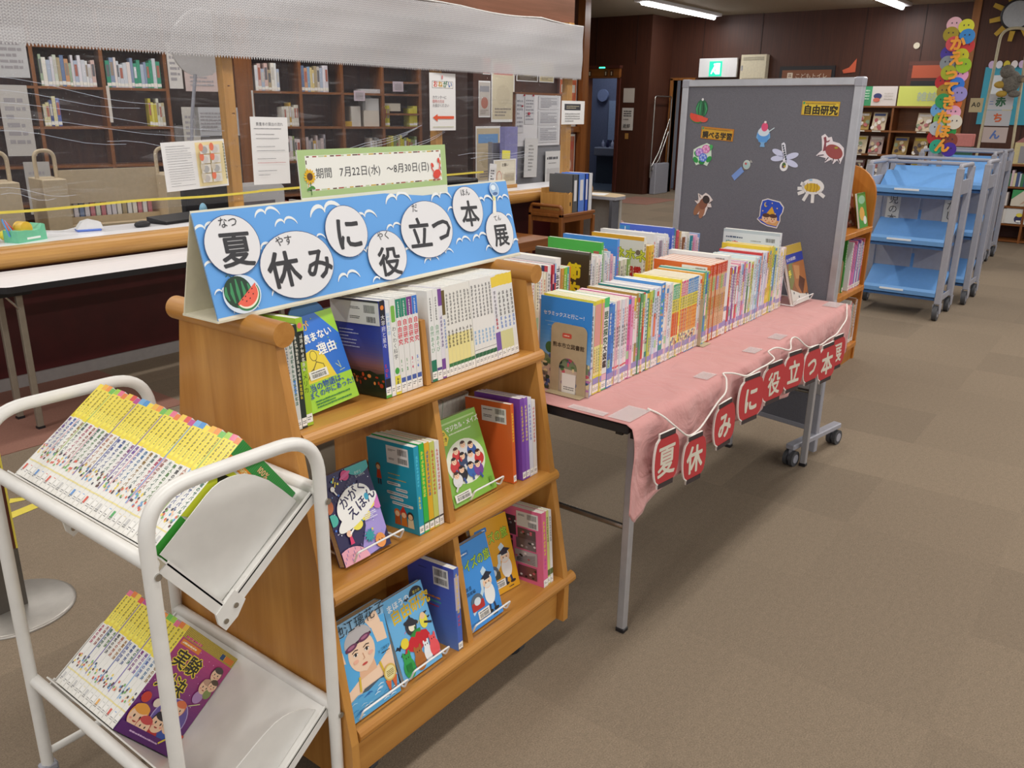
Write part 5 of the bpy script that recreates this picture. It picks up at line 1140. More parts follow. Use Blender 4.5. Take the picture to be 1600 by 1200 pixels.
def c_dark(A, w, h):
    A.rect(0, 0, w, h, '#3a3a2c'); A.rect(0, h*.97, w, h*.03, '#5a5a58'); A.text('超', w*.1, h*.74, .05, '#d8cc2a', .05); A.text('節', w*.6, h*.68, .058, '#e0d42a', .06); A.text('約', w*.6, h*.45, .058, '#e0d42a', .06); A.stroke([(w*.5, h*.55), (w*.9, h*.2)], .012, '#5a5640'); A.stroke([(w*.2, h*.5), (w*.6, h*.3)], .016, '#4c4a38')
def c_grn(A, w, h): A.rect(0, 0, w, h, '#4aae48'); A.text('てつみち', w*.05, h*.78, .04, '#2a3a2a', .08, sx=.9); A.text('てつみち', w*.05, h*.78, .04, '#f0f0ea', .03, sx=.9); A.rect(w*.72, h*.78, w*.1, h*.1, '#d89a6a'); A.rect(w*.86, h*.78, w*.1, h*.12, '#a85a4a'); A.rect(w*.75, h*.1, w*.2, h*.4, '#3a3a3a')
def c_blu(A, w, h): A.rect(0, 0, w, h, '#4a8ee0'); A.text('きょうりゅう', w*.08, h*.84, .028, '#d8e4f4', .03); A.ell(w*.8, h*.85, .01, .01, '#e0a080')
def c_hone(A, w, h):
    A.rect(0, 0, w, h, '#e2e0d4'); A.rect(0, h*.95, w, h*.05, '#e0a81e'); A.text('ホネホネ', w*.26, h*.72, .048, '#8a9a2a', .09, -.04, sx=.95); A.text('ホネホネ', w*.26, h*.72, .048, '#d8da4a', .03, -.04, sx=.95); A.text('新大図鑑', w*.38, h*.5, .042, '#c8252e', .05, sx=.82); A.ell(w*.15, h*.78, .018, .018, '#a85a40'); A.ell(w*.9, h*.8, .01, .01, '#7a6a5a'); A.scrib(w*.4, h*.42, w*.5, h*.03, 1, '#4a4a4a', 3); A.ell(w*.6, h*.2, .05, .04, '#7a9a4a'); A.stroke([(w*.2, h*.3), (w*.9, h*.3)], .01, '#e8e4d0')
def c_leaf(A, w, h):
    A.rect(0, 0, w, h, '#86a858')
    for i in range(10): A.stroke([(w*.5, h*.4), (w*.5+w*.5*cos(i*.63), h*.4+h*.4*sin(i*.63))], .004, '#a8c878')
def c_wht(A, w, h): A.rect(0, 0, w, h, '#dcdcde'); A.scrib(w*.2, h*.6, w*.6, h*.04, 1, '#c0c4c8', 3)
def c_blue2(A, w, h): A.rect(0, 0, w, h, '#4a66cc'); A.rect(0, h*.93, w*.2, h*.05, '#3a8ac8'); A.text('からまわり', w*.25, h*.84, .034, '#dfe6f4', .04); A.ell(w*.88, h*.87, .012, .018, '#d8d8e8'); A.rect(w*.1, h*.9, .004, .02, '#e8e8f0')
xx = 2.0
for i in range(2): r2(xx, .02, .25, '#e2dcc4', 'cream patterned', .16, c_cream if i == 0 else None); xx += .021
for i in range(8): r2(xx, .0135, .258-.004*(i % 3), ['#eceae2', '#f0ead0', '#e6e6e4'][i % 3], 'cream white', .17, pages=PAGES); xx += .0142
r2(xx, .016, .275, '#e6e4e4', 'white art-bordered', .2, c_check); xx += .0165
for i in range(4): r2(xx, .0085, .275, ['#3a4aa8', '#c83a4a', '#d8d8e8', '#2a2a5a'][i], 'red, blue and white chequered', .2, None, 'check'); xx += .009
r2(xx, .03, .29, '#e8e6e4', 'tall plain white', .21, c_wht); xx += .031
for i, cc in enumerate(('#d89a4a', '#8ac03a', '#9ad04a', '#3aa8a0', '#e07a2a')): r2(xx, .0105, .255, cc, 'thin '+cname(cc), .2); xx += .011
xx = 2.405
r2(xx, .012, .285, '#3a3a2c', 'dark covered, yellow titled', .225, c_dark); xx += .0125
for i in range(5): r2(xx, .0128, .27-.012*(i % 2), ['#e2e2e4', '#d8dce0', '#f0ece8', '#e8d8d4', '#eceaf0'][i], 'white', .21); xx += .0134
r2(xx, .014, .31, '#4aae48', 'green covered railway picture', .225, c_grn); xx += .0146
for i in range(6): r2(xx, .0125, .272-.01*(i % 3), ['#dcdce2', '#d0d8e6', '#e8e8ec', '#c8d4e4', '#e0a8b8', '#e4e4ea'][i], 'pale blue-white', .215); xx += .0131
r2(xx, .016, .312, '#4a8ee0', 'bright blue covered', .23, c_blu); xx += .0166
for i in range(5): r2(xx, .017, .232, ['#a8b878', '#d8d4c4', '#c8ccb0', '#e0dccc', '#86a858'][i], 'sage', .2, c_leaf if i == 0 else None); xx += .0176
xx = 2.79
r2(xx, .02, .295, '#e2e0d4', 'white bone encyclopaedia', .23, c_hone); xx += .0206
for i in range(2): r2(xx, .02, .262, ['#e0b02e', '#e8c04a'][i], 'yellow', .2); xx += .0206
r2(xx, .022, .302, '#dedee0', 'tall white', .235, c_wht); xx += .0226
for i in range(9): r2(xx, .0125, .29-.02*(i % 2)-.008*(i % 3), ['#e8e6e6', '#b8b8c8', '#eceaea', '#9a8a9a', '#e4e4ea', '#d0d4e0', '#e8e8e8', '#c8c8b8', '#e0dce0'][i], 'grey and white', .22); xx += .0131
r2(xx, .02, .31, '#4a66cc', 'royal blue covered', .235, c_blue2); xx += .0206
for i, cc in enumerate(('#3a7a88', '#4a9aa0', '#d85a68', '#e08a9a', '#c8a878')): r2(xx, .0135, .305-.004*i, cc, cname(cc)+' tall', .23); xx += .0141
for i in range(6): r2(xx, .014, .278-.014*(i % 2), ['#e8e6e4', '#8a5a3a', '#f0eeea', '#e0e0e6', '#dcd8d0', '#e8e8ee'][i], 'white or brown', .21); xx += .0146
for i in range(7): r2(xx, .0125, .262-.008*(i % 3), ['#2f8a9a', '#e090b8', '#d8a0d8', '#e8c0d8', '#b890d0', '#f0d8e4', '#8aa8d8'][i], 'pink and lilac', .19); xx += .0131
def st2(col, sty, s):
    def f(A, t, h):
        r = random.Random(s)
        if sty == 'check':
            for q in range(9): A.rect(0, h*q/9, t, h/9, ['#c83a4a', '#3a4aa8', '#a8c8e8', '#2a2a5a', '#e8a0a8'][(q+s) % 5], up=False)
            A.k += 1; return
        dk = sum(H(col)[:3]) < .9
        A.column(t/2, h*.92, r.randint(5, 10), t*.7, '#f4f0e4' if dk else r.choice(['#3a3a40', '#2a5aa8', '#c85a4a', '#5a7a5a']), s)
        if s % 3 == 0: A.rect(0, h*.3, t, h*.16, r.choice(['#e8d890', '#c8d8ea', '#e8b0b8', '#b8d8b0']))
        A.rect(0, h*.02, t, h*.09, '#efede8')
    return f
for n, (x, t, h, col, words, d, left, sty, y, pages) in enumerate(R2):
    lab = '%s book, %s from the shelf end in the back table row' % (' '.join(words.replace(',', '').split()[:6]), nth(n+1))
    M = at(x, y+rnd.uniform(-.004, .008), TB)
    book(t, d, h, col, st2(col, sty, n), left, None, M=M, pages=pages, thing_args=('book', lab, 'book', 'books in the back row on the pink table'))

# ------------------------------------------------------------------ grey notice board on casters
WBX, WBY = 3.578, 1.014
wd = Vector((.174, .985, 0)).normalized(); wn = Vector((-wd.y, wd.x, 0))
BT = Matrix.Translation((WBX, WBY, 0)) @ Matrix.Rotation(atan2(-wd.y, -wd.x), 4, 'Z')   # local +X runs from the left end to the right end
WBW = .855
BT = Matrix.Translation(Vector((WBX, WBY, 0))+wd*WBW) @ Matrix.Rotation(atan2(-wd.y, -wd.x), 4, 'Z')
wb = thing('notice_board', 'grey felt notice board in a silver frame on casters behind the pink table', 'notice board', M=BT)
# local: x 0..WBW left to right as seen from the camera, -y faces the camera
b = MB(); b.box(.03, -.008, .3, WBW-.03, .008, 1.555, FELT); b.build('felt_panel', wb)
for x0, x1 in ((0, .034), (WBW-.034, WBW)):
    b = MB(); b.box(x0, -.016, .28, x1, .016, 1.555, ALU, bev=.003); b.build('frame_side', wb)
    b = MB(); b.box(x0-.002, -.018, 1.545, x1+.002, .018, 1.584, GREYM, bev=.005); b.build('frame_corner', wb)
b = MB(); b.box(.034, -.016, 1.552, WBW-.034, .016, 1.582, ALU, bev=.003); b.build('frame_top', wb)
b = MB(); b.box(.034, -.014, .285, WBW-.034, .014, .315, ALU, bev=.003); b.build('frame_bottom', wb)
b = MB(); b.box(.04, -.011, .12, WBW-.04, .011, .3, FELT); b.build('lower_panel', wb)
b = MB(); b.box(.02, -.012, .105, WBW-.02, .012, .13, GREYM, bev=.003); b.build('lower_rail', wb)
for x in (.012, WBW-.012):
    b = MB(); b.box(x-.014, -.014, .012, x+.014, .014, .7, GREYM, bev=.003); b.build('leg_post', wb)
    b = MB(); b.box(x-.02, -.21, .075, x+.02, .21, .1, GREYM, bev=.004); ft = b.build('foot_bar', wb)
    for y in (-.19, .19):
        b = MB()
        for q in (-.014, .014): b.cyl((x+q-.008, y, .034), (x+q+.008, y, .034), .034, RUBBER, 22)
        b.cyl((x-.024, y, .034), (x+.024, y, .034), .02, GREYM, 14); b.box(x-.006, y-.012, .03, x+.006, y+.012, .08, GREYM); b.build('caster', ft)
def wbitem(name, u, z, fn, label, cat='cut-out', rot=0):
    """u measured from the right end of the board"""
    T = BT @ Matrix.Translation((WBW-u, -.0085, z)) @ Matrix.Rotation(rot, 4, 'Y')
    b = MB(); A = Art(b, (0, -.0015, 0), (1, 0, 0), (0, 0, 1), (0, -1, 0), INK, .00012); fn(A, b)
    o = b.build(name); o.matrix_world = T; return tag(o, label, cat, 'cut-outs pinned to the grey board')
def plate(A, b, pts, col, d=.0015):
    if area(pts) < 0: pts = pts[::-1]
    b.prism(pts, (0, 0, 0), (1, 0, 0), (0, 0, 1), (0, -1, 0), d, INK, col)
def ov(cx, cy, rx, ry, rot=0, n=20, a0=0, a1=360):
    return [(cx+rx*cos(radians(a0+(a1-a0)*k/n))*cos(rot)-ry*sin(radians(a0+(a1-a0)*k/n))*sin(rot), cy+rx*cos(radians(a0+(a1-a0)*k/n))*sin(rot)+ry*sin(radians(a0+(a1-a0)*k/n))*cos(rot)) for k in range(n)]
def label_card(t, ruby, w, h, c1, c2):
    def f(A, b):
        plate(A, b, [(-w/2, -h/2), (w/2, -h/2), (w/2, h/2), (-w/2, h/2)], c1)
        A.rrect(-w*.47, -h*.43, w*.94, h*.8, .006, c2); A.text(t, -w*.46+.002, -h*.37, w*.92/len(t), '#2c2418', .05); A.scrib(-w*.4, h*.26, w*.8, h*.14, 1, '#7a5a2a', 5, .4); A.ell(-w*.45, h*.36, .005, .005, '#3a9a6a')
    return f
wbitem('title_card', .168, 1.465, label_card('自由研究', 1, .163, .054, '#c8a02c', '#d8bc3a'), 'yellow title card at the upper right of the grey board', 'card', radians(1))
wbitem('title_card', .65, 1.352, label_card('調べる学習', 1, .172, .052, '#c07c20', '#d0a02e'), 'amber title card at the upper left of the grey board', 'card', radians(3))
def f_melon(A, b):
    plate(A, b, ov(.012, .016, .032, .038), '#2a6a44')
    for q in (-1.6, -.5, .6, 1.6): A.stroke([(.012+q*.01, .05-abs(q)*.006), (.012+q*.0165, .015), (.012+q*.013, -.012)], .008, '#3fa066' if q != .6 else '#164a30', True)
    plate(A, b, ov(-.012, -.022, .04, .024, -.25, a0=160, a1=380), '#3a8a4a'); A.k += 4; A.ell(-.012, -.018, .037, .024, '#dc4a36', -.2, a0=160, a1=380); A.ell(.022, -.022, .03, .02, '#e05440', -.25, a0=170, a1=370); A.ell(.015, .055, .006, .006, '#e6e6e6')
wbitem('watermelon_cutout', .755, 1.443, f_melon, 'watermelon with red slices cut-out at the top left of the grey board')
def f_ice(A, b):
    plate(A, b, [(-.012, -.05), (.012, -.05), (.008, -.036), (.034, -.012), (.03, .008), (.018, .02), (.014, .04), (0, .055), (-.016, .03), (-.03, .008), (-.034, -.012), (-.008, -.036)], '#7aaede')
    A.poly([(-.03, .004), (.03, .004), (.02, -.03), (-.02, -.03)], '#5a9ce0'); A.ell(0, .012, .027, .018, '#d4e0ec'); A.ell(.003, .032, .016, .018, '#e0527c'); A.ell(.004, .052, .006, .005, '#f0e0e0'); A.stroke([(.022, .012), (.05, .03)], .004, '#cfe0e8')
wbitem('shaved_ice_cutout', .415, 1.355, f_ice, 'pink and blue shaved ice cut-out on the grey board')
def f_hyd(A, b):
    plate(A, b, [(-.05, -.02), (-.03, -.05), (0, -.04), (.03, -.05), (.05, -.015), (.045, .04), (.02, .05), (-.02, .035), (-.05, .02)], '#d8ecd8')
    for x, y, cc in ((-.034, -.026, '#2f9a4a'), (.038, -.02, '#2f9a4a'), (-.03, .0, '#3aa858'), (.04, .03, '#4ab060'), (0, -.034, '#2a8a44')): A.ell(x, y, .017, .011, cc, x*20)
    for x, y, cc, c2 in ((.018, .024, '#d87ab8', '#f0b8dc'), (-.016, .008, '#b07ad0', '#dcb8f0'), (.006, -.014, '#5a78e0', '#b0c4f4')):
        A.ell(x, y, .022, .019, cc)
        for k in range(6): A.ell(x+.012*cos(k), y+.011*sin(k), .005, .005, c2, up=False)
        A.k += 1
wbitem('hydrangea_cutout', .72, 1.26, f_hyd, 'hydrangea flower cut-out at the left of the grey board')
def f_bell(A, b):
    plate(A, b, ov(.022, .022, .018, .02), '#c8d4cc'); plate(A, b, [(-.05, -.03), (-.032, -.05), (.012, -.008), (-.004, .012)], '#7a9ada'); A.k += 3
    A.ell(.022, .02, .014, .014, '#a8c8c8'); A.ell(.018, .026, .006, .005, '#c85a5a'); A.stroke([(.03, .036), (.05, .034), (.04, .042)], .003, '#d8d8d0'); A.rect(.005, .0, .012, .004, '#8a7a5a')
wbitem('wind_chime_cutout', .505, 1.205, f_bell, 'wind chime with blue strip cut-out in the middle of the grey board')
def f_dfly(A, b):
    for q in ((-.034, -.001, .032, .012, .12), (-.032, .022, .032, .012, -.35), (.032, .012, .031, .012, .3), (.034, -.018, .032, .012, -.35)): plate(A, b, ov(*q), '#cdd2ee')
    plate(A, b, [(-.022, .06), (-.012, .066), (-.004, .058), (.012, -.016), (-.006, -.016)], '#e4e4f0'); plate(A, b, ov(.0, -.032, .019, .02), '#ececf0'); A.k += 3
    for k in range(7): A.ell(-.013+.0032*k, .052-.009*k, .004, .004, '#33404a', up=False)
    A.k += 1; A.ell(0, -.028, .009, .012, '#4a6a3a'); A.ell(-.004, -.034, .005, .005, '#6a4a6a'); A.ell(.005, -.032, .005, .005, '#c8a83a')
wbitem('dragonfly_cutout', .302, 1.262, f_dfly, 'white winged dragonfly cut-out on the grey board')
def f_beetle(A, b):
    plate(A, b, [(-.05, .055), (-.036, .064), (-.02, .05), (-.006, .054), (.002, .036), (.03, .03), (.052, .012), (.056, -.016), (.044, -.05), (.03, -.036), (.014, -.052), (.006, -.034), (-.022, -.048), (-.02, -.03), (-.064, -.022), (-.05, -.008), (-.04, .0), (-.046, .04)], '#e6dee2')
    A.ell(.012, -.004, .04, .026, '#9a4a48', -.4); A.poly([(-.04, .05), (-.03, .054), (-.024, .036), (-.01, .042), (-.014, .034), (-.026, .03), (-.022, .0), (-.036, -.004), (-.034, .03)], '#8a4450')
    for x, y, x2, y2 in ((-.03, -.018, -.056, -.022), (-.008, -.026, -.02, -.042), (.014, -.03, .012, -.046), (.034, -.03, .042, -.044)): A.stroke([(x, y), (x2, y2)], .004, '#3a2a3a')
    A.ell(.02, .012, .008, .004, '#a89a3a')
wbitem('beetle_cutout', .098, 1.303, f_beetle, 'red brown rhinoceros beetle cut-out at the right of the grey board')
def f_bug(A, b):
    plate(A, b, ov(.006, .016, .05, .032), '#e2e0de')
    for q in (((-.03, .02), (-.05, .026)), ((-.034, .006), (-.062, .004)), ((-.03, -.006), (-.058, -.018)), ((-.014, -.012), (-.03, -.044)), ((.01, -.014), (.012, -.05)), ((.036, -.006), (.062, -.022))):
        (x0, y0), (x1, y1) = q; dx, dy = x1-x0, y1-y0; l = hypot(dx, dy); nx, ny = -dy/l*.007, dx/l*.007; plate(A, b, [(x0+nx, y0+ny), (x0-nx, y0-ny), (x1-nx, y1-ny), (x1+nx, y1+ny)], '#e2e0de')
    A.k += 3
    A.ell(.004, .012, .036, .018, '#d0ac2c'); 
    for q in (-.02, -.004, .012, .024): A.stroke([(q, -.006), (q+.003, .012), (q, .03)], .003, '#a8801e')
    A.ell(-.006, .042, .008, .004, '#9ac4e0')
wbitem('larva_cutout', .165, 1.14, f_bug, 'yellow bodied larva cut-out at the lower right of the grey board')
def f_cicada(A, b):
    plate(A, b, [(-.05, -.04), (-.03, -.005), (-.05, .01), (-.028, .015), (-.034, .045), (-.01, .036), (.008, .05), (.03, .04), (.05, .02), (.036, .01), (.046, -.012), (.026, -.014), (.014, -.05), (-.008, -.066), (-.02, -.05), (-.04, -.052)], '#e8dcd8')
    A.ell(-.03, -.026, .015, .034, '#9a6a4e', -.5); A.ell(-.004, -.038, .014, .032, '#a87458', -.3); A.ell(.0, .0, .022, .028, '#8a5844', -.5); A.ell(.014, .02, .02, .018, '#3c302e', -.5)
    for q in (((-.03, .01), (-.046, .014)), ((.03, .004), (.042, .01)), ((.024, -.012), (.036, -.02)), ((-.018, .026), (-.026, .04))): A.stroke(list(q), .003, '#5a3a30')
wbitem('cicada_cutout', .692, 1.04, f_cicada, 'brown cicada cut-out at the lower left of the grey board')
def f_tent(A, b):
    P = [(-.06, -.032), (-.05, -.02), (-.05, .0), (-.05, .02), (-.044, .046), (-.02, .054), (.006, .05), (.036, .046), (.056, .026), (.054, .006), (.044, -.012), (.046, -.03), (.034, -.06), (-.01, -.056), (-.04, -.046)]
    plate(A, b, [(x*1.08, y*1.08) for x, y in P], '#e8e0da'); A.poly(P, '#2c50c0'); A.poly([(-.056, -.032), (.044, -.032), (.034, -.056), (-.01, -.052)], '#e0a868')
    A.poly([(-.026, -.014), (.004, .026), (.03, -.022)], '#e0a82c')
    for x in (-.02, .014):
        A.ell(x, -.026, .02, .019, '#f0c49a'); A.ell(x, -.014, .019, .009, '#5a3a30'); A.ell(x-.006, -.028, .002, .003, '#3a2020'); A.ell(x+.007, -.028, .002, .003, '#3a2020'); A.ell(x, -.036, .004, .002, '#c84a4a')
    A.ell(-.026, .032, .008, .01, '#e8c84a'); A.ell(-.023, .034, .006, .008, '#2c50c0')
    for x, y in ((.03, .02), (.024, -.004), (-.038, .004), (.004, .04)): A.ell(x, y, .003, .003, '#e8c8a0')
wbitem('camp_cutout', .34, 1.033, f_tent, 'night camp with tent and two children cut-out at the bottom of the grey board')

# ------------------------------------------------------------------ library counter and the white folding table before it
co = thing('library_counter', 'long white topped counter with rounded wood edge and dark red front', 'counter')
b = MB(); b.box(-.6, 4.285, .775, 6.75, 4.63, .8, LAM); b.build('counter_top', co)
b = MB(); n = 10
b.prism([(4.21+.045-.045*sin(pi*k/n), .75-.05*cos(pi*k/n)) for k in range(n+1)]+[(4.29, .801), (4.29, .7)], (-.6, 0, 0), (0, 1, 0), (0, 0, 1), (1, 0, 0), 7.35, BEECH['X'], smooth=False); b.build('edge_trim', co)
b = MB(); b.box(-.6, 4.62, .075, 6.7, 4.66, .775, DARKRED); b.build('front_panel', co)
b = MB(); b.box(-.6, 4.63, 0, 6.7, 4.65, .076, paint('pale_kick_plate', '#8f8a88', .5)); b.build('kick_plate', co)
b = MB(); b.box(6.66, 4.28, 0, 6.72, 4.62, .775, BROWN['Z']); b.build('end_panel', co)
sd = thing('staff_desk', 'grey staff desk low behind the library counter', 'desk', loc=(2.9, 4.68, 0))
b = MB(); b.box(-3, 0, .5, 3.5, .47, .52, paint('staff_desk_grey', '#8a8684', .5)); b.build('desk_top', sd)
for x in (-2.9, .2, 3.45):
    b = MB(); b.box(x, .03, 0, x+.04, .44, .5, paint('staff_desk_grey', '#8a8684', .5)); b.build('side_panel', sd)
wt = thing('folding_table', 'white folding table pushed against the library counter', 'table', 'folding tables by the counter')
b = MB()
def rr(x0, y0, x1, y1, r, n=6):
    p = []
    for cx, cy, a in ((x1-r, y0+r, -90), (x1-r, y1-r, 0), (x0+r, y1-r, 90), (x0+r, y0+r, 180)):
        for k in range(n+1): t = radians(a+90*k/n); p.append((cx+r*cos(t), cy+r*sin(t)))
    return p
b.prism(rr(1.46, 3.812, 3.26, 4.2, .05), (0, 0, .672), (1, 0, 0), (0, 1, 0), (0, 0, 1), .028, LAM, side=BLACK); b.build('table_top', wt)
for x in (1.578, 3.14):
    for y in (3.952, 4.16):
        b = MB(); b.box(x-.014, y-.012, 0.012, x+.014, y+.012, .67, paint('tan_steel_leg', '#8f8678', .4, .3), bev=.003); b.box(x-.016, y-.014, 0, x+.016, y+.014, .014, BLACK); b.build('leg', wt)
    b = MB(); b.box(x-.09, 3.93, .635, x+.05, 3.97, .672, BLACK); b.tube([(x-.07, 3.945, .655), (x-.005, 3.945, .57)], .006, CHROME, 8); b.build('folding_bracket', wt)

# posts, lace strip, clear sheet
PX1, PX2, PX3 = 3.08, 4.865, 6.598
for x, lab, w in ((PX1, 'wooden post on the counter behind the left end of the blue banner', .05), (PX2, 'wooden post on the counter holding the request notice', .05), (PX3, 'wooden post at the end of the counter beside the framed posters', .055)):
    b = MB(); b.box(x-w, 4.39, .8 if x < 6.7 else 0, x+w*.4, 4.45, 2.16, BEECH['Z'], bev=.002)
    for q in range(8): b.cyl((x-w*.2+.02*rnd.uniform(-1, 1), 4.3895, .95+.15*q), (x-w*.2, 4.392, .95+.15*q), .003, CASEW['Z'], 8)
    tag(b.build('screen_post'), lab, 'post', 'screen posts on the counter')
def lace_mat():
    m, t, b = nt('white_lace_net'); L = t.links.new; m.use_backface_culling = False
    tc = t.nodes.new('ShaderNodeTexCoord'); sp = t.nodes.new('ShaderNodeSeparateXYZ'); L(tc.outputs['Object'], sp.inputs[0])
    def mth(op, a, b_=None):
        n = t.nodes.new('ShaderNodeMath'); n.operation = op
        for i, q in enumerate((a, b_)):
            if q is None: continue
            if isinstance(q, (int, float)): n.inputs[i].default_value = q
            else: L(q, n.inputs[i])
        return n.outputs[0]
    X, Z = sp.outputs[0], sp.outputs[2]
    sx = mth('SINE', mth('MULTIPLY', X, 2*pi/.02)); sz = mth('SINE', mth('MULTIPLY', Z, 2*pi/.014))
    net = mth('MULTIPLY', sx, sz)                                 # small holes
    big = mth('SINE', mth('ADD', mth('MULTIPLY', Z, 2*pi/.105), mth('MULTIPLY', mth('SINE', mth('MULTIPLY', X, 2*pi/.06)), .5)))   # ornament rows
    dense = mth('ADD', mth('MULTIPLY', big, .2), mth('MULTIPLY', net, .22))
    al = mth('ADD', dense, .76)
    cl_ = t.nodes.new('ShaderNodeClamp'); L(al, cl_.inputs[0]); cl_.inputs[1].default_value = .45; cl_.inputs[2].default_value = .97
    low = mth('LESS_THAN', Z, 1.83); a2 = mth('MAXIMUM', cl_.outputs[0], mth('MULTIPLY', low, mth('ADD', mth('MULTIPLY', net, .1), .88)))
    L(a2, b.inputs['Alpha'])
    row = mth('SINE', mth('MULTIPLY', Z, 2*pi/.12)); mot = mth('SINE', mth('ADD', mth('MULTIPLY', X, 2*pi/.11), mth('MULTIPLY', row, 1.4)))
    lat = mth('MULTIPLY', mth('SINE', mth('MULTIPLY', mth('ADD', X, Z), 2*pi/.026)), mth('SINE', mth('MULTIPLY', mth('SUBTRACT', X, Z), 2*pi/.026)))
    upm = mth('MULTIPLY', mth('GREATER_THAN', mth('MULTIPLY', mot, row), .45), .55); lowm = mth('MULTIPLY', mth('GREATER_THAN', lat, .15), .45)
    pat = mth('ADD', mth('MULTIPLY', upm, mth('SUBTRACT', 1.0, low)), mth('MULTIPLY', lowm, low))
    rp = t.nodes.new('ShaderNodeValToRGB'); rp.color_ramp.elements[0].color = H('#b9b8ba'); rp.color_ramp.elements[1].color = H('#8b8a8e'); L(pat, rp.inputs[0]); L(rp.outputs[0], b.inputs['Base Color']); b.inputs['Roughness'].default_value = .8; b.inputs['Specular IOR Level'].default_value = .1
    b.inputs['Transmission Weight'].default_value = 0
    bp = t.nodes.new('ShaderNodeBump'); bp.inputs['Strength'].default_value = .5; bp.inputs['Distance'].default_value = .006; L(dense, bp.inputs['Height']); L(bp.outputs[0], b.inputs['Normal'])
    return m
LACE = lace_mat()
b = MB(); nx = 330; V = []; F = []
X0, X1 = 1.2, 6.7
for i in range(nx*2+1):
    x = X0+(X1-X0)*i/(nx*2); wv = .012*sin(x*3.1)+.008*sin(x*7.3)
    sag = .022*abs(sin((x-5.0)*3.0)) if x > 4.9 else 0
    zt = 2.155-sag-.002*sin(x*40); zb = 1.712-(.018 if i % 2 else 0)
    for j in range(13): 
        k = j/12; z = zt+(1.725-zt)*k if j < 12 else zb
        V.append((x, 4.345+wv*(.3+k)-.004*sin(k*9+x*5), z))
for i in range(nx*2):
    for j in range(12): a = i*13+j; F.append((a, a+1, a+14, a+13))
b.add(V, F, LACE, smooth=True)
b.tube([(X0+(X1-X0)*i/60, 4.347+.3*(.012*sin((X0+(X1-X0)*i/60)*3.1)), 2.156-(.022*abs(sin(((X0+(X1-X0)*i/60)-5.0)*3.0)) if X0+(X1-X0)*i/60 > 4.9 else 0)) for i in range(61)], .006, paint('lace_cord', '#d0cfcc', .8), 6)
tag(b.build('lace_valance'), 'white lace strip with zigzag lower edge hung along the counter', 'curtain')
def clear_mat():
    m = bpy.data.materials.new('clear_vinyl_sheet'); m.use_nodes = True; t = m.node_tree; L = t.links.new; t.nodes.clear()
    o = t.nodes.new('ShaderNodeOutputMaterial'); tr = t.nodes.new('ShaderNodeBsdfTransparent'); tr.inputs[0].default_value = (.95, .955, .965, 1)
    g = t.nodes.new('ShaderNodeBsdfGlossy'); g.inputs['Roughness'].default_value = .08
    d = t.nodes.new('ShaderNodeBsdfDiffuse'); d.inputs[0].default_value = (.8, .83, .9, 1)
    tc = t.nodes.new('ShaderNodeTexCoord'); mp = t.nodes.new('ShaderNodeMapping'); mp.inputs['Scale'].default_value = (1.2, 1, 9); mp.inputs['Rotation'].default_value = (0, radians(-9), 0); L(tc.outputs['Object'], mp.inputs[0])
    n = t.nodes.new('ShaderNodeTexNoise'); n.inputs['Scale'].default_value = 2.2; n.inputs['Detail'].default_value = 6; n.inputs['Roughness'].default_value = .7; n.inputs['Distortion'].default_value = .6; L(mp.outputs[0], n.inputs['Vector'])
    bp = t.nodes.new('ShaderNodeBump'); bp.inputs['Strength'].default_value = .35; bp.inputs['Distance'].default_value = .03; L(n.outputs['Fac'], bp.inputs['Height']); L(bp.outputs[0], g.inputs['Normal'])
    mg = t.nodes.new('ShaderNodeMixShader'); mg.inputs[0].default_value = .5; L(g.outputs[0], mg.inputs[1]); L(d.outputs[0], mg.inputs[2])
    r = t.nodes.new('ShaderNodeValToRGB'); r.color_ramp.elements[0].position = .55; r.color_ramp.elements[0].color = (.05, .05, .05, 1); r.color_ramp.elements[1].position = .8; r.color_ramp.elements[1].color = (.34, .34, .34, 1); L(n.outputs['Fac'], r.inputs[0])
    mx = t.nodes.new('ShaderNodeMixShader'); L(r.outputs[0], mx.inputs[0]); L(tr.outputs[0], mx.inputs[1]); L(mg.outputs[0], mx.inputs[2]); L(mx.outputs[0], o.inputs[0])
    return m
CLEAR = clear_mat()
b = MB()
b.grid(lambda u, v: (1.2+5.45*u, 4.384+.008*noise.noise((u*14, v*3, 1)), .9+1.24*v), 120, 30, CLEAR)
cv = tag(b.build('vinyl_screen'), 'clear vinyl sheet hanging below the lace over the counter', 'screen')
GLINT = paint('sheet_crease_glint', '#c8cedc', .15)  # pale tubes imitate the streaks of reflected light along the sheet's wrinkles
r = random.Random(8)
for (xa, za, xb, zb) in ((3.8, 1.14, 4.65, 1.32), (3.82, 1.125, 4.6, 1.3), (3.85, 1.12, 4.5, 1.26), (4.25, 1.1, 4.95, 1.3), (4.27, 1.095, 4.9, 1.27), (5.05, 1.1, 5.9, 1.1), (5.2, 1.07, 6.0, 1.085), (5.3, 1.05, 6.0, 1.07), (1.75, 1.56, 2.6, 1.44), (1.72, 1.5, 2.5, 1.42), (1.72, 1.45, 3.0, 1.3), (1.72, 1.38, 2.9, 1.27), (1.75, 1.32, 2.4, 1.24), (2.3, 1.26, 2.9, 1.2), (1.72, 1.06, 2.1, 1.0), (1.75, 1.03, 2.0, .99)):
    b = MB(); b.tube([(xa+(xb-xa)*k/6, 4.378, za+(zb-za)*k/6+.012*sin(k*1.1)) for k in range(7)], .0013 if xa > 3 else .0009, GLINT, 5); b.build('glint_streak', cv)
b = MB(); b.grid(lambda u, v: (1.2+2.0*u, 4.372, .942+.013*v+.004*sin(u*13)), 30, 1, YTAPE); b.grid(lambda u, v: (3.2+2.15*u, 4.372, .945+.014*v+.01*u), 30, 1, YTAPE); b.build('hem_tape', cv)
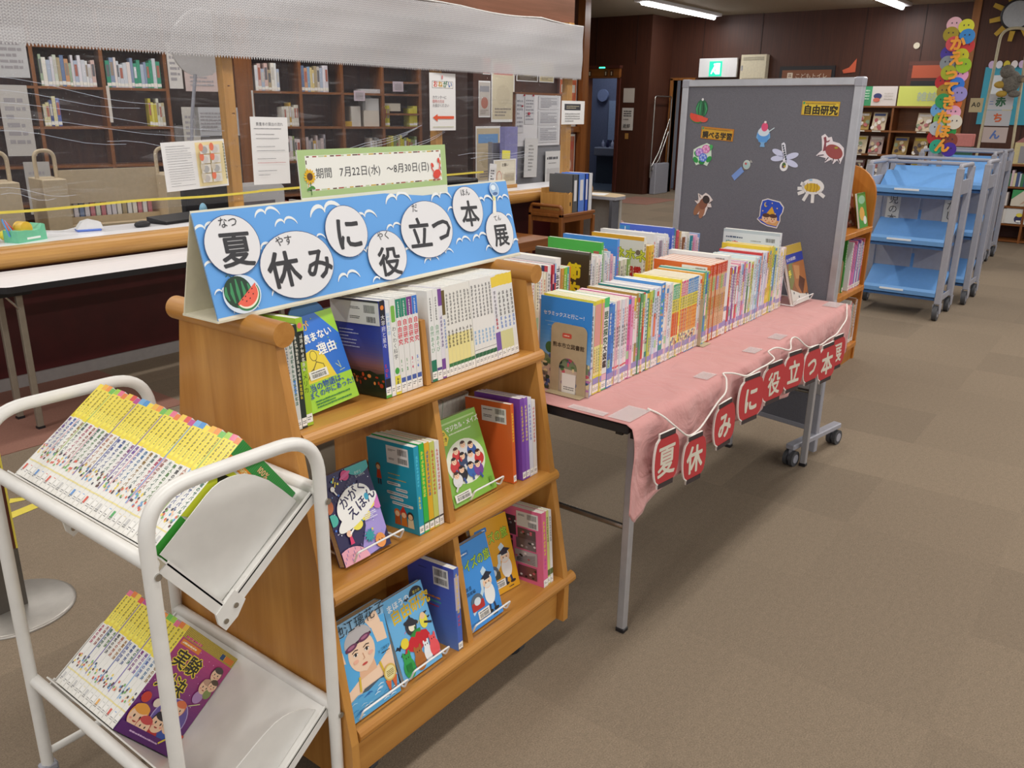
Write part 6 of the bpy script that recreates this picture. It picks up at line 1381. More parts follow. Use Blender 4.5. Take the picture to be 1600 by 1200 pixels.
def sheet(name, x, y, z, w, h, fn, label, tilt=0, cat='notice', group='notices on the counter screen', col='#e6e6e6', face=-1):
    b = MB(); b.box(0, 0, 0, w, .0012, h, INK, col); A = Art(b, (0, 0, 0), (1, 0, 0), (0, 0, 1), (0, -1, 0), INK, .0003); 
    if fn: fn(A, w, h)
    o = b.build(name); o.location = (x, y, z); o.rotation_euler = (0, tilt, 0); return tag(o, label, cat, group)
def n1(A, w, h):
    A.rect(w*.52, h*.04, w*.46, h*.92, '#eedfae')
    for i in range(17): A.scrib(w*.06, h*(.9-.05*i), w*.38, h*.019, 1, '#9a9aa0', i)
    r = random.Random(3)
    for i in range(4):
        for j in range(2): A.rect(w*(.56+.17*j), h*(.12+.2*i), w*.15, h*.18, '#d8d4cc'); A.ell(w*(.63+.17*j), h*(.2+.2*i), .02, .02, r.choice(['#b8b4b0', '#a8a8a8', '#c8c4c0'])); A.ell(w*(.58+.17*j), h*(.26+.2*i), .014, .022, r.choice(['#e0785a', '#e08a6a', '#c8c0b0']))
    A.column(w*.945, h*.94, 12, .016, '#3a4a3a', 2)
sheet('notice', 2.595, 4.366, .985, .395, .262, n1, 'white and cream comic leaflet taped left of the first counter post', radians(-2))
def n2(A, w, h):
    A.text('貴重本の貸出の流れ', w*.14, h*.875, .022, '#4a4a52', .01); A.scrib(w*.08, h*.82, w*.84, h*.02, 1, '#7a7a80', 2)
    for i in range(11):
        if i in (2, 5, 8): continue
        A.scrib(w*.12, h*(.74-.06*i), w*(.76 if i % 3 else .5), h*.014, 1, '#6a6a72' if i != 7 else '#c06a6a', i+5)
sheet('notice', 3.165, 4.366, .99, .27, .392, n2, 'tall white printed notice right of the first counter post', radians(1))
def n3(A, w, h):
    A.rect(w*.1, h*.74, w*.8, h*.12, '#5a5a5a'); A.rect(w*.11, h*.747, w*.78, h*.106, '#eceae6')
    for i, (ch, cc) in enumerate(zip('おねがい', ('#d0483a', '#c89a2a', '#3a7a5a', '#3a6ab0'))): A.text(ch, w*(.14+.185*i), h*.765, w*.17, cc, .03)
    A.text('カウンターに', w*.1, h*.56, w*.09, '#6a6a70'); A.text('御用の方は', w*.1, h*.49, w*.09, '#c86a6a'); A.text('お並びください', w*.1, h*.42, w*.09, '#6a6a70')
    A.poly([(w*.1, h*.23), (w*.28, h*.29), (w*.28, h*.255), (w*.92, h*.255), (w*.92, h*.205), (w*.28, h*.205), (w*.28, h*.16)], '#de5a38'); A.scrib(w*.1, h*.05, w*.8, h*.03, 1, '#b8b89a', 3); A.rect(w*.45, h*.9, w*.05, h*.06, '#d88a8a')
sheet('notice', 4.722, 4.364, 1.285, .285, .4, n3, 'white request notice with a red arrow on the second counter post', 0)
def n4(A, w, h): A.rect(w*.12, h*.6, w*.7, h*.27, '#3a3a40'); A.scrib(w*.2, h*.66, w*.55, h*.15, 2, '#b0a890', 3); A.scrib(w*.15, h*.1, w*.65, h*.4, 4, '#a8a8a8', 5)
sheet('notice', 6.43, 4.37, 1.318, .37, .2, n4, 'white notice with a black box on the last counter post', 0)

# things on the counter
td = thing('tape_dispenser', 'mint green tape dispenser box with pens at the left end of the counter', 'tape dispenser', loc=(1.775, 4.33, .8), rz=radians(20))
MINT = paint('mint_plastic', '#6fc29c', .4)
b = MB(); b.prism([(0, 0), (.17, 0), (.165, .075), (.15, .08), (.13, .055), (.1, .05), (.07, .055), (.0, .058)], (0, 0, 0), (1, 0, 0), (0, 0, 1), (0, 1, 0), .09, MINT); b.build('body', td)
b = MB(); b.cyl((.075, .02, .06), (.075, .07, .06), .035, paint('yellow_roll', '#e0b83a', .4), 24); b.build('tape_roll', td)
b = MB(); b.box(.05, -.001, .012, .13, .001, .022, INK, '#e8f0ea'); b.build('sticker', td)
for i, cc in enumerate(('#5a9ad8', '#e06a5a', '#6ab0e0', '#d8483a')):
    b = MB(); b.cyl((-.005+.016*i, .045, .03), (-.02+.015*i, .06+.01*i, .115-.006*i), .004, INK, 8, cc); o = b.build('pen'); o.matrix_world = Matrix.Translation((1.775, 4.33, .8)) @ Matrix.Rotation(radians(20), 4, 'Z'); tag(o, '%s pen standing in the mint green dispenser box, %s from left' % (cname(cc), nth(i+1)), 'pen', 'pens in the green box')
b = MB(); b.sphere((0, 0, .03), .03, paint('yellow_plastic', '#e8dc4a', .4), 12, (1.2, 1, .9)); o = b.build('tape_roll_holder'); o.location = (1.77, 4.44, .8); tag(o, 'small yellow round object left of the mint green box on the counter', 'desk toy')
b = MB(); b.box(0, 0, 0, .06, .05, .12, paint('grey_blue_box', '#5a7a8a', .5), bev=.006); b.box(-.03, -.03, 0, .05, -.005, .02, BLACK, bev=.004); o = b.build('stapler_box'); o.location = (1.66, 4.45, .8); tag(o, 'grey blue desk box at the far left of the counter', 'box')
sc = thing('barcode_scanner', 'white barcode scanner with blue base on the counter', 'scanner', loc=(2.14, 4.5, .8), rz=radians(-15))
b = MB(); b.box(0, 0, 0, .12, .07, .012, paint('blue_base', '#5a7ad0', .4), bev=.004); b.build('base', sc)
b = MB(); b.prism([(0, .012), (.13, .012), (.12, .045), (.07, .06), (.03, .05)], (0, .005, 0), (1, 0, 0), (0, 0, 1), (0, 1, 0), .06, WHITEP); b.build('body', sc)
b = MB(); b.tube(fillet([(0, .03, .02), (-.06, .05, .005), (-.16, .12, .005)], .04), .003, WHITEP, 8); b.build('cable', sc)
b = MB(); b.sphere((0, 0, .012), .034, BLACK, 12, (1.5, .95, .62)); o = b.build('computer_mouse'); o.location = (2.48, 4.46, .8); o.rotation_euler = (0, 0, .3); tag(o, 'black computer mouse on the white counter', 'mouse')
b = MB(); b.box(0, 0, .0, .44, .15, .016, BLACK, bev=.004); b.prism([(0, .0), (.15, 0), (.15, .03), (0, .012)], (0, 0, .006), (0, 1, 0), (0, 0, 1), (1, 0, 0), .44, BLACK); o = b.build('keyboard'); o.location = (2.6, 4.42, .8); o.rotation_euler = (0, 0, radians(12)); tag(o, 'black keyboard on the counter beside the mouse', 'keyboard')
mo = thing('computer_monitor', 'dark computer monitor turned away behind the first counter post', 'monitor', loc=(3.2, 4.9, .52), rz=radians(200))
b = MB(); b.box(-.25, -.03, .14, .25, .02, .46, BLACK, bev=.012); b.build('screen', mo)
b = MB(); b.box(-.03, .0, .02, .03, .05, .25, BLACK); b.box(-.12, -.09, 0, .12, .1, .02, BLACK, bev=.005); b.build('stand', mo)
b = MB(); b.sphere((0, 0, .04), .03, paint('pale_blue_plastic', '#8ac0dc', .4), 12, (.8, .8, 1.6)); o = b.build('desk_figure'); o.location = (2.93, 4.56, .8); tag(o, 'small pale blue toy beside the monitor on the counter', 'desk toy')
def acr(A, w, h): A.rect(w*.04, h*.04, w*.92, h*.92, '#d8cfb8'); A.rect(w*.3, h*.5, w*.62, h*.42, '#e2dcc8'); A.text('お願い', w*.36, h*.74, .03, '#5a5040', .02); A.ell(w*.24, h*.34, .035, .05, '#c86a5a'); A.ell(w*.24, h*.34, .03, .044, '#e0d4c0'); A.scrib(w*.46, h*.16, w*.46, h*.3, 5, '#a89a80', 3)
sheet('desk_sign', 5.6, 4.47, .825, .31, .215, acr, 'cream notice in a clear stand at the right end of the counter', 0, 'sign', None)
b = MB(); b.box(0, 0, 0, .33, .09, .03, BEECH['X'], bev=.003); o = b.build('wooden_block'); o.location = (5.59, 4.46, .8); tag(o, 'wooden block under the cream notice on the counter', 'stand')
b = MB(); b.box(0, 0, 0, .11, .001, .07, INK, '#e8e04a'); o = b.build('sticky_note'); o.location = (5.71, 4.468, 1.045); o.rotation_euler = (0, .06, 0); tag(o, 'yellow sticky note above the cream counter notice', 'note')
def pyr(A, w, h): A.scrib(w*.2, h*.2, w*.5, h*.6, 6, '#4a4a50', 3)
sheet('paper_stand', 5.48, 4.43, .8, .09, .22, pyr, 'narrow white card with small print standing beside the cream counter notice', radians(6), 'card', None)
lt = thing('staff_computer', 'white computer monitor back behind the right end of the green date sign', 'monitor', loc=(5.2, 5.0, .52))
b = MB(); b.box(-.27, 0, .2, .2, .04, .6, WHITEP, bev=.03); b.build('screen', lt); b = MB(); b.box(-.06, 0, 0, .06, .05, .22, WHITEP); b.build('stand', lt)
b = MB(); b.box(0, 0, 0, .6, .3, .32, BLACK, bev=.01); o = b.build('printer'); o.location = (5.45, 5.0, .52); tag(o, 'black printer behind the counter by the cream notice', 'printer')
b = MB(); b.box(0, 0, 0, .5, .3, .4, WHITEP, bev=.02); b.box(.1, -.002, .1, .4, 0, .3, paint('grey_cover', '#8a8488', .5)); o = b.build('till_machine'); o.location = (3.35, 4.95, .52); tag(o, 'white office machine behind the tall printed notice', 'machine')
for i in range(9):
    cc = ['#e8e6e0', '#d8a04a', '#e8e6e0', '#c84a3a', '#e0e0e0', '#2a2a3a', '#d8d8d8', '#5a8ac8', '#e8e4d8'][i]
    b = MB(); b.box(0, 0, 0, .03, .2, .26-.02*(i % 3), INK, cc); o = b.build('file_folder'); o.location = (3.86+.034*i, 5.0, .52); tag(o, '%s file standing behind the counter, %s left of the date sign' % (cname(cc), nth(9-i)), 'file', 'files behind the counter')
# bulletin board and partition at the end of the staff desk
pt = thing('partition_screen', 'grey fabric partition at the end of the staff area', 'partition', loc=(6.5, 5.2, 0))
b = MB(); b.box(0, 0, 0, 1.25, .04, 1.13, paint('grey_partition_cloth', '#85868c', .9, noise=.1, scale=200)); b.build('panel', pt); b = MB(); b.box(-.015, -.005, 0, 0, .045, 1.14, ALU); b.box(1.25, -.005, 0, 1.265, .045, 1.14, ALU); b.build('frame', pt)
bb = thing('bulletin_board', 'white bulletin board with papers in a brown frame on the partition', 'notice board', loc=(6.82, 5.18, 1.09))
b = MB(); b.box(0, 0, 0, .78, .02, .5, LAM); b.build('board', bb)
b = MB(); b.box(-.012, -.004, .488, .79, .022, .508, BROWN['X']); b.box(-.012, -.004, -.0, .0, .022, .5, BROWN['Z']); b.box(.78, -.004, 0, .792, .022, .5, BROWN['Z']); b.build('frame', bb)
def pp(A, w, h): A.scrib(w*.1, h*.12, w*.8, h*.76, 7, '#9a9aa4', int(w*100))
for i, (x, z, w, h, lab) in enumerate(((6.83, 1.22, .12, .36, 'narrow paper at the left of the bulletin board'), (6.97, 1.3, .16, .27, 'paper in the middle of the bulletin board'), (7.2, 1.44, .36, .13, 'upper paper at the right of the bulletin board'), (7.2, 1.29, .36, .14, 'middle paper at the right of the bulletin board'), (7.2, 1.12, .36, .16, 'lower paper at the right of the bulletin board'))):
    sheet('pinned_paper', x, 5.174, z, w, h, pp, lab, 0, 'paper', 'papers on the bulletin board', '#d8d9de')
for i, (x, z) in enumerate(((6.92, 1.47), (7.03, 1.4), (6.95, 1.57), (7.1, 1.57))):
    b = MB(); b.cyl((0, 0, 0), (0, -.012, 0), .014 if i == 1 else .008, paint('red_magnet', '#c8324a', .4), 14); o = b.build('magnet'); o.location = (x, 5.172, z); tag(o, 'round red magnet on the bulletin board, %s from the left' % ('second', 'fourth', 'first', 'third')[0 if i == 0 else 2 if i == 1 else 1 if False else i % 4], 'magnet', 'magnets on the bulletin board')
def memo(A, w, h): A.scrib(w*.3, h*.15, w*.4, h*.7, 8, '#a8a8a8', 2)
sheet('hanging_memo', 6.95, 5.16, .79, .22, .38, memo, 'long white memo hanging below the bulletin board', radians(2), 'paper', None)
def plain_poster(A, w, h): A.scrib(w*.1, h*.78, w*.8, h*.12, 1, '#4a4a50', 2); A.scrib(w*.2, h*.7, w*.5, h*.04, 1, '#8a8a8a', 3); A.rect(w*.1, h*.1, w*.8, h*.5, '#d0cfd0')
sheet('white_poster', 7.33, 5.165, .6, .28, .43, plain_poster, 'white poster at the lower right of the grey partition', 0, 'poster', None)
b = MB(); b.box(0, 0, 0, .2, .06, .5, paint('lilac_plastic', '#9a9ad8', .5)); o = b.build('leaflet_box'); o.location = (6.56, 5.1, .78); tag(o, 'lilac leaflet holder at the left of the grey partition', 'leaflet holder')

# ------------------------------------------------------------------ staff bookcases and book trucks behind the counter
CA = Vector((3.6, 7.86, 0)); ca = atan2(-.96, 2.6)
def case(s0, s1, ups, boards, label, top=2.25):
    M = Matrix.Translation(CA) @ Matrix.Rotation(ca, 4, 'Z') @ Matrix.Translation((s0, 0, 0))
    t = thing('staff_bookcase', label, 'bookcase', 'staff bookcases', M=M)
    w = s1-s0
    b = MB(); b.box(0, .3, 0, w, .32, top, CASEW['Z']); b.build('back_panel', t)
    for u in ups:
        b = MB(); b.box(u-.015-s0, 0, 0, u+.015-s0, .3, top, BROWN['Z']); b.build('upright', t)
    for z in boards:
        b = MB(); b.box(0, .004, z-.022, w, .3, z, BROWN['X']); b.build('shelf_board', t)
    return M
BOARDS = (.25, .58, .912, 1.245, 1.578, 1.912, 2.25)
M1 = case(-1.15, 1.055, (-1.135, -.53, -.03, .51, 1.04), BOARDS, 'dark wood staff bookcase at the left, behind the clear sheet')
M2 = case(1.8, 3.64, (1.815, 2.3, 2.74, 3.19, 3.625), BOARDS, 'dark wood staff bookcase right of the first counter post')
CT_ = Matrix.Translation(CA) @ Matrix.Rotation(ca, 4, 'Z')
b = MB(T=CT_); b.box(1.66, -.02, 0, 1.8, .32, 2.3, BROWN['Z']); struct(b, 'trim_1', 'brown wood end panel between the staff bookcases')
b = MB(T=CT_); b.box(-3, .34, 0, 4.4, .4, CEIL, paint('staff_wall', '#4a3630', .8)); struct(b, 'wall_staff_back', 'dark wall behind the staff bookcases')
b = MB(); b.box(0, 0, 0, .6, .3, 1.25, paint('grey_locker', '#7a7674', .6), bev=.01); o = b.build('steel_locker'); o.matrix_world = CT_ @ Matrix.Translation((1.06, 0, 0)); tag(o, 'low grey locker between the two staff bookcases', 'locker')
SBC = ['#e8e4da', '#cfd4dc', '#dcc88a', '#d09a70', '#c87a84', '#e6e6e6', '#b0bcd0', '#e8dcb8', '#8aa8c8', '#c8c0b8', '#a0b49a', '#f0ece0', '#d8b8b0', '#6a80a8', '#b0a080', '#e4e0e8', '#d8d4dc', '#d0d8c8']
REST = MB()
def staff_row(s0, s1, z, seed, where, hmax=.26, single=False, pal=None, lean=0, wmin=.018, wmax=.034):
    r = random.Random(seed); s = s0; i = 0; spots = []
    while True:
        w = r.uniform(wmin, wmax)
        if s+w > s1: break
        spots.append((s, w)); s += w+.0015
    for i, (s, w) in enumerate(spots):
        h = hmax*r.uniform(.7, 1); cc = r.choice(pal or SBC)
        b = MB(); b.box(0, .02, 0, w, .17, h, INK, cc); A = Art(b, (0, .02, 0), (1, 0, 0), (0, 0, 1), (0, -1, 0), INK, .001)
        if r.random() < .6: A.rect(w*.15, h*.4, w*.7, h*.45, r.choice(['#6a6a70', '#c8c4bc', '#9a8a7a', '#d8d8e0', '#b06a5a']))
        A.rect(0, h*.05, w, h*.12, '#efece4')
        Mb = CT_ @ Matrix.Translation((s, 0, z+.001)) @ Matrix.Rotation(lean, 4, 'Y')
        if single:
            o = b.build('book'); o.matrix_world = Mb; tag(o, '%s book, %s of %s on %s' % (cname(cc), nth(i+1), NUMW(len(spots)), where), 'book', 'books on '+where)
        else:
            REST.T = Mb
            for fq, cq, mq in zip(b.f, b.c, b.m): REST.add([b.v[q] for q in fq], [tuple(range(len(fq)))], b.mats[mq], '#000000'); REST.c[-1] = cq
NW = 'zero one two three four five six seven eight nine ten eleven twelve thirteen fourteen fifteen sixteen seventeen eighteen nineteen twenty'.split()
def NUMW(n): return NW[n] if n <= 20 else TENS[n//10]+('' if n % 10 == 0 else '-'+NW[n % 10])
Z5, Z4, Z3b, Z2b = 1.578, 1.245, .912, .58
staff_row(.02, .47, Z5, 1, 'the left staff bookcase, top shelf, first bay')
staff_row(.54, 1.0, Z5, 2, 'the left staff bookcase, top shelf, second bay', pal=['#e8e8ea', '#dcdce0', '#cfd4dc', '#e6e0d8', '#b0bcd0', '#8a9ab8', '#e8dcd8', '#3a9a7a'])
staff_row(.0, .14, Z4, 3, 'the left staff bookcase, middle shelf, left end', pal=['#5a6ab0', '#3a4a8a', '#8a9ac8', '#d8d0a0'])
staff_row(.86, 1.02, Z4, 4, 'the left staff bookcase, middle shelf, right end', pal=['#c8b83a', '#e0d86a', '#d8d8c8', '#c8b890', '#6a5a4a'])
staff_row(-.5, -.4, Z5, 14, 'the far left bay of the staff bookcase', pal=['#c84a3a', '#8a8a9a', '#d8a04a'])
staff_row(1.86, 2.12, Z5, 5, 'the right staff bookcase, top shelf, first bay', single=True)
staff_row(2.32, 2.62, Z5, 6, 'the right staff bookcase, top shelf, second bay', single=True)
staff_row(2.1, 2.28, Z4, 7, 'the right staff bookcase, middle shelf, first bay', pal=['#c8a03a', '#e0dcd0', '#5a7ac0', '#d8d4c8', '#a8a4a0'])
staff_row(2.08, 2.28, Z3b, 8, 'the right staff bookcase, lower shelf, first bay', pal=['#e8d8d8', '#b8b8a8', '#8aa05a', '#d8c8c8'])
staff_row(2.33, 2.56, Z3b, 9, 'the right staff bookcase, lower shelf, second bay', pal=['#c8b8b8', '#b0a8a8', '#e0d8d0', '#a8a0a8', '#c8a048'])
staff_row(3.03, 3.18, Z3b, 10, 'the right staff bookcase, lower shelf, third bay', .24, pal=['#c8c0b8', '#8a8a8a', '#b0a898'])
staff_row(3.2, 3.29, Z4, 11, 'the right staff bookcase, middle shelf, last bay, left end', .25, pal=['#d0c83a'], wmin=.03)
staff_row(3.5, 3.6, Z4, 12, 'the right staff bookcase, middle shelf, last bay, right end', .25, pal=['#d0c83a'], wmin=.04, wmax=.05)
staff_row(3.22, 3.6, Z3b, 13, 'the right staff bookcase, lower shelf, last bay', .25, pal=['#b8a84a', '#8a9a6a', '#d0c83a', '#c8b890'])
for i, (s, z, w, h, d, cc, lab) in enumerate(((2.84, Z4, .1, .2, .2, '#d8d4cc', 'lower white box stack in the third bay of the right staff bookcase'), (2.98, Z4, .17, .16, .2, '#e0d8cc', 'pale box in the third bay of the right staff bookcase'), (3.0, Z4+.16, .15, .12, .2, '#d8d8d8', 'upper pale box in the third bay of the right staff bookcase'), (2.95, Z5, .22, .04, .2, '#c8c8cc', 'flat pale parcel on the top shelf, third bay'), (3.2, 1.4, .2, .08, .2, '#d8d0c0', 'pale parcel in the last bay of the right staff bookcase'), (2.76, Z4, .08, .05, .15, '#d0a83a', 'small amber packet in the third bay of the right staff bookcase'))):
    b = MB(T=None); b.box(0, .03, 0, w, .03+d, h, INK, cc); o = b.build('storage_box'); o.matrix_world = CT_ @ Matrix.Translation((s, 0, z+.001)); tag(o, lab, 'box', 'boxes in the staff bookcases')
b = MB(T=CT_); b.box(3.19, .004, 1.36, 3.62, .3, 1.38, BROWN['X']); b.box(3.19, .004, 1.68, 3.62, .3, 1.7, BROWN['X']); struct(b, 'trim_2', 'extra shelves in the last bay of the right staff bookcase')
for i, (s, z, w, h, cc, lab) in enumerate(((-.3, 1.64, .24, .4, '#c4c4c6', 'grey paper hanging at the top left of the left staff bookcase'), (-.32, 1.0, .22, .58, '#c0bcb8', 'grey notice hung on the left bay of the left staff bookcase'), (-.22, .5, .2, .45, '#b4b0ac', 'lower grey notice on the left bay of the left staff bookcase'), (1.06, 1.58, .12, .4, '#d4d0cc', 'white card at the right end of the left staff bookcase'), (1.14, 1.0, .15, .42, '#c8c4bc', 'pale notice on the grey locker between the staff bookcases'), (1.2, 1.56, .3, .28, '#ccb8b4', 'pinkish notice behind the round white lamp'), (1.24, 1.16, .42, .26, '#bfc0c4', 'wide grey notice below the round white lamp'), (1.3, .95, .22, .18, '#a8a4a8', 'small dark framed paper below the wide grey notice'), (2.86, 1.5, .12, .1, '#d8c8d4', 'pale pink tag on the third bay of the right staff bookcase'), (3.3, 1.6, .12, .1, '#d8c8d4', 'pale pink tag on the last bay of the right staff bookcase'), (.52, 1.28, .025, .31, '#d8d0c8', 'white strip label on the middle upright of the left staff bookcase'), (1.8, 1.28, .02, .3, '#d8d8d4', 'white strip label on the end of the right staff bookcase'))):
    b = MB(); b.box(0, -.012, 0, w, -.006, h, INK, cc); Art(b, (0, -.012, 0), (1, 0, 0), (0, 0, 1), (0, -1, 0), INK, .001).scrib(w*.15, h*.15, w*.7, h*.7, 6, '#a09ca0', i) if w > .09 else None
    o = b.build('hung_notice'); o.matrix_world = CT_ @ Matrix.Translation((s, 0, z)); tag(o, lab, 'notice', 'notices on the staff bookcases')
for i in range(16):
    REST.T = Matrix.Translation((2.8, 6.4, 0)) @ Matrix.Rotation(radians(-8), 4, 'Z') @ Matrix.Translation((.2+.039*i, 0, .595)); REST.box(0, .03, 0, .03, .14, .2, INK, rnd.choice(SBC))
# round white magnifier lamp
lp = thing('magnifier_lamp', 'round white lamp on a thin arm left of the first counter post', 'lamp', loc=(3.6, 5.6, 0))
b = MB(); b.cyl((.19, .1, 1.86), (.19, .13, 1.87), .235, WHITEP, 40); b.build('lamp_head', lp)
b = MB(); b.tube([(.12, .12, 1.65), (.06, .12, 1.36), (.02, .12, 1.05), (.02, .12, .54)], .012, GREYM, 10); b.build('arm', lp)
b = MB(); b.box(-.2, 0, .0, .3, .4, .52, paint('staff_cabinet', '#6a6460', .6)); b.build('base', lp)
def truck(x, y, rz, label):
    t = thing('book_truck', label, 'book truck', 'tan book trucks behind the counter', (x, y, 0), rz)
    for u in (0, .86):
        b = MB(); b.box(u, -.16, .1, u+.16, .16, .93, TAN, bev=.004); b.tube(fillet([(u+.015, 0, .9), (u+.015, 0, 1.12), (u+.145, 0, 1.12), (u+.145, 0, .9)], .06), .014, TAN, 10); b.build('end_panel', t)
        for y_ in (-.12, .12):
            b = MB(); b.cyl((u+.07, y_, .045), (u+.09, y_, .045), .045, RUBBER, 16); b.box(u+.06, y_-.02, .04, u+.1, y_+.02, .1, GREYM); b.build('caster', t)
    b = MB(); b.box(.16, .0, .74, .86, .02, .98, TAN); b.box(.16, 0, .16, .86, .02, .64, TAN); b.build('back_panel', t)
    for z in (.16, .58): 
        b = MB(); b.box(.16, -.14, z, .86, .14, z+.015, TAN); b.build('tray', t)
truck(2.8, 6.4, radians(-8), 'tan steel book truck with arched handles behind the counter')
truck(1.6, 6.45, radians(-8), 'second tan book truck at the left edge of the photo')
for i in range(0):
    b = MB(); cc = rnd.choice(SBC); b.box(0, -.13, 0, .03, -.02, .13, INK, cc); o = b.build('book'); o.matrix_world = Matrix.Translation((2.8, 6.4, 0)) @ Matrix.Rotation(radians(-8), 4, 'Z') @ Matrix.Translation((.2+.039*i, 0, .595)); tag(o, '%s book on the tan book truck, %s from left' % (cname(cc), nth(i+1)), 'book', 'books on the tan book truck')
# notices on the staff side wall and framed posters
def post(c1, c2, c3):
    def f(A, w, h): A.rect(w*.04, h*.04, w*.92, h*.92, c1); A.rect(w*.1, h*.7, w*.8, h*.16, c2); A.ell(w*.5, h*.4, w*.3, h*.16, c3); A.scrib(w*.15, h*.08, w*.7, h*.14, 3, '#8a8078', 3)
    return f
for x, z, w, h, c1, c2, c3, lab in ((9.08, 1.27, .5, .85, '#cfc4a8', '#c8523e', '#c8bca0', 'tall cream poster with a red band on the staff side wall'), (8.82, 1.33, .24, .45, '#b8b0a8', '#8a8a90', '#a86a5a', 'narrow grey poster left of the tall cream poster'), (9.62, 1.8, .5, .3, '#5a4a34', '#b89a3a', '#8a7a3a', 'dark poster with yellow figures near the lace edge'), (10.15, 1.8, .36, .32, '#e0d0a0', '#e0a82c', '#d8b84a', 'yellow poster near the right end of the lace'), (8.76, .5, .52, .72, '#c8b89a', '#6a9ad0', '#b8a888', 'poster with a blue picture low on the staff side wall'), (8.9, 1.86, .16, .22, '#a85a4a', '#c86a5a', '#8a4a3a', 'small red poster high on the staff side wall')):
    sheet('wall_poster', x, 7.292, z, w, h, post(c1, c2, c3), lab, 0, 'poster', 'posters on the staff side wall')
for z, h, c1, c2, c3, lab in ((1.2, .68, '#d86a3a', '#e8e0d0', '#e0a07a', 'framed orange and white poster beside the last counter post'), (.35, .74, '#b86a4a', '#c8503a', '#e0c0a8', 'lower framed red poster beside the last counter post')):
    fp = thing('framed_poster', lab, 'poster', 'framed posters', (10.62, 7.27, z))
    b = MB(); b.box(0, 0, 0, .46, .004, h, INK, '#e0dcd4'); post(c1, c2, c3)(Art(b, (0, 0, 0), (1, 0, 0), (0, 0, 1), (0, -1, 0), INK, .001), .46, h); b.build('print', fp)
    b = MB()
    for bx in ((-.03, -.01, -.03, 0, .02, h+.03), (.46, -.01, -.03, .49, .02, h+.03), (-.03, -.01, -.03, .49, .02, 0), (-.03, -.01, h, .49, .02, h+.03)): b.box(*bx, CASEW['Z'])
    b.build('frame', fp)

# ------------------------------------------------------------------ trolley, bench, desk and stool past the banner
tr = thing('side_trolley', 'brown wooden side table with a raised rail holding blue binders', 'table', loc=(5.8, 3.91, 0))
b = MB(); b.box(0, 0, .595, .52, .34, .62, BROWN['X'], bev=.003); b.box(.02, .01, .55, .5, .33, .595, BROWN['X']); b.build('table_top', tr)
for x, y, z1 in ((.0, .0, .68), (.0, .31, .68), (.49, 0, .6), (.49, .31, .6)):
    b = MB(); b.box(x, y, 0, x+.03, y+.03, z1-.02, BROWN['Z'], bev=.003); b.build('leg', tr)
b = MB(); b.tube(fillet([(.015, .015, .6), (.015, .015, .685), (.015, .325, .685), (.015, .325, .6)], .03), .015, BROWN['Y'], 10); b.box(.005, .03, .62, .022, .31, .65, BROWN['Y']); b.build('end_rail', tr)
def binder(x, y, cc, lab, w=.075, h=.31):
    t = thing('ring_binder', lab, 'binder', 'binders on the side table', (x, y, .6205))
    b = MB(); b.box(0, 0, 0, .004, .24, h, INK, cc); b.box(w-.004, 0, 0, w, .24, h, INK, cc); b.box(0, 0, 0, w, .004, h, INK, cc); Art(b, (0, 0, 0), (1, 0, 0), (0, 0, 1), (0, -1, 0), INK, .001).rect(w*.25, h*.3, w*.5, h*.55, '#e4e4e8'); b.build('cover', t)
    b = MB(); b.box(.006, .012, .006, w-.006, .232, h-.012, PAGESW); b.build('paper_block', t)
binder(5.99, 3.935, '#55585c', 'dark grey binder on the side table', .08); binder(6.075, 3.935, '#5a84d8', 'wide light blue binder on the side table', .1); binder(6.18, 3.935, '#2a56c8', 'bright blue binder on the side table', .05); binder(6.235, 3.935, '#d8dce4', 'white binder at the right end of the binders', .06)
mb_ = thing('magazine_file', 'plain wooden magazine file with scalloped top on the side table', 'magazine file', loc=(5.86, 3.93, .6205))
b = MB(); P = [(0, 0), (.12, 0), (.12, .165), (.095, .17), (.075, .155), (.05, .155), (.03, .172), (0, .172)]
b.prism(P, (0, 0, 0), (1, 0, 0), (0, 0, 1), (0, 1, 0), .008, BEECH['Z']); b.build('front', mb_)
b = MB(); b.box(0, .008, 0, .008, .24, .16, BEECH['Z']); b.box(.112, .008, 0, .12, .24, .16, BEECH['Z']); b.box(.008, .008, 0, .112, .24, .008, BEECH['Z']); b.box(.008, .232, 0, .112, .24, .2, BEECH['Z']); b.build('sides', mb_)
b = MB(); b.box(.085, -.001, .06, .098, .001, .09, BLACK); b.build('finger_hole', mb_)
be = thing('low_bench', 'low brown wooden bench in front of the counter beside the banner', 'bench', loc=(4.6, 3.74, 0))
b = MB(); b.box(0, 0, .42, .82, .36, .5, BROWN['X'], bev=.004); b.build('seat', be)
for x, y in ((.0, .0), (.77, 0), (0, .31), (.77, .31)):
    b = MB(); b.box(x, y, 0, x+.05, y+.05, .42, BROWN['Z']); b.build('leg', be)
dk = thing('reading_desk', 'grey sided desk with rounded wooden top behind the binders', 'desk', loc=(6.77, 3.98, 0))
b = MB(); P = [(0, 0), (.15, 0)]+[(.15+.2*sin(pi*k/12), .3-.3*cos(pi*k/12)) for k in range(1, 12)]+[(.15, .6), (0, .6)]
b.prism(P, (0, 0, .66), (1, 0, 0), (0, 1, 0), (0, 0, 1), .028, paint('pale_wood_top', '#c4ab84', .4), side=GREYM); b.build('desk_top', dk)
b = MB(); b.box(.12, .02, 0, .16, .5, .66, paint('pale_grey_side', '#a8a49e', .5)); b.box(0, .03, 0, .12, .06, .66, paint('grey_modesty', '#5a5c64', .6)); b.build('side_panel', dk)
b = MB(); b.box(0, 0, 0, .2, .2, .001, INK, '#e8e8e8'); o = b.build('paper_sheet'); o.location = (6.85, 4.15, .689); o.rotation_euler = (0, 0, .3); tag(o, 'white paper lying on the rounded desk', 'paper')
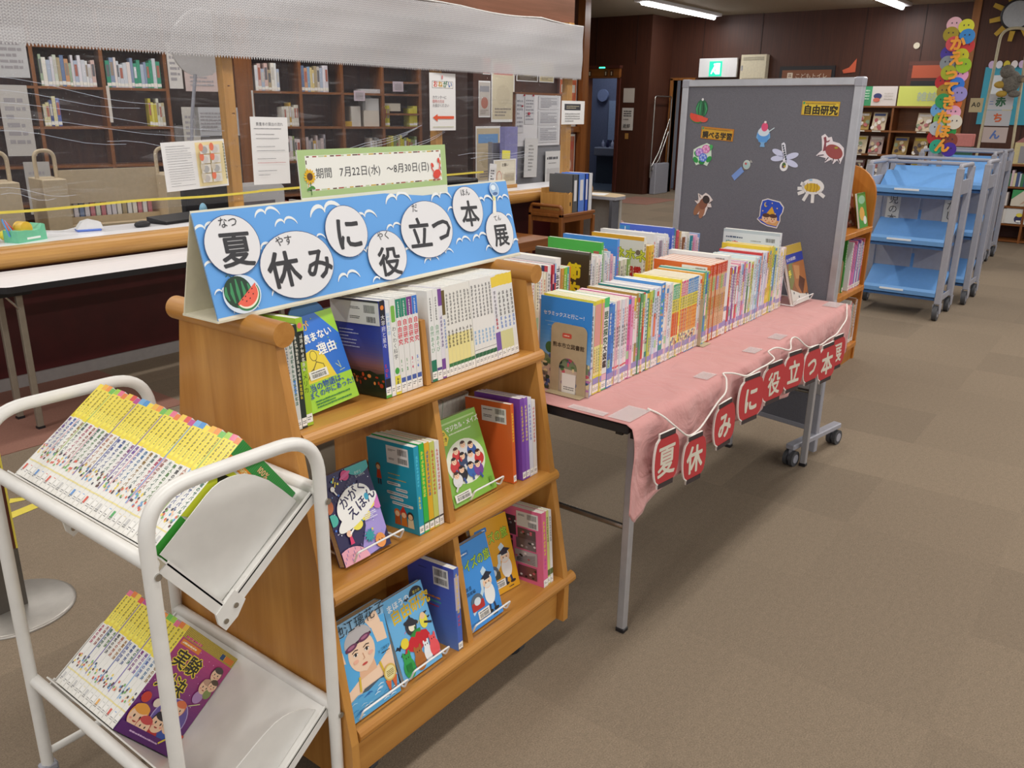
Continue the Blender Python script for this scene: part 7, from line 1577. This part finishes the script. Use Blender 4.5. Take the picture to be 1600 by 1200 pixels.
stl = thing('low_stool', 'low stool with a dusty pink seat and bent wood legs beyond the books', 'stool', loc=(7.9, 4.65, 0))
b = MB(); b.lathe([(.09, .27), (.11, .285), (.11, .305), (.09, .32)], (0, 0, 0), paint('dusty_pink_vinyl', '#b08a86', .5), 24); b.build('seat', stl)
for k in range(4):
    a = pi/4+k*pi/2; b = MB(); b.tube(fillet([(.04*cos(a), .04*sin(a), .26), (.1*cos(a), .1*sin(a), .26), (.115*cos(a), .115*sin(a), 0)], .03), .011, BEECH['Z'], 8); b.build('leg', stl)

# sign pole with round steel base, far left
sp_ = thing('sign_pole', 'round steel sign base with a dark post at the left edge', 'sign stand', loc=(.84, 2.5, 0))
b = MB(); b.lathe([(.165, 0), (.165, .004), (.155, .008), (.02, .012)], (0, 0, 0), paint('brushed_steel_disc', '#a8a49e', .35, metal=.6), 48); b.build('base', sp_)
b = MB(); b.box(-.06, -.02, .01, .03, .02, .2, paint('dark_steel', '#6a6660', .35, .5)); b.box(-.06, -.018, .2, .03, .018, 1.1, CASEW['Z']); b.box(.026, -.021, .2, .031, .021, 1.1, YTAPE); b.build('post', sp_)

# ------------------------------------------------------------------ rounded wooden shelf behind the grey board
rs = thing('rounded_shelf', 'orange wood shelf with round-topped end panel behind the grey board', 'shelf')
OR = wood('orange_ply', '#a8641e', '#c07c2c', axis='Z')
RX0, RX1, RY0, RY1 = 4.42, 5.29, 1.345, 1.7
for x in (RX0, RX1-.025):
    P = [(RY0, 0), (RY1, 0), (RY1, 1.02)]+[((RY0+RY1)/2+(RY1-RY0)/2*cos(pi*k/16), .98+.18*sin(pi*k/16)) for k in range(1, 16)]+[(RY0, .98)]
    b = MB(); b.prism(P, (x, 0, 0), (0, 1, 0), (0, 0, 1), (1, 0, 0), .025, OR); b.build('end_panel', rs)
for z in (.115, .465, .815):
    b = MB(); b.box(RX0+.025, RY0-.01, z-.03, RX1-.025, RY1, z, OR, bev=.003); b.build('shelf_board', rs)
b = MB(); b.box(RX0+.025, RY1-.16, .1, RX1-.025, RY1-.145, 1.05, OR); b.build('back_panel', rs)
b = MB(); b.box(RX0+.025, RY0+.01, 0, RX1-.025, RY0+.03, .085, OR); b.build('kick_board', rs)
def c_gbook(A, w, h): A.rect(0, 0, w, h, '#2f8a3a'); A.rect(w*.4, h*.84, w*.5, h*.13, '#dcdcd8'); A.barcode(w*.62, h*.86, w*.24, h*.09, 2); A.ell(w*.4, h*.4, .05, .08, '#1f6a2c'); A.poly([(w*.1, h*.1), (w*.7, h*.2), (w*.5, h*.5)], '#58a848'); A.ell(w*.5, h*.16, .01, .014, '#c8402a'); A.ell(w*.86, h*.68, .008, .006, '#d8482a')
RSG = 'books on the orange rounded shelf'
def rsb(x, z, t, h, cc, lab, left=None, d=.2, y=1.36):
    M = at(x, y, z+.001); book(t, d, h, cc, sp_col(9, '#3a3a3a' if sum(H(cc)[:3]) > .9 else '#f0eee8', seed=int(x*100)), left, None, M=M, thing_args=('book', lab, 'book', RSG), small=True)
rsb(4.92, .465, .02, .3, '#2f8a3a', 'large green picture book behind the bookend on the orange rounded shelf', c_gbook, .23, 1.37)
for i, cc in enumerate(('#e4e0e4', '#d86a9a', '#b86ac0', '#e070a0', '#7a7ac0', '#e0d8e8', '#8a5ab0', '#d8c8d0', '#5a8ac0', '#c85a6a')): rsb(5.0+.024*i, .465, .0215, .28-.01*(i % 3), cc, '%s book on the orange shelf’s middle board, %s from the bookend' % (cname(cc), nth(i+1)))
for i in range(18, 30):
    cc = ['#e4e4e6', '#d0d4d8', '#e8e0d8', '#b8c0c0', '#e8e8e4', '#c86a7a', '#8ab0a8', '#d8b8a8', '#a87a5a', '#e0dce0'][i % 10]; rsb(4.5+.0255*i, .115, .0235, .27-.012*(i % 4), cc, '%s book on the orange shelf’s lowest board, %s from the near end' % (cname(cc), nth(i-17)))
bookend(4.915, 1.375, .466, .115, .19, -.05, 'beige metal bookend on the orange rounded shelf', art=False)
def c_red(A, w, h):
    A.rect(0, 0, w, h, '#a85a4a'); r = random.Random(6)
    for i in range(40): A.ell(w*r.random(), h*r.random(), .012, .01, r.choice(['#7a2a2a', '#e0c8b8', '#c8807a', '#3a2a2a', '#e8e0d8']), up=False)
    A.k += 1
def c_jung(A, w, h):
    A.rect(0, 0, w, h, '#4a9a4a'); A.ell(w*.5, h*.8, w*.4, h*.12, '#8ac0a0'); A.ell(w*.4, h*.4, w*.3, h*.2, '#d8a858'); A.ell(w*.7, h*.2, w*.2, h*.12, '#d8e4dc'); A.rect(0, h*.94, w, h*.06, '#2f7a34')
def standup(x, z, w, h, fn, lab, cc, tilt=.22, y=1.39, t=.012, yaw=0):
    M = Matrix.Translation((x+w, y, z)) @ Matrix.Rotation(yaw, 4, 'Z') @ Matrix.Rotation(-tilt, 4, 'X') @ Matrix.Rotation(pi/2, 4, 'Z')
    book(t, w, h, cc, None, fn, None, M=M, thing_args=('book', lab, 'book', RSG), small=True)
standup(5.045, .816, .2, .3, c_red, 'reddish picture book standing face-out on the orange rounded shelf', '#a85a4a', .22, 1.43)
standup(5.09, .816, .16, .2, c_jung, 'green jungle picture book standing face-out on the orange rounded shelf', '#4a9a4a', .22, 1.36)
standup(4.72, .816, .2, .26, c_red, 'second reddish picture book behind the grey board edge', '#b86a50', .25, 1.39)

# ------------------------------------------------------------------ blue return carts
def cart(x, y0, y1, label, strips=()):
    t = thing('return_cart', label, 'book cart', 'blue book return carts', (x, y0, 0))
    D, Wd = .4, y1-y0
    for y in (0, Wd):
        for xx in (0, D):
            b = MB(); b.box(xx-.028, y-.022, .12, xx+.028, y+.022, 1.09, GREYM, bev=.004); b.build('upright', t)
            b = MB(); b.cyl((xx-.02, y-.016, .055), (xx-.02, y+.016, .055), .055, RUBBER, 22); b.cyl((xx-.02, y-.018, .055), (xx-.02, y+.018, .055), .03, GREYM, 14); b.prism([(-.055, .12), (.045, .12), (.03, .05), (-.03, .05)], (xx, y+.02, 0), (1, 0, 0), (0, 0, 1), (0, 1, 0), .004, GREYM); b.prism([(-.055, .12), (.045, .12), (.03, .05), (-.03, .05)], (xx, y-.024, 0), (1, 0, 0), (0, 0, 1), (0, 1, 0), .004, GREYM); b.build('caster', t)
        b = MB(); b.tube(fillet([(-.0, y, 1.07), (.0, y, 1.105), (D, y, 1.105), (D, y, 1.07)], .03), .016, GREYM, 10); b.build('top_rail', t)
        b = MB(); b.box(.028, y-.008, .9, D-.028, y+.008, 1.0, GREYM); b.build('side_plate', t)
        b = MB(); b.box(.028, y-.006, .13, D-.028, y+.006, .17, GREYM); b.build('bottom_rail', t)
    b = MB(); b.tube([(D, 0, 1.1), (D, Wd, 1.1)], .014, GREYM, 10); b.build('push_bar', t)
    for z in (.17, .54, .9):
        b = MB(); P = [(-.03, z+.0), (-.035, z+.03), (-.025, z+.05), (-.01, z+.045), (.02, z+.012), (.2, z), (.39, z+.135), (.395, z+.13), (.21, z-.012), (.0, z-.008)]
        b.prism(P, (0, .022, 0), (1, 0, 0), (0, 0, 1), (0, 1, 0), Wd-.044, BLUEP); b.prism([(.0, z-.03), (.36, z-.03), (.36, z-.012), (.0, z-.012)], (0, .022, 0), (1, 0, 0), (0, 0, 1), (0, 1, 0), Wd-.044, paint('blue_under_tray', '#3f6ea8', .5)); tr_ = b.build('tray', t)
        b = MB(); b.box(-.0375, Wd*.4, z+.02, -.033, Wd*.68, z+.034, INK, '#dfe6ee'); b.build('shelf_label', tr_)
    b = MB(); b.box(D-.01, .03, .2, D, Wd*.48, .85, GREYM); b.box(D-.01, Wd*.52, .2, D, Wd-.03, .85, GREYM); b.build('back_panel', t)
    for (yy, txt, z0, lab) in strips:
        b = MB(); b.box(0, -.05, 0, .002, .05, .24, INK, '#cfccc2'); Art(b, (0, .05, 0), (0, -1, 0), (0, 0, 1), (-1, 0, 0), INK, .001).text(txt, .05, .23, .07, '#3a3a40', .01, vert=True)
        o = b.build('paper_label', t); o.location = (D-.014, yy, z0)
CLAB = ('nearest blue and grey book return cart beyond the orange shelf', 'second blue and grey return cart, just behind the nearest', 'third blue and grey return cart toward the low bookcase', 'last blue and grey return cart in front of the low bookcase')
cart(6.72, 1.175, 1.78, CLAB[0], ((.5, '児の本', .62, ''), (.09, 'たしずむ', .6, '')))
cart(7.47, 1.12, 1.9, CLAB[1]); cart(9.3, 1.36, 2.0, CLAB[2]); cart(9.94, 1.36, 2.0, CLAB[3])

# ------------------------------------------------------------------ returned-books sign of paper discs
sg = thing('disc_sign', 'tall sign of coloured smiling paper discs with orange lettering above the carts', 'sign', loc=(8.6, 1.7, 0))
b = MB(); b.box(.03, -.02, .02, .05, .02, 2.2, GREYM); b.box(-.12, -.15, 0, .2, .15, .02, GREYM, bev=.004); b.build('pole', sg)
DISC = [('#e8b8c4', '#d8d83a'), ('#a8962a', '#3a8ad0'), ('#d8525a', '#c8383a'), ('#4a3aa0', '#c8c42a'), ('#8a9298', '#9ac02a'), ('#a8b02a', '#e8a0c8'), ('#c02a30', '#2f78d8'), ('#a8882a', '#9a90d0'), ('#2f9a5a', '#d8682a'), ('#6aa8e0', '#e8a8c4'), ('#8ac04a', '#e0d8c8'), ('#b8c0c8', '#2a9a4a'), ('#b82a30', '#8a4030'), ('#2aa888', '#4a2aa0'), ('#d0a82a', '#d8c83a')]
for i, (c1, c2) in enumerate(DISC[:14]):
    for q, cc in ((0, c1), (1, c2)):
        z = 2.19-.0785*i-.022*q; y = (.055 if q == 0 else -.06)+.02*sin(i*2.3+q)
        b = MB(); b.cyl((0, y, z), (.006, y, z), .062, INK, 26, cc); A = Art(b, (0, y, z), (0, -1, 0), (0, 0, 1), (-1, 0, 0), INK, .002); dk = '#3a3040'
        A.ell(-.018, .012, .005, .007, dk); A.ell(.018, .012, .005, .007, dk); o = b.build('paper_disc', sg); o.location = (-.004*((i+q) % 3), 0, 0)
b = MB()
for i, ch in enumerate('かえってきたほん'):
    Art(b, (-.018, .0, 0), (0, -1, 0), (0, 0, 1), (-1, 0, 0), INK).text(ch, .0+.012*sin(i*2), 1.99-.122*i, .125 if ch != 'っ' else .12, '#f5a53a', .06, .1*sin(i*1.7), center=True)
b.build('lettering', sg)

# ------------------------------------------------------------------ low bookcase, arch sign stand and things on it
lb = thing('low_bookcase', 'low brown bookcase at the right edge of the photo', 'bookcase', loc=(11.6, -1.4, 0))
b = MB(); b.box(0, 0, .88, .36, 3.92, .905, BROWN['Y'], bev=.003); b.box(.33, 0, 0, .35, 3.9, .88, CASEW['Y']); b.build('carcass', lb)
for y in (0, .5, .97, 1.44, 1.91, 2.38, 2.67, 2.98, 3.4, 3.88):
    b = MB(); b.box(0, y, 0, .34, y+.025, .88, BROWN['Z']); b.build('upright', lb)
for z in (.03, .22, .425, .65):
    b = MB(); b.box(.004, .02, z-.022, .34, 3.88, z, BROWN['Y']); b.build('shelf_board', lb)
k = 0
for (y0, y1) in ((2.42, 2.65), (2.72, 2.96)):
    for z in (.22, .425, .65):
        y = y0
        r = random.Random(int(y0*100+z*10))
        while y < y1-.03:
            w = r.uniform(.012, .03)
            if r.random() < .12: y += .06; continue
            h = r.uniform(.13, .185); cc = r.choice(['#e4dcd8', '#e0c8d0', '#c83a34', '#d8b890', '#8ab0a0', '#e8e4e0', '#c8d4dc', '#d89aa8', '#3f7a58', '#e0d8b0', '#4a5a8a'])
            REST.T = Matrix.Translation((11.6, -1.4+y, z+.001)); REST.box(.02, 0, 0, .18, w, h, INK, cc); y += w+.002
tag(REST.build('shelved_books'), 'small far books in the left staff bookcase, on the tan truck and in the low right bookcase', 'books', None, 'stuff')
def c_green2(A, w, h): A.rect(0, 0, w, h, '#d8d0c0'); A.poly([(0, h), (w*.5, h), (0, h*.4)], '#3a9a5a'); A.poly([(w*.4, h*.1), (w, h*.5), (w, h)], '#c8a890')
def c_zoo(A, w, h): A.rect(0, 0, w, h, '#dcdcda'); A.ell(w*.6, h*.3, w*.2, h*.25, '#2a2a5a'); A.ell(w*.6, h*.55, w*.14, h*.12, '#e8d84a'); A.rect(w*.5, h*.1, w*.2, h*.12, '#f0f0f0')
for (y, z, fn, lab) in ((1.3, .43, c_green2, 'face-out picture book with a green corner in the low bookcase'), (1.33, .225, c_zoo, 'face-out white picture book with a navy figure in the low bookcase')):
    b = MB(); b.box(0, 0, 0, .012, .24, .185, INK, '#d8d4cc'); fn(Art(b, (0, .24, 0), (0, -1, 0), (0, 0, 1), (-1, 0, 0), INK, .002), .24, .185); o = b.build('book'); o.location = (11.606, y-.1, z); o.rotation_euler = (0, .08, 0); tag(o, lab, 'book', None)
ar = thing('arch_stand', 'white pipe arch with hanging name boards on the low bookcase', 'sign stand', loc=(11.75, 1.735, .905))
b = MB(); b.tube(fillet([(0, -.19, .005), (0, -.13, 1.49), (0, .15, 1.49), (0, .18, .005)], .13, 10), .016, paint('cream_pipe', '#c8bfa0', .5), 10); b.build('arch_pipe', ar)
b = MB(); b.box(-.06, -.2, 0, .06, .22, .012, BEECH['Y']); b.build('base', ar)
for z, txt, cc, tc in ((.6, '赤', '#c9ccd2', '#2f6a4a'), (.42, 'ち', '#c4c6cc', '#d8683a'), (.23, 'ん', '#c8b8b4', '#5a7ac0')):
    b = MB(); b.box(-.03, -.11, z, -.026, .15, z+.175, INK, cc); A = Art(b, (-.03, .15, z), (0, -1, 0), (0, 0, 1), (-1, 0, 0), INK, .002); A.text(txt, .13, .05, .11, tc, .05, center=True)
    if txt == '赤': A.text('二', .035, .06, .05, '#5a7ac0', .02, center=True)
    b.build('name_board', ar)
b = MB(); b.box(-.05, .2, .57, -.046, .34, .73, INK, '#c8b890'); Art(b, (-.05, .34, .57), (0, -1, 0), (0, 0, 1), (-1, 0, 0), INK, .002).text('A0', .02, .06, .075, '#3a3428', .02); b.build('code_card', ar)
ty = thing('plush_toy', 'grey plush toy hanging on the white pipe arch', 'plush toy', loc=(11.6, 1.67, 1.78))
FUR = paint('grey_plush', '#77736c', .95, noise=.3, scale=60)
b = MB(); b.sphere((0, 0, .03), .1, FUR, 12, (.8, 1, 1.25)); b.sphere((-.04, .05, .14), .075, FUR, 12); b.build('body', ty)
for y, z, s in ((-.1, .06, .05), (.1, .0, .05), (.07, -.1, .045), (-.06, -.1, .05)):
    b = MB(); b.sphere((-.03, y, z), s, FUR if y < .06 else paint('yellow_plush', '#c0a048', .9), 10, (.8, 1.3, .8)); b.build('limb', ty)
b = MB(); b.sphere((-.05, -.13, .05), .03, paint('tan_plush', '#a8987a', .9), 10); b.build('paw', ty)
ho = thing('bookend_box', 'pink roofed house shaped box on the low bookcase left of the arch', 'box', loc=(11.7, 2.1, .905))
b = MB(); b.box(0, -.12, 0, .16, .2, .17, paint('dark_green_card', '#3a6a5a', .7)); b.box(-.005, -.125, .17, .165, .205, .32, paint('salmon_card', '#d88a84', .7), bev=.01); b.build('body', ho)
hb = thing('display_stand', 'cream and pink display stand on the low bookcase right of the arch', 'stand', loc=(11.7, .92, .905))
b = MB(); b.box(0, 0, 0, .12, .6, .24, paint('cream_card_box', '#d8cc98', .7)); b.prism([(0, .24), (.6, .24), (.4, .4), (.2, .4)], (.02, 0, 0), (0, 1, 0), (0, 0, 1), (1, 0, 0), .1, paint('dusty_pink_card', '#b07a78', .7)); b.build('body', hb)
b = MB(); b.box(-.004, .06, .01, 0, .26, .2, INK, '#9a9aa0'); b.box(-.004, .34, .01, 0, .54, .2, INK, '#9a9aa0'); A = Art(b, (-.004, .26, .01), (0, -1, 0), (0, 0, 1), (-1, 0, 0), INK, .002); A.text('と', .1, .05, .12, '#e8e4e4', .03, center=True); b.build('grey_panels', hb)
cl_ = thing('wall_clock', 'round clock ringed with yellow sun rays high on the right wall', 'clock', loc=(13.76, 2.05, 2.72))
b = MB(); b.cyl((0, 0, 0), (-.05, 0, 0), .17, paint('pale_clock_face', '#a8acb0', .4), 40); b.build('dial', cl_)
b = MB(); b.tube([(-.03, .18*cos(a*pi/20), .18*sin(a*pi/20)) for a in range(41)], .022, BLACK, 8); b.build('rim', cl_)
for kq in range(10):
    a = kq*2*pi/10+.2; b = MB(); P = [(.2*cos(a-.16), .2*sin(a-.16)), (.2*cos(a+.16), .2*sin(a+.16)), (.33*cos(a+.08), .33*sin(a+.08)), (.33*cos(a-.08), .33*sin(a-.08))]; b.prism(P, (-.01, 0, 0), (0, -1, 0), (0, 0, 1), (-1, 0, 0), .01, INK, '#b8942a'); b.build('sun_ray', cl_)
def psheet(name, x, y1, z, w, h, fn, label, cat, col='#e6e6e6', group=None, tilt=0):
    """sheet on a wall that faces -X; y1 = its left edge as seen"""
    b = MB(); b.box(0, 0, 0, .004, w, h, INK, col); A = Art(b, (0, w, 0), (0, -1, 0), (0, 0, 1), (-1, 0, 0), INK, .003)
    if fn: fn(A, w, h)
    o = b.build(name); o.location = (x, y1-w, z); o.rotation_euler = (tilt, 0, 0); return tag(o, label, cat, group)
def tealp(A, w, h): A.rect(w*.12, h*.5, w*.3, h*.36, '#cfd4d8'); A.ell(w*.5, h*.3, w*.1, h*.08, '#c8b83a'); [A.ell(w*(.1+.13*i), h*1.04, .04, .05, ['#c8b0d0', '#d8d8e0', '#c8b83a', '#e0d8d8'][i % 4]) for i in range(7)]
psheet('wall_poster', 13.76, 2.32, 1.32, .7, .75, tealp, 'teal poster on the right wall behind the pipe arch', 'poster', '#3a98b0')

# ------------------------------------------------------------------ wall with the exit sign
ex = thing('exit_sign', 'lit green exit sign with running figure on a white plate high on the far wall', 'exit sign', loc=(14.4, 6.22, 2.0))
b = MB(); b.box(0, 0, 0, .06, .7, .31, WHITEP, bev=.006); b.build('plate', ex)
b = MB(); m = glow('lit_green_panel', '#18b890', .95); b.box(-.012, .27, .02, 0, .5, .26, m); b.build('lit_panel', ex)
b = MB(); mw = glow('lit_white_figure', '#eafff8', 1.0); A = Art(b, (-.012, .5, .02), (0, -1, 0), (0, 0, 1), (-1, 0, 0), mw, .002)
A.rect(.12, .03, .08, .18, '#ffffff'); A.ell(.1, .19, .018, .018, '#ffffff'); A.poly([(.06, .1), (.1, .17), (.13, .15), (.1, .09), (.14, .05), (.12, .04), (.08, .08), (.05, .03), (.035, .04)], '#ffffff'); b.build('figure', ex)
cb = thing('wall_cabinet', 'cream louvred wall box beside the exit sign', 'wall box', loc=(14.34, 5.69, 1.9))
b = MB(); b.box(0, 0, 0, .13, .44, .45, paint('cream_metal', '#cfc6ac', .5), bev=.004); b.build('body', cb)
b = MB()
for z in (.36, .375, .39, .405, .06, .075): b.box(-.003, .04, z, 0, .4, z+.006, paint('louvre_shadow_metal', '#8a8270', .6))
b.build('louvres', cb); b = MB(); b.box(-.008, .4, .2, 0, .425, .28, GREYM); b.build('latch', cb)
kt = thing('toilet_sign', 'dark wood sign for the children’s toilet in a black frame on the far wall', 'sign', loc=(14.43, 4.58, 1.9))
b = MB(); b.box(0, 0, 0, .04, .9, .26, BLACK); b.build('frame', kt)
b = MB(); b.box(-.01, .05, .02, 0, .85, .2, INK, '#7a4a30'); A = Art(b, (-.01, .85, .02), (0, -1, 0), (0, 0, 1), (-1, 0, 0), INK, .002); A.rrect(.09, .05, .09, .09, .01, '#d8c8b4'); A.scrib(.11, .07, .05, .05, 2, '#6a4030', 2); A.text('こどもトイレ', .22, .055, .088, '#d8c8b4', .01); b.build('sign_face', kt)
b = MB(); P = [(0, .03), (.1, .07), (.2, .2), (.2, .0), (.02, -.02)]; b.prism(P, (0, 0, 0), (0, -1, 0), (0, 0, 1), (-1, 0, 0), .006, INK, '#c85a3a'); o = b.build('paper_flag'); o.location = (14.46, 4.47, 2.06); tag(o, 'torn orange paper stuck on the far wall right of the toilet sign', 'paper')
dd = thing('service_hatch', 'dark framed hatch with an orange panel on the far wall behind the disc sign', 'hatch', loc=(14.42, 2.7, 1.7))
b = MB(); b.box(0, 0, 0, .05, .78, .5, CASEW['Y']); b.build('frame', dd); b = MB(); b.box(-.006, .06, .26, 0, .72, .44, INK, '#b05030'); b.build('orange_panel', dd); b = MB(); b.box(-.004, .06, .04, 0, .72, .22, BLACK); b.build('dark_opening', dd)
b = MB(); b.cyl((0, 0, 0), (-.02, 0, 0), .045, paint('beige_detector', '#c8bfa8', .5), 20); o = b.build('wall_fitting'); o.location = (14.47, 3.42, 2.42); tag(o, 'small round beige fitting high on the far wall', 'wall fitting')
# switch plates and notice on the restroom wall
psheet('light_panel', 13.69, 7.99, 1.57, .22, .24, None, 'pale square panel beside the restroom doorway', 'wall panel', '#c9bfb4')
def ntc(A, w, h): A.scrib(w*.15, h*.6, w*.7, h*.3, 3, '#5a5654', 3); A.scrib(w*.15, h*.45, w*.5, h*.08, 1, '#8a8480', 4); A.text('返却', w*.15, h*.12, w*.32, '#3a3634', .02)
psheet('notice', 13.69, 8.0, 1.1, .23, .38, ntc, 'white notice below the pale panel beside the restroom doorway', 'notice', '#d4cec6', None)
psheet('switch_plate', 13.69, 7.92, .95, .07, .1, None, 'small brass switch below the notice by the restroom', 'switch', '#a87a3a')
gl = thing('sign_light', 'small lit green lamp above the restroom doorway', 'lamp', loc=(13.6, 8.4, 2.14))
b = MB(); b.box(0, -.07, 0, .06, .07, .025, BLACK); b.build('body', gl); b = MB(); b.box(-.006, -.06, .002, 0, .06, .022, glow('lit_green_bar', '#30d098', 4)); b.build('lens', gl)
mi = thing('restroom_mirror', 'tall mirror and shelf of bottles seen through the restroom doorway', 'mirror', loc=(15.55, 9.1, 0))
b = MB(); b.box(0, -.35, .85, .03, .3, 1.62, paint('pale_mirror_glass', '#aab8d0', .15)); b.build('glass', mi)
b = MB(); b.box(-.01, .0, .85, .0, .03, 1.7, CASEW['Z']); b.build('mullion', mi)
wb_ = thing('wash_basin', 'grey wash stand seen through the restroom doorway', 'sink', loc=(15.1, 8.75, 0))
b = MB(); b.box(0, 0, .55, .5, .7, .72, GREYM, bev=.02); b.build('basin', wb_); b = MB(); b.box(.05, .05, 0, .45, .65, .55, paint('dark_cupboard', '#4a525c', .5)); b.build('cupboard', wb_)
for i in range(5):
    b = MB(); b.lathe([(.025, 0), (.03, .01), (.03, .09), (.012, .11), (.012, .14)], (0, 0, 0), INK, 12, ['#d8d8e8', '#3a3a60', '#e0e0f0', '#2a2a50', '#c8c8e0'][i]); o = b.build('soap_bottle'); o.location = (15.2, 8.85+.11*i, .721); tag(o, 'soap bottle on the restroom wash stand, %s from the right' % nth(i+1), 'bottle', 'bottles on the wash stand')
b = MB(); b.cyl((0, 0, 0), (-.06, 0, 0), .12, paint('round_blue_grey_lamp', '#9aa4c4', .4), 30); o = b.build('round_wall_lamp'); o.location = (15.58, 9.55, 1.72); tag(o, 'round grey lamp on the restroom wall', 'lamp')
# security gate frame in the corner
sgf = thing('gate_frame', 'bent chrome rail frame with a grey base box in the far corner', 'gate', loc=(13.75, 7.4, 0))
b = MB(); b.tube(fillet([(.0, 0, .3), (.02, 0, 1.68), (.64, 0, 1.68), (.64, 0, .3)], .05), .012, CHROME, 8); b.tube([(.05, 0, .5), (.3, 0, .75), (.62, 0, 1.3)], .012, CHROME, 8); b.tube([(.05, 0, .42), (.3, 0, .6), (.6, 0, 1.08)], .012, CHROME, 8); b.tube([(.34, 0, .5), (.34, 0, .8)], .01, CHROME, 8); b.build('rails', sgf)
b = MB(); b.box(.1, -.06, 0, .6, .05, .54, GREYM, bev=.01); b.build('base_box', sgf)

# ------------------------------------------------------------------ magazine shelf along the far wall
mg = thing('magazine_shelf', 'brown magazine shelf with face-out magazines along the far wall', 'shelf', loc=(14.05, 2.6, 0))
b = MB(); b.box(.34, 0, 0, .4, 2.4, 1.55, BROWN['Y']); b.build('back_panel', mg)
for y in (0, .92, 1.55, 2.37):
    b = MB(); b.box(0, y-.015, 0, .36, y+.015, 1.55, BROWN['Z']); b.build('upright', mg)
for z in (.16, .5, .85, 1.2, 1.555):
    b = MB(); b.box(-.01, -.015, z-.025, .36, 2.385, z, BROWN['Y']); b.build('shelf_board', mg)
for y0, w, cc, fn, lab in ((2.6, .88, '#cfd668', lambda A, w, h: (A.text('雑誌', w*.3, .08, .14, '#aebba4', .02), None), 'yellow magazine sign board on top of the magazine shelf'), (3.5, .36, '#d8d0cc', lambda A, w, h: (A.scrib(w*.5, h*.3, w*.35, h*.4, 3, '#c8c0b8', 3), A.ell(w*.25, h*.5, .06, .04, '#3a3f70'), A.ell(w*.22, h*.3, .05, .03, '#c86a5a')), 'pale sign board with a blue drawing on top of the magazine shelf'), (3.86, .34, '#3f9a68', lambda A, w, h: A.scrib(w*.1, h*.15, w*.8, h*.7, 5, '#b8d8c0', 5), 'green printed sign board on top of the magazine shelf')):
    b = MB(); b.box(0, 0, 0, .02, w, .28, INK, cc); A = Art(b, (0, w, 0), (0, -1, 0), (0, 0, 1), (-1, 0, 0), INK, .003); fn(A, w, .28); o = b.build('shelf_sign'); o.location = (14.06, y0, 1.556); tag(o, lab, 'sign', 'sign boards on the magazine shelf')
def c_mag(seed):
    def f(A, w, h):
        r = random.Random(seed); base = r.choice(['#d8c8a8', '#b8c0a0', '#8a5a6a', '#6a3a3a', '#c8b890', '#d8d8d8', '#a88a4a', '#c0a8a0']); A.rect(0, 0, w, h, base)
        A.rect(w*.08, h*.8, w*.8, h*.13, r.choice(['#e8e4dc', '#c84a3a', '#e0c83a', '#4a5a8a']))
        for i in range(9): A.ell(w*r.uniform(.1, .9), h*r.uniform(.1, .7), .03, .025, r.choice(['#e8e0d8', '#4a3a3a', '#b86a6a', '#d8c8a0', '#8a9a7a', '#f0ece4']), r.random()*3)
    return f
ROWN = {1.2: 'upper', .85: 'middle', .5: 'lower'}
for z in (1.2, .85, .5):
    for i, y in enumerate((2.72, 2.98, 3.26, 3.62, 3.86)):
        if z == 1.2 and i in (0, 2): continue
        w, h = .2, .265; M = Matrix.Translation((14.12, y, z+.002)) @ Matrix.Rotation(radians(14), 4, 'Y')
        b = MB(); b.box(0, 0, 0, .008, w, h, GLOSS, '#d8d4cc'); c_mag(i*7+int(z*100))(Art(b, (0, w, 0), (0, -1, 0), (0, 0, 1), (-1, 0, 0), GLOSS, .003), w, h)
        o = b.build('magazine'); o.matrix_world = M; tag(o, 'magazine shown face-out on the %s row of the far shelf, %s from the left' % (ROWN[z], nth(5-i)), 'magazine', 'magazines on the far shelf')
        b = MB(); b.box(0, 0, 0, .003, .13, .018, INK, '#d8d2c4'); o = b.build('price_strip'); o.location = (14.033, y+.03, z-.022); tag(o, 'paper label strip on the shelf edge under the %s row magazine, %s from the left' % (ROWN[z], nth(5-i)), 'label', 'label strips on the magazine shelf')

# ------------------------------------------------------------------ put every origin at the base of its thing
bpy.context.view_layer.update()
def subtree(o):
    r = []
    for c in o.children: r.append(c); r += subtree(c)
    return r
for o in list(COL.objects):
    if o.parent or o.type not in ('EMPTY', 'MESH') or o.get('kind') == 'structure': continue
    if o.matrix_world.translation.length > 1e-6: continue
    P = []
    for c in ([o] if o.type == 'MESH' else subtree(o)):
        if c.type == 'MESH': P += [c.matrix_world @ Vector(q) for q in c.bound_box]
    if not P: continue
    lo_ = Vector([min(p[i] for p in P) for i in range(3)]); hi_ = Vector([max(p[i] for p in P) for i in range(3)])
    c0 = Vector(((lo_.x+hi_.x)/2, (lo_.y+hi_.y)/2, lo_.z))
    if o.type == 'MESH':
        o.data.transform(Matrix.Translation(-c0)); o.location = c0
        for c in o.children: c.location = c.location-c0
    else:
        for c in o.children: c.location = c.location-c0
        o.location = c0
